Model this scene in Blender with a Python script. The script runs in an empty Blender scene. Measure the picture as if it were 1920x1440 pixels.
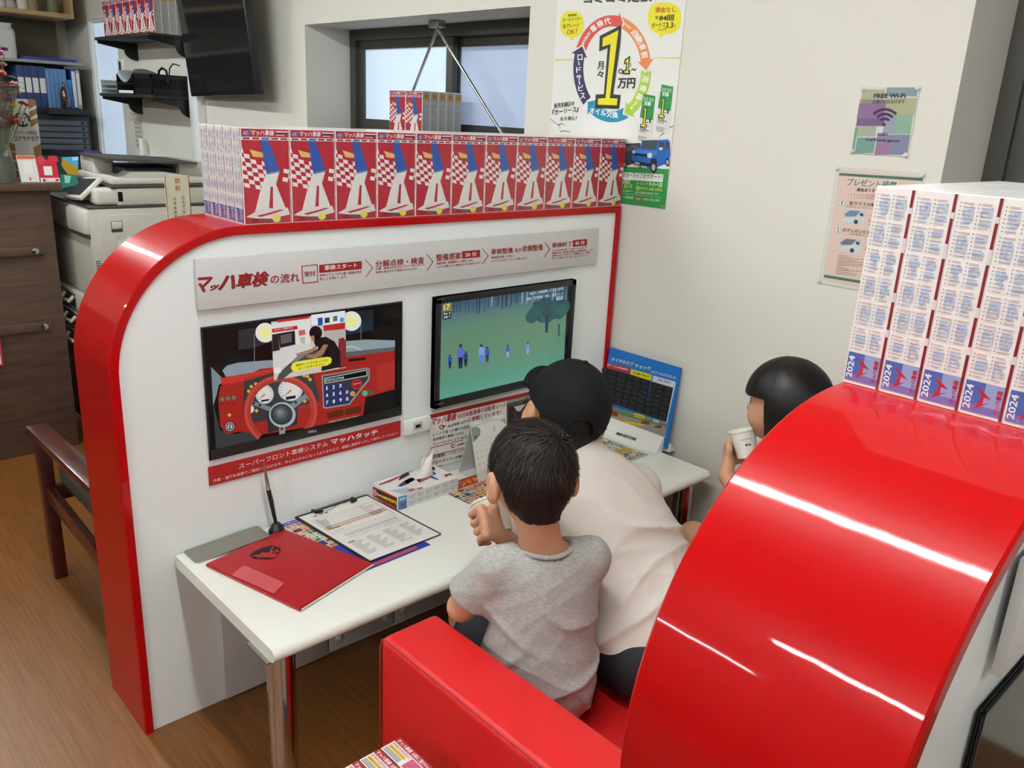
import bpy, bmesh, math, random
import numpy as np
from mathutils import Vector, Matrix

SC = bpy.context.scene
COL = SC.collection
RND = random.Random(7)
PI = math.pi

# ---------------------------------------------------------------- camera
YAW, PITCH, ROLL, FPX = math.radians(136.481), math.radians(-17.6139), math.radians(2.82484), 1575.58
CAM = np.array([1.834, -2.2125, 1.5])
def cam_axes():
    f = np.array([math.cos(PITCH) * math.cos(YAW), math.cos(PITCH) * math.sin(YAW), math.sin(PITCH)])
    r = np.cross(f, [0, 0, 1.0]); r /= np.linalg.norm(r)
    u = np.cross(r, f)
    c, s = math.cos(ROLL), math.sin(ROLL)
    return c * r + s * u, -s * r + c * u, f
CR, CU, CF = cam_axes()
cd = bpy.data.cameras.new('camera')
cam = bpy.data.objects.new('camera', cd); COL.objects.link(cam)
cam.matrix_world = Matrix(((CR[0], CU[0], -CF[0], CAM[0]), (CR[1], CU[1], -CF[1], CAM[1]), (CR[2], CU[2], -CF[2], CAM[2]), (0, 0, 0, 1)))
cd.sensor_width = 36; cd.lens = FPX * 36 / 1920; cd.clip_start = 0.05
SC.camera = cam

# ---------------------------------------------------------------- world, exposure
SC.view_settings.view_transform = 'Standard'
SC.view_settings.look = 'None'
SC.view_settings.exposure = 0.0
SC.view_settings.gamma = 1.0
w = bpy.data.worlds.new('sky'); SC.world = w; w.use_nodes = True
w.node_tree.nodes['Background'].inputs[0].default_value = (0.75, 0.85, 1.0, 1)
w.node_tree.nodes['Background'].inputs[1].default_value = 0.9
LAMP = 78.0          # brightness of the ceiling tubes

# ---------------------------------------------------------------- materials
def lin(c):
    c = c / 255.0
    return c / 12.92 if c <= 0.04045 else ((c + 0.055) / 1.055) ** 2.4
def rgb(h):
    return tuple(lin(int(h[i:i + 2], 16)) for i in (0, 2, 4)) + (1.0,)
MATS = {}
def mat(name, hexc, rough=0.5, metal=0.0, coat=0.0, spec=0.5, emit=0.0, bump=None, trans=0.0, alpha=1.0, sss=0.0, var=None, aniso=0.0):
    """bump = (scale, strength, stretch); var = (hex2, scale, stretch)"""
    if name in MATS: return MATS[name]
    m = bpy.data.materials.new(name); m.use_nodes = True
    nt = m.node_tree; b = nt.nodes['Principled BSDF']; I = b.inputs
    I['Base Color'].default_value = rgb(hexc); I['Roughness'].default_value = rough; I['Metallic'].default_value = metal
    I['Coat Weight'].default_value = coat; I['Coat Roughness'].default_value = 0.04
    I['Specular IOR Level'].default_value = spec
    I['Transmission Weight'].default_value = trans; I['Alpha'].default_value = alpha
    if sss:
        I['Subsurface Weight'].default_value = sss; I['Subsurface Radius'].default_value = (0.012, 0.005, 0.003); I['Subsurface Scale'].default_value = 1.0
    if emit:
        I['Emission Color'].default_value = rgb(hexc); I['Emission Strength'].default_value = emit
    def coords(scale, stretch):
        tc = nt.nodes.new('ShaderNodeTexCoord'); mp = nt.nodes.new('ShaderNodeMapping')
        nt.links.new(tc.outputs['Object'], mp.inputs['Vector'])
        mp.inputs['Scale'].default_value = stretch
        n = nt.nodes.new('ShaderNodeTexNoise'); n.inputs['Scale'].default_value = scale; n.inputs['Detail'].default_value = 4
        nt.links.new(mp.outputs['Vector'], n.inputs['Vector'])
        return n
    if var:
        n = coords(var[1], var[2] if len(var) > 2 else (1, 1, 1))
        r = nt.nodes.new('ShaderNodeValToRGB')
        r.color_ramp.elements[0].position = 0.3; r.color_ramp.elements[1].position = 0.7
        r.color_ramp.elements[0].color = rgb(hexc); r.color_ramp.elements[1].color = rgb(var[0])
        nt.links.new(n.outputs['Fac'], r.inputs['Fac']); nt.links.new(r.outputs['Color'], I['Base Color'])
    if bump:
        n = coords(bump[0], bump[2] if len(bump) > 2 else (1, 1, 1))
        bn = nt.nodes.new('ShaderNodeBump'); bn.inputs['Strength'].default_value = bump[1]; bn.inputs['Distance'].default_value = 0.01
        nt.links.new(n.outputs['Fac'], bn.inputs['Height']); nt.links.new(bn.outputs['Normal'], I['Normal'])
        if coat: nt.links.new(bn.outputs['Normal'], I['Coat Normal'])
    MATS[name] = m
    return m
def ink(h):          # a flat printed colour
    return mat('ink_' + h, h, rough=0.55, spec=0.3)
def glossink(h):     # print under shrink film
    return mat('film_ink_' + h, h, rough=0.35, coat=0.75, bump=(20, 0.35, (1, 1, .5)))
def glow(h, s=0.85):  # a colour shown by a lit screen
    k = 'screen_%s_%d' % (h, int(s * 100))
    if k in MATS: return MATS[k]
    m = mat(k, h, rough=0.12, spec=0.35)
    b = m.node_tree.nodes['Principled BSDF'].inputs
    b['Base Color'].default_value = (0.004, 0.004, 0.004, 1)
    b['Emission Color'].default_value = rgb(h); b['Emission Strength'].default_value = s
    return m
def R(m):
    return m if not isinstance(m, str) else (MATS[m] if m in MATS else ink(m))

# ---------------------------------------------------------------- pixels of the photograph to points of the place
def ray(x, y): return CF + (x - 960) / FPX * CR - (y - 720) / FPX * CU
def at_plane(x, y, o, n):
    d = ray(x, y); o = np.array(o, float); n = np.array(n, float)
    return CAM + d * (np.dot(o - CAM, n) / np.dot(d, n))
def at_depth(x, y, t): return CAM + ray(x, y) * t

# ---------------------------------------------------------------- object helpers
def tag(o, label=None, cat=None, group=None, kind=None):
    if label: o['label'] = label
    if cat: o['category'] = cat
    if group: o['group'] = group
    if kind: o['kind'] = kind
    return o
def thing(name, loc, label, cat, group=None):
    o = bpy.data.objects.new(name, None); COL.objects.link(o); o.location = loc
    o.empty_display_size = 0.05
    return tag(o, label, cat, group)
def origin(o):
    v = Vector((0, 0, 0))
    while o: v += o.location; o = o.parent
    return v
def copy_tree(o, parent=None):
    c = o.copy(); COL.objects.link(c)
    if parent: c.parent = parent; c.matrix_parent_inverse = o.matrix_parent_inverse
    for ch in list(o.children): copy_tree(ch, c)
    return c

class MB:
    def __init__(s): s.v = []; s.f = []; s.m = []; s.n = 0
    def add(s, verts, faces, m):
        m = R(m); verts = np.asarray(verts, float).reshape(-1, 3)
        k = s.n; s.v.append(verts); s.n += len(verts)
        s.f += [tuple(i + k for i in f) for f in faces]
        s.m += [m] * len(faces) if not isinstance(m, list) else m
        return s
    def bm(s, b, m, M=None):
        b.verts.index_update()
        vs = [(M @ v.co if M else v.co)[:] for v in b.verts]
        s.add(vs, [[v.index for v in f.verts] for f in b.faces], m); b.free(); return s
    def box(s, x0, y0, z0, x1, y1, z1, m, bev=0.0, seg=2, M=None):
        b = bmesh.new(); bmesh.ops.create_cube(b, size=1)
        for v in b.verts:
            v.co = Vector((x0 + (v.co.x + .5) * (x1 - x0), y0 + (v.co.y + .5) * (y1 - y0), z0 + (v.co.z + .5) * (z1 - z0)))
        if bev: bmesh.ops.bevel(b, geom=b.edges[:], offset=bev, segments=seg, affect='EDGES', profile=0.5)
        return s.bm(b, m, M)
    def obox(s, c, size, M3, m, bev=0.0, seg=2):
        M = Matrix.Translation(Vector(c)) @ M3.to_4x4()
        a, b_, d = (q / 2 for q in size)
        return s.box(-a, -b_, -d, a, b_, d, m, bev, seg, M)
    def beam(s, p, q, wid, hei, m, up=(0, 0, 1), bev=0.0):
        p = Vector(p); q = Vector(q); x = (q - p); L = x.length; x.normalize()
        y = Vector(up).cross(x).normalized(); z = x.cross(y)
        M3 = Matrix((x, y, z)).transposed()
        return s.obox((p + q) / 2, (L, wid, hei), M3, m, bev)
    def tube(s, pts, r, m, n=10, cap=True, sq=(1, 1)):
        pts = [Vector(p) for p in pts]; rs = r if hasattr(r, '__len__') else [r] * len(pts)
        t0 = (pts[1] - pts[0]).normalized()
        a = t0.orthogonal().normalized(); V = []; F = []
        for i, p in enumerate(pts):
            t = (pts[min(i + 1, len(pts) - 1)] - pts[max(i - 1, 0)]).normalized()
            a = (a - t * a.dot(t)).normalized(); b = t.cross(a)
            for k in range(n):
                w_ = 2 * PI * k / n
                V.append(p + (a * math.cos(w_) * sq[0] + b * math.sin(w_) * sq[1]) * rs[i])
        for i in range(len(pts) - 1):
            for k in range(n):
                F.append((i * n + k, i * n + (k + 1) % n, (i + 1) * n + (k + 1) % n, (i + 1) * n + k))
        if cap: F.append(tuple(range(n))[::-1]); F.append(tuple((len(pts) - 1) * n + k for k in range(n)))
        return s.add([v[:] for v in V], F, m)
    def lathe(s, prof, c, m, n=32, axis=(0, 0, 1)):
        ax = Vector(axis).normalized(); a = ax.orthogonal().normalized(); b = ax.cross(a); c = Vector(c)
        V = []; F = []
        for (r, z) in prof:
            for k in range(n):
                w_ = 2 * PI * k / n
                V.append(c + ax * z + (a * math.cos(w_) + b * math.sin(w_)) * r)
        for i in range(len(prof) - 1):
            for k in range(n):
                F.append((i * n + k, i * n + (k + 1) % n, (i + 1) * n + (k + 1) % n, (i + 1) * n + k))
        if prof[0][0] > 1e-6: F.append(tuple(range(n))[::-1])
        if prof[-1][0] > 1e-6: F.append(tuple((len(prof) - 1) * n + k for k in range(n)))
        return s.add([v[:] for v in V], F, m)
    def prism(s, poly, o, u, v, h, m):
        """polygon in the plane o+u*a+v*b, thickened by h along u x v"""
        o = Vector(o); u = Vector(u); v = Vector(v); nn = u.cross(v).normalized() * h
        P = [o + u * a + v * b for a, b in poly]; k = len(P)
        V = [p[:] for p in P] + [(p + nn)[:] for p in P]
        F = [tuple(range(k))[::-1], tuple(range(k, 2 * k))] + [(i, (i + 1) % k, (i + 1) % k + k, i + k) for i in range(k)]
        return s.add(V, F, m)
    def grid(s, fn, nu, nv, m, wrap=False):
        V = [fn(i / (nu if wrap else nu - 1), j / (nv - 1)) for j in range(nv) for i in range(nu)]
        F = []
        for j in range(nv - 1):
            for i in range(nu if wrap else nu - 1):
                i2 = (i + 1) % nu
                F.append((j * nu + i, j * nu + i2, (j + 1) * nu + i2, (j + 1) * nu + i))
        return s.add(V, F, m)
    def build(s, name, parent=None, loc=None, ang=35, smooth=True):
        V = np.concatenate(s.v)
        if parent is not None: org = np.array(origin(parent)[:])
        elif loc is not None: org = np.array(loc, float)
        else:
            lo, hi = V.min(0), V.max(0); org = np.array([(lo[0] + hi[0]) / 2, (lo[1] + hi[1]) / 2, lo[2]])
        me = bpy.data.meshes.new(name); me.from_pydata((V - org).tolist(), [], s.f)
        slots = []
        idx = []
        pos = {}
        for m in s.m:
            if m.name not in pos: pos[m.name] = len(slots); slots.append(m)
            idx.append(pos[m.name])
        for m in slots: me.materials.append(m)
        me.polygons.foreach_set('material_index', idx)
        if smooth:
            me.polygons.foreach_set('use_smooth', [True] * len(me.polygons))
            me.set_sharp_from_angle(angle=math.radians(ang))
        me.update()
        o = bpy.data.objects.new(name, me); COL.objects.link(o)
        if parent is not None: o.parent = parent
        else: o.location = org
        return o

# ---------------------------------------------------------------- lettering
TXT = {}
def glyphs(s, bold=0.0, shear=0.0):
    k = (s, bold, shear)
    if k in TXT: return TXT[k]
    c = bpy.data.curves.new('lettering', 'FONT'); c.body = s; c.resolution_u = 2; c.shear = shear
    o = bpy.data.objects.new('lettering', c); COL.objects.link(o)
    dg = bpy.context.evaluated_depsgraph_get()
    me = o.evaluated_get(dg).to_mesh()
    V = np.array([v.co[:2] for v in me.vertices]).reshape(-1, 2); F = [tuple(p.vertices) for p in me.polygons]
    o.evaluated_get(dg).to_mesh_clear()
    bpy.data.objects.remove(o); bpy.data.curves.remove(c)
    if len(V) == 0: V = np.zeros((3, 2)); F = []
    if bold and len(F):          # heavier lettering: the outline repeated a hair's breadth apart
        n = len(V); sh = [(bold, 0), (-bold, 0), (0, bold * .7), (0, -bold * .7)]
        V = np.concatenate([V + np.array(d) for d in sh]); F = [tuple(i + n * j for i in f) for j in range(4) for f in F]
    TXT[k] = (V, F)
    return TXT[k]

def mosaic(p, x0, y0, x1, y1, cols, L, rnd, smallest=.016, white='DAD6CC'):
    """busy printed page: blocks of unequal size with small lines of print"""
    w_, h_ = x1 - x0, y1 - y0
    if max(w_, h_) > smallest * 2.2 or (max(w_, h_) > smallest * 1.3 and rnd.random() < .6):
        t = rnd.uniform(.32, .68)
        if w_ > h_: mosaic(p, x0, y0, x0 + w_ * t, y1, cols, L, rnd, smallest, white); mosaic(p, x0 + w_ * t, y0, x1, y1, cols, L, rnd, smallest, white)
        else: mosaic(p, x0, y0, x1, y0 + h_ * t, cols, L, rnd, smallest, white); mosaic(p, x0, y0 + h_ * t, x1, y1, cols, L, rnd, smallest, white)
        return
    g = .0012; k = rnd.random(); c = rnd.choice(cols)
    if k < .18: c = white
    p.rect(x0 + g, y0 + g, x1 - g, y1 - g, c, L)
    if k < .3:
        for i in range(int((h_ - 2 * g) / .0045)): p.rect(x0 + 2 * g, y0 + 2 * g + i * .0045, x0 + 2 * g + (w_ - 4 * g) * rnd.uniform(.5, 1), y0 + 2 * g + i * .0045 + .0016, '4A4444' if c == 'DAD6CC' else ('E2DED4' if white == 'DAD6CC' else 'C89A6A'), L + 1)
    elif k < .6: p.disc((x0 + x1) / 2, (y0 + y1) / 2, min(w_, h_) * .36, rnd.choice(cols), L + 1, 14); p.rect(x0 + 2 * g, y0 + g * 1.5, x1 - 2 * g, y0 + g * 1.5 + .002, rnd.choice(cols), L + 2)
    elif k < .75: p.poly([(x0 + g, y0 + g), (x1 - g, y0 + h_ * .3), (x1 - g, y0 + h_ * .75), (x0 + w_ * .4, y1 - g)], rnd.choice(cols), L + 1)

class Print:
    """flat printing on a plane: o + u*a + v*b; layers lift by 0.3 mm"""
    STEP = 0.0003
    def __init__(s, mb, o, u, v, T=None, look=None):
        s.mb = mb; s.o = np.array(o, float); s.u = np.array(u, float); s.v = np.array(v, float)
        s.u /= np.linalg.norm(s.u); s.v /= np.linalg.norm(s.v); s.n = np.cross(s.u, s.v); s.T = T; s.look = look or ink; s.lim = None
    def within(s, u0, v0, u1, v1): s.lim = (u0, v0, u1, v1); return s      # keep the printing on its sheet
    def c(s, m): return s.look(m) if isinstance(m, str) and m not in MATS else R(m)
    def zoom(s, x0, y0, k):          # read coordinates in a crop of the photograph that starts at x0,y0, enlarged k times
        def T(x, y):
            p = at_plane(x0 + x / k, y0 + y / k, s.o, s.n) - s.o
            return (float(p @ s.u), float(p @ s.v))
        s.T = T; return s
    def q(s, p): return s.T(*p) if s.T else p
    def P3(s, uv, L):
        if s.lim: uv = (min(max(uv[0], s.lim[0]), s.lim[2]), min(max(uv[1], s.lim[1]), s.lim[3]))
        return s.o + s.u * uv[0] + s.v * uv[1] + s.n * (s.STEP * L)
    def poly(s, pts, m, L=1):
        pts = [s.q(p) for p in pts]
        a = sum(pts[i][0] * pts[(i + 1) % len(pts)][1] - pts[(i + 1) % len(pts)][0] * pts[i][1] for i in range(len(pts)))
        if a < 0: pts = pts[::-1]
        s.mb.add([s.P3(p, L) for p in pts], [tuple(range(len(pts)))], s.c(m)); return s
    def rect(s, x0, y0, x1, y1, m, L=1): return s.poly([(x0, y0), (x1, y0), (x1, y1), (x0, y1)], m, L)
    def rrect(s, x0, y0, x1, y1, r, m, L=1):
        pts = []
        for cx, cy, a0 in ((x1 - r, y1 - r, 0), (x0 + r, y1 - r, 90), (x0 + r, y0 + r, 180), (x1 - r, y0 + r, 270)):
            for i in range(5): a = math.radians(a0 + i * 22.5); pts.append((cx + r * math.cos(a), cy + r * math.sin(a)))
        return s.poly(pts, m, L)
    def disc(s, x, y, r, m, L=1, n=24, ry=None):
        return s.poly([(x + r * math.cos(2 * PI * i / n), y + (ry or r) * math.sin(2 * PI * i / n)) for i in range(n)], m, L)
    def ring(s, x, y, r0, r1, a0, a1, m, L=1, n=28, asp=1.0):
        A = [math.radians(a0 + (a1 - a0) * i / n) for i in range(n + 1)]
        for i in range(n):
            s.poly([(x + r0 * math.cos(A[i]), y + asp * r0 * math.sin(A[i])), (x + r1 * math.cos(A[i]), y + asp * r1 * math.sin(A[i])),
                    (x + r1 * math.cos(A[i + 1]), y + asp * r1 * math.sin(A[i + 1])), (x + r0 * math.cos(A[i + 1]), y + asp * r0 * math.sin(A[i + 1]))], m, L)
        return s
    def line(s, p, q, wid, m, L=1):
        d = np.array(q, float) - np.array(p, float); d /= np.linalg.norm(d) or 1; nn = np.array([-d[1], d[0]]) * wid / 2
        p = np.array(p, float); q = np.array(q, float)
        return s.poly([tuple(p + nn), tuple(q + nn), tuple(q - nn), tuple(p - nn)], m, L)
    def pline(s, pts, wid, m, L=1):
        for a, b in zip(pts[:-1], pts[1:]): s.line(a, b, wid, m, L)
        return s
    def text(s, t, bl, br, tl, m, L=2, bold=0.0, shear=0.0):
        """lettering stretched over the parallelogram bottom-left, bottom-right, top-left"""
        V, F = glyphs(t, bold, shear)
        lo, hi = V.min(0), V.max(0); N = (V - lo) / np.maximum(hi - lo, 1e-6)
        if t == '1': N[:, 0] = .25 + .5 * N[:, 0]
        bl, br, tl = (np.array(s.q(p)) for p in (bl, br, tl))
        W = bl + np.outer(N[:, 0], br - bl) + np.outer(N[:, 1], tl - bl)
        k = len(W) // 4 if bold else len(W) + 1
        s.mb.add([s.P3(p, L + .12 * (i // k)) for i, p in enumerate(W)], F, s.c(m)); return s
    def t(s, t_, x, y, h, m, L=2, w=None, al='l', bold=0.0, shear=0.0):
        """lettering of height h (of its own box), lower left at x,y"""
        V, F = glyphs(t_, bold, shear)
        d = V.max(0) - V.min(0); W = w or h * d[0] / max(d[1], 1e-6)
        if al == 'c': x -= W / 2
        if al == 'r': x -= W
        return s.text(t_, (x, y), (x + W, y), (x, y + h), m, L, bold, shear)

# ---------------------------------------------------------------- rounded bodies: blended limbs turned into one continuous skin
def nrm(a): a = np.array(a, float); return a / np.linalg.norm(a)
class Body:
    def __init__(s, lo, hi, h):
        s.h = h; s.lo = np.array(lo, float); n = np.ceil((np.array(hi) - s.lo) / h).astype(int) + 1
        s.D = np.full(n, 0.06, np.float32); s.shape = n
    def _win(s, lo, hi):
        a = np.clip(np.floor((np.array(lo) - s.lo) / s.h).astype(int), 0, s.shape - 1)
        b = np.clip(np.ceil((np.array(hi) - s.lo) / s.h).astype(int) + 1, 1, s.shape)
        sl = tuple(slice(i, max(j, i + 1)) for i, j in zip(a, b))
        ax = [s.lo[i] + s.h * np.arange(sl[i].start, sl[i].stop) for i in range(3)]
        X = np.stack(np.meshgrid(*ax, indexing='ij'), -1).astype(np.float32)
        return sl, X
    def _mix(s, sl, d, k, sub=False):
        D = s.D[sl]
        if sub:
            d = -d; h = np.clip(.5 + .5 * (d - D) / k, 0, 1)
            s.D[sl] = D * (1 - h) + d * h + k * h * (1 - h)
        else:
            h = np.clip(.5 + .5 * (D - d) / k, 0, 1)
            s.D[sl] = D * (1 - h) + d * h - k * h * (1 - h)
    def cap(s, a, b, ra, rb=None, k=0.012, sub=False):
        a = np.array(a, float); b = np.array(b, float); rb = ra if rb is None else rb
        R_ = max(ra, rb) + k + .02
        sl, X = s._win(np.minimum(a, b) - R_, np.maximum(a, b) + R_)
        ab = b - a; t = np.clip(((X - a) @ ab) / max(ab @ ab, 1e-9), 0, 1)
        d = np.linalg.norm(X - a - t[..., None] * ab, axis=-1) - (ra + (rb - ra) * t)
        s._mix(sl, d.astype(np.float32), k, sub); return s
    def chain(s, pts, rs, k=0.012):
        for i in range(len(pts) - 1): s.cap(pts[i], pts[i + 1], rs[i], rs[i + 1], k)
        return s
    def ell(s, c, r, fr=None, k=0.015, sub=False):
        """ellipsoid with half-axes r along the frame fr (rows)"""
        c = np.array(c, float); fr = np.eye(3) if fr is None else np.array(fr, float); r = np.array(r, float)
        R_ = r.max() + k + .02
        sl, X = s._win(c - R_, c + R_)
        q = (X - c) @ fr.T
        k0 = np.linalg.norm(q / r, axis=-1); k1 = np.linalg.norm(q / (r * r), axis=-1)
        d = np.where(k0 < 1e-3, -r.min(), k0 * (k0 - 1) / np.maximum(k1, 1e-6))
        s._mix(sl, d.astype(np.float32), k, sub); return s
    def cut(s, o, n, k=0.004):
        """remove everything on the side n points to"""
        sl, X = s._win(s.lo, s.lo + s.h * s.shape)
        d = ((X - np.array(o, float)) @ nrm(n)).astype(np.float32)
        h = np.clip(.5 + .5 * (d - s.D) / k, 0, 1); s.D = s.D * (1 - h) + d * h + k * h * (1 - h); return s
    def keep(s, fn):
        sl, X = s._win(s.lo, s.lo + s.h * s.shape); s.D = np.maximum(s.D, fn(X).astype(np.float32)); return s
    def ripple(s, fn):
        m = np.abs(s.D) < 0.03
        ix = np.argwhere(m); X = s.lo + ix * s.h
        s.D[m] += fn(X).astype(np.float32); return s
    def mesh(s):
        D = s.D; I = D < 0; nx, ny, nz = D.shape
        def cr(A, i, j, k): return A[i:nx - 1 + i, j:ny - 1 + j, k:nz - 1 + k]
        cnt = sum(cr(I, i, j, k).astype(np.int8) for i in (0, 1) for j in (0, 1) for k in (0, 1))
        M = (cnt > 0) & (cnt < 8)
        C = np.argwhere(M); idx = np.full(M.shape, -1, np.int64); idx[M] = np.arange(len(C))
        S = np.zeros((len(C), 3)); N = np.zeros(len(C))
        for ax in range(3):
            for p in (0, 1):
                for q in (0, 1):
                    a = [0, 0, 0]; o_ = [i for i in range(3) if i != ax]; a[o_[0]] = p; a[o_[1]] = q
                    b = list(a); b[ax] = 1
                    da = D[tuple((C + a).T)]; db = D[tuple((C + b).T)]; x = (da < 0) != (db < 0)
                    t = np.where(x, da / np.where(x, da - db, 1), 0)
                    P = np.tile(np.array(a, float), (len(C), 1)); P[:, ax] += t
                    S[x] += P[x]; N[x] += 1
        V = s.lo + s.h * (C + S / N[:, None])
        F = []
        for ax in range(3):
            o1, o2 = [(1, 2), (2, 0), (0, 1)][ax]
            sh = [nx, ny, nz]; e0 = [slice(None)] * 3; e0[ax] = slice(0, sh[ax] - 1); e1 = [slice(None)] * 3; e1[ax] = slice(1, sh[ax])
            x = I[tuple(e0)] != I[tuple(e1)]
            E = np.argwhere(x); E = E[(E[:, o1] > 0) & (E[:, o2] > 0) & (E[:, o1] < sh[o1] - 1) & (E[:, o2] < sh[o2] - 1)]
            s0 = I[tuple(E.T)]
            def g(d1, d2):
                q = E.copy(); q[:, o1] -= d1; q[:, o2] -= d2; return idx[tuple(q.T)]
            Q = np.stack([g(1, 1), g(0, 1), g(0, 0), g(1, 0)], 1)
            Q[~s0] = Q[~s0][:, ::-1]
            F.append(Q)
        F = np.concatenate(F); F = F[(F >= 0).all(1)]
        return V, F
    def relax(s, V, F, it=3, lam=.5):
        a = F.ravel(); b = np.roll(F, -1, 1).ravel()
        for _ in range(it):
            A = np.zeros_like(V); n = np.zeros(len(V))
            np.add.at(A, a, V[b]); np.add.at(A, b, V[a]); np.add.at(n, a, 1); np.add.at(n, b, 1)
            V = V * (1 - lam) + lam * A / np.maximum(n, 1)[:, None]
        return V
    def to(s, mb, m, it=3, paint=None):
        V, F = s.mesh(); V = s.relax(V, F, it)
        if paint is None: mb.add(V, F.tolist(), m)
        else:
            C = V[F].mean(1); mm = paint(C)
            k = mb.n; mb.v.append(V); mb.n += len(V); mb.f += [tuple(int(i) + k for i in f) for f in F]; mb.m += [R(x) for x in mm]
        return mb

# ================================================================ materials used again and again
mat('wall_paint', 'DAD6CA', rough=0.75, bump=(260, 0.06))
mat('far_wall', '8E8A82', rough=.8)
mat('ceiling_paint', 'BDBAB4', rough=0.9)
mat('panel_white', 'EEF1EF', rough=0.28)
mat('desk_white', 'EEEEE4', rough=0.3)
mat('gloss_red', 'A60609', rough=0.3, coat=0.36, spec=.08, bump=(4.5, 0.13))
mat('vinyl_red', 'CE1719', rough=0.42, bump=(420, 0.12))
mat('chrome', 'C9C6C0', rough=0.09, metal=1.0)
mat('steel', 'A9A69C', rough=0.33, metal=1.0, bump=(30, 0.1, (1, 40, 1)))
mat('black_plastic', '151517', rough=0.32)
mat('black_matte', '1B1A1B', rough=0.6)
mat('copier_grey', 'B9B5A8', rough=0.45)
mat('copier_light', 'C9C6BB', rough=0.42)
mat('lower_panel_grey', 'C9C6C4', rough=0.35)
mat('wood_dark', '48352A', rough=0.45, var=('624A3A', 3.0, (2, 2, 24)))
mat('wood_mahogany', '3B130E', rough=0.3, coat=0.4, var=('55201A', 4.0, (3, 3, 20)))
mat('wood_pale', 'A98A5C', rough=0.5, var=('B99A6C', 3.0, (3, 3, 20)))
mat('paper', 'E4E2DC', rough=0.7)
mat('cup_paper', 'E6E4D8', rough=0.5)
mat('frame_dark', '4A4842', rough=0.4, metal=0.3)
mat('clear_plastic', 'FFFFFF', rough=0.06, trans=1.0, alpha=0.35)
mat('tube_glow', 'F4FAFB', rough=0.5, emit=LAMP)

# floor: long wood strips running along the booth
def floor_mat():
    m = bpy.data.materials.new('wood_floor'); m.use_nodes = True; nt = m.node_tree; b = nt.nodes['Principled BSDF']
    tc = nt.nodes.new('ShaderNodeTexCoord'); mp = nt.nodes.new('ShaderNodeMapping')
    mp.inputs['Rotation'].default_value = (0, 0, 0)
    nt.links.new(tc.outputs['Object'], mp.inputs['Vector'])
    mp2 = nt.nodes.new('ShaderNodeMapping'); mp2.inputs['Scale'].default_value = (1.3, 45, 1); nt.links.new(mp.outputs['Vector'], mp2.inputs['Vector'])
    n = nt.nodes.new('ShaderNodeTexNoise'); n.inputs['Scale'].default_value = 3; n.inputs['Detail'].default_value = 6; n.inputs['Roughness'].default_value = 0.7
    nt.links.new(mp2.outputs['Vector'], n.inputs['Vector'])
    r = nt.nodes.new('ShaderNodeValToRGB'); r.color_ramp.elements[0].position = .3; r.color_ramp.elements[1].position = .72
    r.color_ramp.elements[0].color = rgb('5B3414'); r.color_ramp.elements[1].color = rgb('875623')
    nt.links.new(n.outputs['Fac'], r.inputs['Fac'])
    br = nt.nodes.new('ShaderNodeTexBrick'); br.inputs['Scale'].default_value = 1; br.inputs['Brick Width'].default_value = 1.2; br.inputs['Row Height'].default_value = 0.15
    br.inputs['Mortar Size'].default_value = 0.0012; br.inputs['Color1'].default_value = (1, 1, 1, 1); br.inputs['Color2'].default_value = (.93, .93, .93, 1); br.inputs['Mortar'].default_value = (.75, .75, .75, 1)
    nt.links.new(mp.outputs['Vector'], br.inputs['Vector'])
    mx = nt.nodes.new('ShaderNodeMixRGB'); mx.blend_type = 'MULTIPLY'; mx.inputs[0].default_value = 1
    nt.links.new(r.outputs['Color'], mx.inputs[1]); nt.links.new(br.outputs['Color'], mx.inputs[2]); nt.links.new(mx.outputs['Color'], b.inputs['Base Color'])
    b.inputs['Roughness'].default_value = 0.38
    MATS['wood_floor'] = m
floor_mat()

# ================================================================ the setting
RX0, RX1, RY0, RZ = -5.72, 4.6, -8.2, 2.5
b = MB().box(RX0 - .1, RY0 - .1, -.08, RX1 + .1, .5, 0, 'wood_floor'); tag(b.build('floor', loc=(0, 0, 0)), kind='structure')
b = MB().box(RX0 - .1, RY0 - .1, RZ, RX1 + .1, .5, RZ + .08, 'ceiling_paint'); tag(b.build('ceiling'), kind='structure')
def wall_with_holes(x0, x1, z0, z1, y0, y1, holes):
    xs = sorted({x0, x1} | {h[0] for h in holes} | {h[1] for h in holes}); zs = sorted({z0, z1} | {h[2] for h in holes} | {h[3] for h in holes})
    m = MB()
    for i in range(len(xs) - 1):
        for j in range(len(zs) - 1):
            cx, cz = (xs[i] + xs[i + 1]) / 2, (zs[j] + zs[j + 1]) / 2
            if any(h[0] < cx < h[1] and h[2] < cz < h[3] for h in holes): continue
            m.box(xs[i], y0, zs[j], xs[i + 1], y1, zs[j + 1], 'wall_paint')
    return m
W1 = (-2.062, -0.497, 1.372, 1.874); W2 = (0.995, 2.9, 0.9, 2.25); W3 = (-5.2, -4.62, 0.85, 2.03)
b = wall_with_holes(RX0, RX1, 0, RZ, 0, .38, [W1, W2, W3]); tag(b.build('wall_back', loc=(0, 0, 0)), kind='structure')
tag(MB().box(RX0 - .1, RY0, 0, RX0, 0, RZ, 'wall_paint').build('wall_left'), kind='structure')
tag(MB().box(RX1, RY0, 0, RX1 + .1, 0, RZ, 'far_wall').build('wall_right'), kind='structure')
tag(MB().box(RX0, RY0 - .1, 0, RX1, RY0, RZ, 'far_wall').build('wall_front'), kind='structure')

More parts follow.
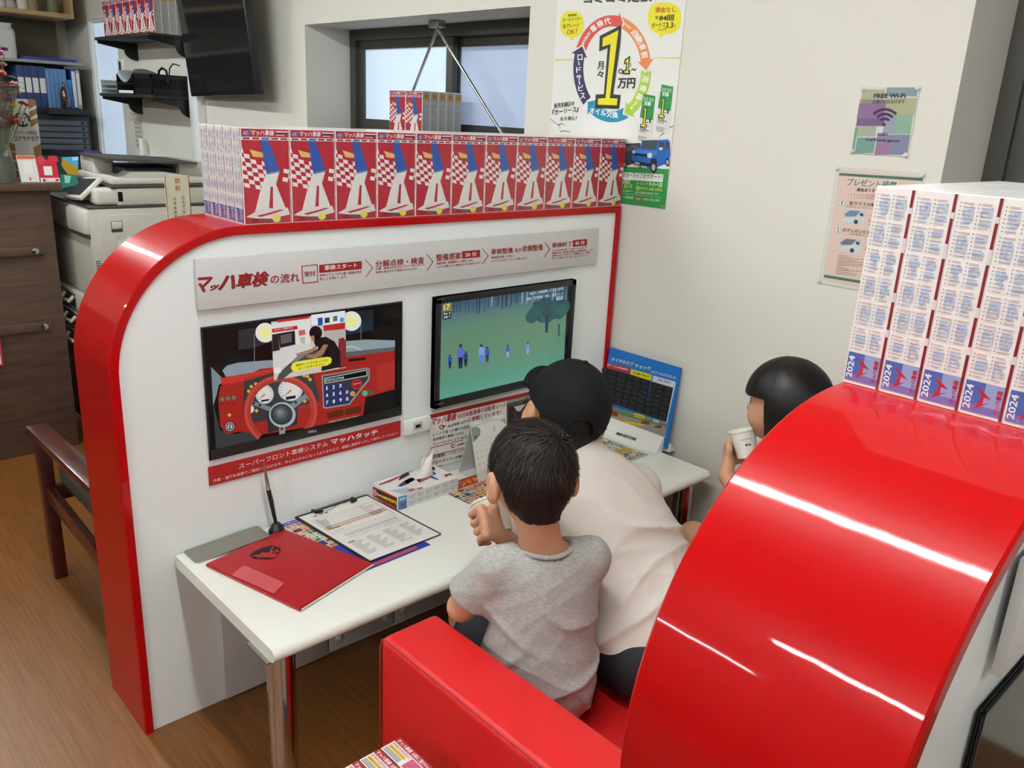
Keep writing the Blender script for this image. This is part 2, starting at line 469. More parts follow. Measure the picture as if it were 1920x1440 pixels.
mat('frosted_pane', 'C6D8EC', rough=0.6, emit=0.5)
mat('frosted_pane_dim', 'ACBBD4', rough=0.6, emit=0.32)
mat('dusk_pane', '8C98A4', rough=0.35, emit=0.12)
def window(name, hole, y, sashes, label_frame='frame_dark', fw=.05):
    x0, x1, z0, z1 = hole
    root = thing(name, ((x0 + x1) / 2, y + .05, z0), None, None); root['kind'] = 'structure'
    f = MB()
    f.box(x0, y, z0, x0 + fw, y + .1, z1, label_frame); f.box(x1 - fw, y, z0, x1, y + .1, z1, label_frame)
    f.box(x0 + fw, y, z1 - fw, x1 - fw, y + .1, z1, label_frame); f.box(x0 + fw, y, z0, x1 - fw, y + .1, z0 + fw * .8, label_frame)
    f.build('window_frame', root)
    for (a, b_, yo, pane, sw) in sashes:
        s = MB(); ya = y + yo; yb = ya + .03; za, zb = z0 + fw * .8, z1 - fw
        s.box(a, ya, za, a + sw, yb, zb, label_frame); s.box(b_ - sw, ya, za, b_, yb, zb, label_frame)
        s.box(a + sw, ya, zb - sw * .9, b_ - sw, yb, zb, label_frame); s.box(a + sw, ya, za, b_ - sw, yb, za + sw, label_frame)
        so = s.build('window_sash', root)
        g = MB().box(a + sw, ya + .012, za + sw, b_ - sw, ya + .018, zb - sw * .9, pane); g.build('pane', so)
    return root
window('window_1', W1, .25, [(-2.012, -1.262, .02, 'frosted_pane', .045), (-1.31, -.547, .06, 'frosted_pane_dim', .045)])
window('window_2', W2, .268, [(1.045, 1.98, .02, 'dusk_pane', .05), (1.93, 2.85, .06, 'dusk_pane', .05)])
window('window_3', W3, .01, [(-5.19, -4.63, .02, 'frosted_pane', .012)], 'panel_white', .012)
tag(MB().box(-2.062, 0.0, 1.36, -.497, .25, 1.372, 'panel_white').build('trim_1'), kind='structure')

# ceiling tube fixtures
def ceiling_tube(x, y, L, label, grp):
    t = thing('ceiling_light', (x, y, RZ - .085), label, 'ceiling light', grp)
    MB().box(x - L / 2, y - .08, RZ - .04, x + L / 2, y + .08, RZ, 'panel_white', .008).build('housing', t)
    for s in (-.024, .024):
        MB().tube([(x - L / 2 + .02, y + s, RZ - .062), (x + L / 2 - .02, y + s, RZ - .062)], .018, 'tube_glow', 12).build('tube', t)
    for s in (-1, 1):
        MB().box(x + s * L / 2 - (.02 if s > 0 else 0), y - .06, RZ - .085, x + s * L / 2 + (0 if s > 0 else .02), y + .06, RZ - .04, 'panel_white').build('end_cap', t)
for j, y in enumerate((-1.7, -4.05, -6.8)):
    for i, x in enumerate((3.3, 1.05, -1.2, -3.55)):  # first column: unseen tubes added to throw more light on the white panel face
        if j == 2 and i % 2: continue
        ceiling_tube(x, y, 1.25, 'white twin tube ceiling light, %s of the %s row' % (('rightmost', 'second from right', 'third from right', 'leftmost')[i], ('front', 'middle', 'rear')[j]), 'ceiling tube lights')

# ================================================================ the booth partitions
PW = 0.236          # thickness of a partition
PY0, PZ, PR = -1.663, 1.235, 0.32
def outline(d=0.0, n=22):
    """outer edge of a partition (y,z), from the floor at the aisle end, over the top, to the wall, drawn in by d"""
    P = [(PY0 + d, 0.0), (PY0 + d, .45), (PY0 + d, PZ - PR)]
    r = PR - d
    P += [(PY0 + PR - r * math.cos(a), PZ - PR + r * math.sin(a)) for a in [PI / 2 * i / n for i in range(1, n + 1)]]
    P += [(-.6, PZ - d), (-.012 - d, PZ - d)]
    P += [(-.012 - d, 0.0)]
    return P
def partition(x, label):
    t = thing('booth_partition', (x - PW / 2, -.84, 0), label, 'partition wall', 'booth partitions')
    core = outline(.016)
    MB().prism(core, (x - PW + .002, 0, 0), (0, 1, 0), (0, 0, 1), PW - .006, 'panel_white').build('panel', t, ang=20)
    # the red band: rounded section swept along the outline
    sec = [(0, -.012), (0, -.003), (-.003, 0), (-PW / 2, 0), (-PW + .003, 0), (-PW, -.003), (-PW, -.012), (-PW, -.02), (-PW / 2, -.02), (0, -.02)]
    O = outline(0.0); m = MB(); V = []
    for i, (y, z) in enumerate(O):
        def dirn(a, b): d = np.array(b) - np.array(a); return d / (np.linalg.norm(d) or 1)
        t0 = dirn(O[max(i - 1, 0)], O[i]) if i else dirn(O[0], O[1]); t1 = dirn(O[i], O[min(i + 1, len(O) - 1)]) if i < len(O) - 1 else t0
        n0 = np.array([-t0[1], t0[0]]); n1 = np.array([-t1[1], t1[0]]); nn = (n0 + n1) / max(1 + n0 @ n1, .2)
        for (dx, dn) in sec:
            V.append((x + .004 + dx * (PW + .006) / PW, y + nn[0] * dn, z + nn[1] * dn))
    k = len(sec); F = []
    for i in range(len(O) - 1):
        for j in range(k): F.append((i * k + j, i * k + (j + 1) % k, (i + 1) * k + (j + 1) % k, (i + 1) * k + j))
    F += [tuple(range(k)), tuple((len(O) - 1) * k + j for j in range(k))[::-1]]
    m.add(V, F, 'gloss_red'); m.build('red_edge_band', t, ang=40)
    return t
part1 = partition(0.0, 'white booth partition with glossy red edge, holding the two lit screens')
part2 = partition(1.67, 'white booth partition with glossy red edge, right behind the red sofa')
# grey boards low on the first partition
for i, (ya, yb) in enumerate([(-1.457, -1.152), (-1.146, -.925), (-.92, -.62), (-.615, -.06)]):
    g = MB().box(0.0, ya, .012 if i else .006, .008, yb, .43, 'lower_panel_grey', .002)
    bo = g.build('lower_board', part1)
    for (yy, zz) in (((ya + .03, .05), (yb - .03, .05)) if i else ()):
        MB().lathe([(0.011, 0), (.011, .003), (.007, .007), (0, .008)], (.008, yy, zz), 'lower_panel_grey', 16, (1, 0, 0)).build('rivet', bo)

# process sign on the partition
def process_sign(x, label, full=True):
    root = thing('process_sign', (x + .006, -.795, 1.053), label, 'sign', 'process signs')
    m = MB().box(x + .0025, -1.463, 1.053, x + .012, -.126, 1.168, 'ink_sign_grey', .001)
    p = Print(m, (x + .0122, 0, 0), (0, 1, 0), (0, 0, 1)); D, RED = '3A0A0C', '96201F'
    if full:
        p.zoom(360, 430, 5.0526)
        for L, dx, c in ((1, 6, D), (2, 0, RED)):
            p.text('マ', (40 + dx, 600 + dx * .6), (180 + dx, 588 + dx * .6), (52 + dx, 455 + dx * .6), c, L, .03, .25)
            p.text('ッ', (165 + dx, 582 + dx * .6), (245 + dx, 572 + dx * .6), (175 + dx, 528 + dx * .6), c, L, .03, .25)
            p.text('ハ', (240 + dx, 578 + dx * .6), (400 + dx, 563 + dx * .6), (262 + dx, 438 + dx * .6), c, L, .04, .15)
            p.text('車検', (408 + dx, 562 + dx * .6), (720 + dx, 532 + dx * .6), (420 + dx, 418 + dx * .6), c, L, .035, .15)
        p.text('の流れ', (742, 520), (1018, 497), (742, 428), RED, 2, .02)
        p.poly([(1036, 345), (1190, 330), (1195, 500), (1045, 515)], RED, 1); p.poly([(1046, 353), (1181, 340), (1186, 492), (1054, 506)], 'ink_sign_grey', 2)
        p.text('受付', (1062, 450), (1168, 440), (1060, 400), RED, 3, .03)
        p.poly([(1203, 337), (1608, 300), (1610, 375), (1205, 414)], RED, 1)
        p.text('車検スタート', (1254, 391), (1565, 362), (1252, 341), 'E8E4DE', 2, .03)
        p.text('接客スタッフがお車の健康状態を', (1208, 449), (1610, 412), (1208, 424), RED, 2, .01)
        p.text('詳しくお伺いします。', (1210, 484), (1470, 462), (1210, 456), RED, 2, .01)
        p.pline([(1637, 290), (1711, 362), (1643, 452)], .0035, RED) if False else None
        def chev(a, b_, c_):
            for s_, e_ in ((a, b_), (b_, c_)):
                p.poly([s_, e_, (e_[0] - 8, e_[1]), (s_[0] - 8, s_[1])], RED, 1)
        chev((1645, 290), (1716, 362), (1650, 452))
        p.zoom(740, 420, 4.923)
        p.T0 = p.T
        p.text('分解点検・検査', (-178, 402), (272, 362), (-180, 338), RED, 2, .02)
        p.text('点検・検査の状況はモニターに映し出され、', (-175, 425), (280, 384), (-175, 404), RED, 2, .01)
        p.text('映像を見ながらご確認いただけます。', (-175, 456), (214, 421), (-175, 434), RED, 2, .01)
        chev((298, 278), (358, 348), (302, 430))
        p.text('整備提案', (382, 345), (612, 322), (380, 280), RED, 2, .02)
        p.poly([(620, 252), (788, 238), (789, 305), (621, 320)], RED, 1); p.text('20 分', (650, 305), (756, 296), (650, 264), 'E8E4DE', 2, .03)
        p.text('検査結果と整備箇所をご報告します。', (383, 377), (727, 345), (383, 353), RED, 2, .01)
        p.text('ムダな出費のない明朗会計をお約束します！', (385, 408), (795, 367), (385, 386), RED, 2, .01)
        chev((812, 228), (868, 292), (812, 372))
        p.text('車検整備', (889, 285), (1090, 268), (888, 230), RED, 2, .02); p.text('及び', (1106, 264), (1168, 258), (1106, 226), RED, 2, .02)
        p.text('依頼整備', (1178, 258), (1366, 242), (1177, 200), RED, 2, .02)
        p.text('常時部品在庫１万点以上！', (889, 322), (1110, 300), (889, 302), RED, 2, .01)
        p.text('メカニックがスピーディに完成します！', (888, 353), (1220, 322), (888, 334), RED, 2, .01)
        chev((1388, 170), (1434, 232), (1384, 305))
        p.text('車検終了', (1452, 222), (1636, 205), (1452, 174), RED, 2, .02)
        p.poly([(1644, 150), (1775, 138), (1775, 198), (1644, 211)], RED, 1); p.text('45 分', (1664, 197), (1754, 187), (1664, 160), 'E8E4DE', 2, .03)
        for i, (t_, x1) in enumerate((('そのままお車に乗ってお帰りいただけます！', 1775), ('車検証は約１週間後に郵送または直接お渡しします。', 1835), ('※時間はあくまでも目安であり、整備内容により、場合が', 1805), ('完了となる場合もございます。予めご了承ください。', 1785))):
            y = 254 + i * 24; p.text(t_, (1452, y), (x1, y - (x1 - 1452) * .085), (1452, y - 18), RED, 2, .01)
    m.build('sign_board', root)
mat('ink_sign_grey', 'CFCDCB', rough=0.4)
process_sign(0.0, 'long grey sign with red lettering above the two screens')
process_sign(1.67, 'grey sign board on the right face of the right partition', False)

# ================================================================ the two screens
def screen(x, y0, y1, z0, z1, name, label, cat, bez, chin, draw=None, logo=None, deep=.012):
    root = thing(name, (x + deep / 2, (y0 + y1) / 2, z0), label, cat)
    m = MB(); X1 = x + deep
    m.box(x + .001, y0, z0, X1 - .0029, y1, z1, 'black_plastic')
    m.box(x + .001, y0, z0, X1, y0 + bez, z1, 'black_plastic', .001); m.box(x + .001, y1 - bez, z0, X1, y1, z1, 'black_plastic', .001)
    m.box(x + .001, y0, z1 - bez, X1, y1, z1, 'black_plastic', .001); m.box(x + .001, y0, z0, X1, y1, z0 + chin, 'black_plastic', .001)
    if logo: logo(Print(m, (X1, 0, 0), (0, 1, 0), (0, 0, 1)))
    m.build('bezel', root)
    s = MB(); s.box(X1 - .0029, y0 + bez, z0 + chin, X1 - .0022, y1 - bez, z1 - bez, glow('08080A'))
    if draw:
        p = Print(s, (X1 - .0022, 0, 0), (0, 1, 0), (0, 0, 1), look=glow); p.STEP = .00012; p.within(y0 + bez, z0 + chin, y1 - bez, z1 - bez); draw(p)
    s.build('display', root)
    return root
def dash(p):
    p.zoom(360, 540, 3.7905)
    # sky gaps and far body work
    p.poly([(135, 560), (235, 660), (190, 690), (175, 760), (150, 840)], '7D8A93', 1)
    p.poly([(330, 300), (470, 280), (560, 275), (570, 380), (440, 425), (330, 440)], '2B2E33', 1)
    p.poly([(1090, 170), (1290, 150), (1288, 300), (1095, 330)], '23262B', 1); p.poly([(1092, 270), (1290, 232), (1288, 300), (1095, 335)], '1F2E3C', 2)
    p.poly([(215, 585), (250, 550), (330, 530), (560, 512), (590, 520), (590, 600), (240, 630)], '8C9AA3', 1)
    p.poly([(1090, 378), (1240, 366), (1443, 372), (1442, 420), (1090, 465)], '93A0A8', 1)
    p.ring(1130, 520, 98, 110, 200, 330, 'B7C1C6', 2, 14)
    p.poly([(150, 820), (200, 1010), (310, 1040), (420, 1000), (470, 1085), (170, 1150)], '3A3B3C', 1)
    # red dashboard
    p.poly([(185, 790), (200, 700), (240, 680), (400, 620), (480, 575), (620, 560), (800, 560), (900, 570), (1090, 545), (1090, 480), (1440, 430), (1440, 720), (1260, 770), (1215, 915), (905, 980), (500, 1040), (350, 1020), (240, 1035), (200, 980)], 'A5251F', 3)
    p.poly([(1095, 455), (1440, 418), (1440, 445), (1095, 490)], '5D6266', 4)
    p.poly([(200, 640), (420, 600), (600, 570), (580, 600), (380, 660), (215, 690)], 'C8352B', 4)
    p.poly([(1310, 545), (1440, 520), (1440, 700), (1320, 735)], 'AF3027', 4); p.poly([(1110, 505), (1235, 492), (1235, 508), (1112, 525)], '1A1010', 5)
    p.poly([(1232, 775), (1440, 735), (1440, 900), (1215, 910)], '121212', 4)
    p.poly([(370, 640), (580, 590), (860, 600), (905, 780), (900, 860), (440, 960), (360, 900)], '38393B', 4)
    p.poly([(755, 840), (930, 800), (930, 850), (745, 890)], 'A5251F', 5)
    # gauges
    for (x, y, r, ry) in ((515, 755, 66, 70), (698, 725, 88, 80), (415, 860, 26, 30), (840, 775, 22, 28)):
        p.disc(x, y, r, '9FA9AD', 5, ry=ry); p.disc(x, y, r * .92, 'DCDCD8', 6, ry=ry * .92)
        for a in range(-40, 221, 20):
            c_, s_ = math.cos(math.radians(a)), math.sin(math.radians(a))
            if r > 40: p.poly([(x + c_ * r * .85 - s_ * 2, y - s_ * ry * .85 - c_ * 2), (x + c_ * r * .72 - s_ * 2, y - s_ * ry * .72 - c_ * 2), (x + c_ * r * .72 + s_ * 2, y - s_ * ry * .72 + c_ * 2), (x + c_ * r * .85 + s_ * 2, y - s_ * ry * .85 + c_ * 2)], '40444A' if a > 40 else 'C03028', 7)
    p.poly([(490, 797), (545, 787), (546, 800), (491, 810)], '1A1A1A', 7); p.poly([(665, 773), (735, 762), (736, 783), (667, 795)], '1A1A1A', 7)
    p.poly([(470, 790), (512, 752), (518, 760)], 'C24A2A', 8); p.poly([(635, 780), (697, 725), (703, 734)], 'C24A2A', 8)
    p.disc(697, 730, 9, 'E08A2A', 9); p.disc(514, 757, 7, 'E08A2A', 9)
    for (x, y) in ((453, 682), (420, 700), (402, 733), (820, 628), (838, 650), (800, 803), (458, 872), (265, 902), (796, 622)): p.disc(x, y, 12, 'E8A93A', 5)
    for x in (215, 256, 296): p.disc(x, 790 - (x - 215) * .15, 15, '5C7A66', 5); p.poly([(x - 12, 820), (x + 12, 815), (x + 12, 822), (x - 12, 827)], '5B2320', 5)
    p.disc(268, 985, 40, '702020', 5); p.disc(268, 985, 32, '9CA4A8', 6); p.disc(268, 985, 25, '3C3F42', 7); p.disc(268, 985, 18, 'C4CACC', 8)
    p.poly([(263, 970), (272, 970), (272, 1002), (263, 1002)], '303236', 9)
    # steering wheel
    p.poly([(525, 870), (740, 840), (750, 970), (540, 1030)], '2E2F31', 8)
    p.poly([(425, 800), (560, 845), (545, 875), (418, 825)], '7E888D', 9); p.poly([(700, 825), (815, 742), (830, 770), (725, 855)], '7E888D', 9)
    p.poly([(617, 975), (660, 970), (662, 1045), (620, 1050)], '8D979C', 9)
    for (x, y) in ((437, 818), (480, 833), (735, 812), (637, 1000)): p.disc(x, y, 11, '3A3F44', 10)
    p.disc(640, 900, 95, 'A9B1B5', 10, 36, 90); p.disc(635, 897, 78, '303438', 11, 36, 74)
    for i in range(9): p.disc(632 - i * 1.2, 893 - i * 1.5, 70 - i * 7.5, ('34393C', '3B4043', '42484B', '4B5154', '555C5E', '60676A', '6B7375', '788082', '858D8F')[i], 12 + i * .3, 30)
    A = [math.radians(a) for a in range(-62, 236, 6)]
    for a0, a1 in zip(A[:-1], A[1:]):
        for r0, r1, c_, L in ((212, 262, 'B03A30', 14), (238, 258, 'C44A3E', 14.5)):
            p.poly([(628 + r * math.cos(a) * 1.0, 872 - r * math.sin(a) * .98 - 40 * math.cos(a) * .12) for r, a in ((r0, a0), (r1, a0), (r1, a1), (r0, a1))], c_, L)
    # keypad
    p.poly([(920, 620), (1240, 565), (1262, 575), (1262, 650), (1120, 830), (950, 858), (930, 850)], '8A8E90', 6); p.poly([(930, 628), (1236, 576), (1252, 584), (1250, 645), (1112, 820), (955, 846), (938, 838)], '36383B', 7)
    p.poly([(938, 640), (1243, 580), (1245, 625), (942, 680)], 'C8CCD0', 8); p.poly([(943, 645), (1238, 586), (1240, 620), (946, 674)], '060608', 9)
    p.text('09074537949', (946, 668), (1078, 645), (946, 650), 'E6E8EA', 10)
    for i, d in enumerate('123456789'):
        x, y = 957 + (i % 3) * 48 + (i // 3), 712 - (i % 3) * 9 + (i // 3) * 51
        p.poly([(x - 20, y - 16), (x + 18, y - 22), (x + 19, y + 18), (x - 19, y + 24)], '22307E', 8); p.text(d, (x - 9, y + 14), (x + 8, y + 11), (x - 9, y - 12), 'F0F0F4', 9, .03)
    for t_, x, y, c_ in (('0', 1102, 788, '22307E'), ('戻', 1101, 738, '22307E')):
        p.poly([(x - 20, y - 16), (x + 18, y - 22), (x + 19, y + 18), (x - 19, y + 24)], c_, 8); p.text(t_, (x - 10, y + 14), (x + 9, y + 11), (x - 10, y - 12), 'F0F0F4', 9, .02)
    p.disc(1170, 684, 36, 'C8403A', 8); p.disc(1170, 684, 31, 'A01A1A', 9); p.text('スタート', (1147, 690), (1196, 680), (1147, 678), 'F0E0E0', 10, .03)
    p.disc(1140, 750, 18, 'D8A040', 9); p.text('C', (1135, 756), (1146, 754), (1135, 744), '40280A', 10); p.disc(1228, 748, 20, '4FB184', 8); p.disc(1270, 740, 17, '1F6C4C', 8)
    p.poly([(955, 880), (1205, 832), (1206, 880), (962, 928)], '7A3418', 6)
    for k in range(5):
        y = 888 + k * 9
        p.poly([(962, y), (1072, y - 22), (1072, y - 18), (962, y + 4)], '1C0E0A', 7); p.poly([(1092, y - 26), (1200, y - 47), (1200, y - 43), (1092, y - 22)], '1C0E0A', 7)
    p.poly([(968, 950), (1190, 905), (1195, 925), (970, 970)], '7D8285', 5)
    for x in (1005, 1055, 1105, 1155): p.disc(x, 962 - (x - 968) * .21, 13, 'C9A23C', 6, 10)
    # two round lamps, and the photo of a customer in the booth
    for x, y in ((520, 317), (1132, 235)):
        p.disc(x, y, 70, 'E9EBDF', 5, 30); p.disc(x, y, 45, 'F1EFB5', 6); p.disc(x, y, 22, 'F5F08A', 7)
    p.poly([(440, 330), (446, 330), (446, 520), (440, 522)], '6C757A', 2); p.poly([(440, 330), (455, 322), (457, 328), (446, 338)], '6C757A', 2)
    p.poly([(1180, 215), (1203, 230), (1203, 365), (1197, 365), (1197, 236), (1180, 222)], '6C757A', 2)
    p.poly([(560, 240), (1088, 165), (1092, 565), (580, 655)], 'CFC8BE', 15)
    p.poly([(562, 250), (840, 215), (835, 400), (740, 430), (720, 320), (562, 345)], 'E6E2DC', 16); p.poly([(565, 290), (745, 266), (748, 292), (567, 316)], 'C0282A', 17)
    p.text('45分マッハ車検の流れ', (582, 306), (715, 286), (582, 292), 'F0E6E6', 18)
    p.poly([(600, 225), (830, 198), (830, 215), (600, 245)], 'B8302C', 17)
    p.poly([(845, 190), (1083, 160), (1083, 240), (930, 265), (845, 260)], 'E8ECEE', 16); p.poly([(930, 265), (1085, 245), (1085, 290), (932, 305)], 'C02A28', 17)
    p.poly([(890, 212), (925, 207), (927, 262), (892, 268)], '2D50A8', 17); p.poly([(940, 212), (975, 207), (975, 245), (940, 250)], '3A3A3C', 17); p.poly([(1000, 200), (1030, 196), (1030, 232), (1000, 238)], '6A6E70', 17); p.poly([(1050, 212), (1076, 208), (1076, 238), (1050, 243)], '3D9AD0', 17)
    p.poly([(608, 322), (728, 302), (732, 400), (622, 425)], '1E1C1C', 17); p.poly([(625, 335), (705, 318), (705, 382), (628, 398)], '5C5C60', 18)
    p.poly([(565, 330), (608, 322), (622, 440), (570, 450)], '2A2426', 17)
    p.poly([(570, 470), (640, 430), (760, 400), (830, 400), (860, 440), (740, 520), (620, 560), (575, 570)], 'D8D6D2', 17)
    p.poly([(620, 600), (760, 470), (900, 430), (920, 500), (700, 600), (640, 650), (600, 650)], '454A42', 17)
    p.poly([(575, 570), (630, 560), (630, 600), (585, 610)], 'E8E8E6', 18); p.poly([(755, 300), (800, 295), (805, 330), (758, 340)], 'C8685E', 17); p.poly([(760, 350), (800, 345), (800, 400), (770, 390)], 'C4B8AA', 17)
    p.poly([(930, 305), (1088, 290), (1090, 420), (1040, 450), (960, 430)], 'B9B4AE', 17); p.poly([(1040, 360), (1075, 350), (1092, 380), (1092, 560), (1040, 570), (1035, 430)], '8A2A2E', 18)
    p.disc(876, 318, 46, '1C1214', 19, 24, 50); p.poly([(862, 330), (900, 335), (910, 400), (880, 420), (865, 390)], '1C1214', 19)
    p.poly([(838, 340), (865, 335), (868, 372), (850, 378)], 'B07A62', 20)
    p.poly([(905, 350), (950, 345), (1010, 380), (1050, 450), (1052, 560), (915, 590), (925, 500), (890, 430)], '1A1418', 20)
    p.poly([(930, 400), (965, 400), (930, 470), (870, 500), (810, 490), (812, 475), (865, 470), (905, 440)], 'A8745E', 21); p.poly([(735, 465), (850, 430), (870, 410), (885, 425), (850, 455), (740, 480)], 'B07C66', 20)
    p.poly([(710, 535), (735, 522), (950, 488), (980, 490), (990, 505), (985, 530), (960, 548), (740, 592), (712, 588), (698, 565)], 'ECE23C', 22)
    p.text('専用ボックスでゆっくりと', (733, 558), (963, 518), (733, 540), '201C10', 23, .02); p.text('おくつろぎください。', (754, 580), (940, 546), (754, 562), '201C10', 23, .02)
def monitor(x, draw, label):
    def lg(p):
        if not draw: return
        p.zoom(360, 540, 3.7905); p.text('DELL', (827, 1032), (889, 1020), (825, 1016), 'B9BDC2', 1, .04)
    return screen(x, -1.457, -.899, .684, 1.011, 'touch_monitor', label, 'monitor', .004, .026, draw, lg, .006)
m1 = monitor(0.0, dash, 'touch monitor showing a red car dashboard with keypad, left of the television')
m2 = monitor(1.67, None, 'dark monitor on the right face of the right partition')
def golf(p):
    p.zoom(780, 500, 3.6)
    def mixc(a, b_, t): return ''.join('%02X' % int(int(a[i:i + 2], 16) * (1 - t) + int(b_[i:i + 2], 16) * t) for i in (0, 2, 4))
    def edge(v): return (148 - 12 * v, 238 + 665 * v), (1025 - 30 * v, 112 + 600 * v)
    stops = [(0, '36526A'), (.1, '49697A'), (.19, '5A8079'), (.3, '638A74'), (.5, '688F72'), (.7, '66937A'), (.85, '5C9C84'), (1, '62A392')]
    N = 48
    for i in range(N):
        v0, v1 = i / N, (i + 1) / N
        for (a, ca), (b_, cb) in zip(stops[:-1], stops[1:]):
            if a <= v0 < b_ or (b_ == 1 and v0 >= a): col = mixc(ca, cb, (v0 - a) / (b_ - a))
        (l0, r0), (l1, r1) = edge(v0), edge(v1); p.poly([l0, r0, r1, l1], col, 1)
    for i in range(34):          # far tree line
        u = i / 34 + RND.uniform(-.008, .008); v0 = RND.uniform(.0, .04); v1 = RND.uniform(.12, .19)
        def pt(u, v): (l, r) = edge(v); return (l[0] + (r[0] - l[0]) * u, l[1] + (r[1] - l[1]) * u)
        w_ = RND.uniform(.006, .013); p.poly([pt(u, v0), pt(u + w_, v0), pt(u + w_ * .8, v1), pt(u, v1)], RND.choice(('203048', '2B3F58', '35507A', '1C2C3E', '86A0A8')), 2)
    for i in range(26):
        u, v = RND.uniform(.72, .99), RND.uniform(.16, .36); x, y = pt(u, v); p.disc(x, y, RND.uniform(22, 46), RND.choice(('2E5A5A', '2A4E54', '356462')), 3 + i * .02, 12)
    p.poly([(872, 330), (896, 330), (888, 445), (872, 445)], '223A5C', 4); p.poly([(958, 390), (970, 390), (968, 470), (960, 470)], '2C4C60', 4)
    for (x, y, h, c1, c2) in ((228, 640, 78, '2B4FB8', '16204A'), (300, 605, 135, '5870C8', '16204A'), (335, 622, 85, '22407E', '101A30'), (440, 590, 110, '7FA4E8', '5C86D8'), (480, 592, 85, '3A58B8', '22306A'), (618, 570, 72, '4060C4', '8FB2EC'), (753, 550, 70, '6E94D8', '88B4DC')):
        h *= 1.2
        p.disc(x, y - h * .44, h * .08, '3A3A55', 6, 10); p.poly([(x - h * .14, y - h * .3), (x, y - h * .38), (x + h * .15, y - h * .28), (x + h * .12, y + h * .1), (x - h * .12, y + h * .12)], c1, 5)
        p.poly([(x - h * .1, y + h * .05), (x + h * .1, y + h * .03), (x + h * .07, y + h * .5), (x + .5, y + h * .5), (x, y + h * .2), (x - 3, y + h * .52), (x - h * .08, y + h * .5)], c2, 5.5)
    p.poly([(180, 255), (237, 248), (237, 298), (180, 304)], 'A08A22', 7); p.text('17', (188, 294), (226, 288), (188, 258), 'F2F2E2', 8); p.poly([(180, 304), (237, 298), (237, 350), (180, 358)], '10202A', 7)
    p.text('Par 4', (186, 326), (230, 320), (186, 310), 'E8ECEC', 8, .02); p.text('345 Y', (186, 350), (230, 344), (186, 333), 'E8ECEC', 8, .02)
    p.text('RKBミニ長松葉レディス 2日目', (765, 192), (992, 155), (765, 172), 'C4D6E8', 8, .02); p.text('福田　芝井明愛　青木　中がトップ', (745, 228), (990, 192), (745, 208), 'C4D6E8', 8, .02)
    p.poly([(945, 203), (988, 196), (988, 220), (945, 228)], 'B8CCE0', 8); p.text('LIVE', (950, 222), (983, 216), (950, 206), '2C4458', 9, .03)
def tvlogo(p):
    p.zoom(780, 500, 3.6); p.text('REGZA', (145, 226), (192, 218), (145, 220), '8A8C90', 1, .03); p.text('TOSHIBA', (134, 936), (188, 922), (134, 928), '8A8C90', 1, .03)
tv = screen(0.0, -.795, -.228, .684, 1.012, 'wall_television', 'black framed television showing a green golf course with small players', 'television', .018, .025, golf, tvlogo, .022)

# red strip under the monitor, port box, race poster
m = MB().box(.0005, -1.461, .618, .002, -.9, .667, 'A8201F'); p = Print(m, (.002, 0, 0), (0, 1, 0), (0, 0, 1)).zoom(360, 540, 3.7905)
p.text('スーパーフロント車検システム', (333, 1288), (962, 1122), (333, 1248), 'EDE6E2', 2, .0); p.text('マッハタッチ', (985, 1115), (1320, 1040), (985, 1075), 'EDE6E2', 2, .04)
p.text('作業・進行を画面でご確認いただけます。タッチパネルになっておりますので、画面に直接タッチして操作してください！', (150, 1383), (1460, 1040), (150, 1360), 'EDE6E2', 2, .0)
tag(m.build('caption_strip', ang=30), 'red caption strip with white lettering under the dashboard monitor', 'sign')
mat('ink_port_grey', 'C9C8C0', rough=.4)
root = thing('usb_port_box', (.01, -.847, .622), 'small white port box between the two screens', 'port box')
MB().box(0, -.893, .622, .014, -.801, .664, 'panel_white', .002).build('housing', root)
q = MB().box(.0135, -.865, .632, .016, -.832, .656, 'ink_port_grey', .001); q.build('socket_plate', root)
MB().box(.0155, -.858, .638, .0165, -.84, .648, 'black_plastic').build('socket', root)
m = MB().box(.0005, -.797, .49, .002, -.2, .668, 'paper'); p = Print(m, (.002, 0, 0), (0, 1, 0), (0, 0, 1)).zoom(780, 500, 3.6).within(-.797, .49, -.2, .668); A = 'A3191C'; K = '1A1A1C'
p.poly([(92, 1000), (790, 838), (790, 862), (92, 1028)], A, 1)
p.text('マッハ車検', (104, 1075), (270, 1035), (110, 1022), A, 2, .04, .15); p.text('は日本最高峰の自動車レース', (282, 1028), (605, 945), (282, 992), A, 2, .01)
p.text('に参戦しています！', (350, 1050), (572, 996), (350, 1018), A, 2, .02); p.text('SUPER GT', (208, 1088), (342, 1052), (212, 1070), '3A3A3C', 2, .03, .3)
p.ring(175, 1083, 12, 20, 40, 330, A, 2, 14, .8); p.poly([(172, 1080), (204, 1068), (200, 1078), (176, 1088)], A, 3)
for i, (t_, x1) in enumerate((('レースで培った確かな技術', 360), ('独自開発の車検システム', 325), ('マッハタッチにより 45 分', 345))):
    y = 1146 + i * 33; p.text(t_, (114, y), (x1, y - (x1 - 114) * .235), (114, y - 22), K, 2, .01)
p.poly([(98, 1222), (320, 1168), (320, 1172), (98, 1227)], A, 1); p.poly([(98, 1275), (320, 1222), (320, 1226), (98, 1280)], A, 1); p.poly([(98, 1222), (102, 1222), (102, 1280), (98, 1280)], A, 1)
p.ring(250, 1210, 9, 16, 40, 330, A, 2, 12, .8); p.text('SUPER GT', (275, 1212), (350, 1192), (277, 1198), '3A3A3C', 2, .03, .3)
for i, t_ in enumerate(('軽自動車レースの一つで', 'プロドライバーが参戦', '自動車レースで活躍中')):
    y = 1300 + i * 38; p.text(t_, (108, y), (330, y - 222 * .235), (108, y - 25), K, 2, .015)
p.poly([(92, 1390), (330, 1333), (330, 1345), (92, 1400)], A, 1)
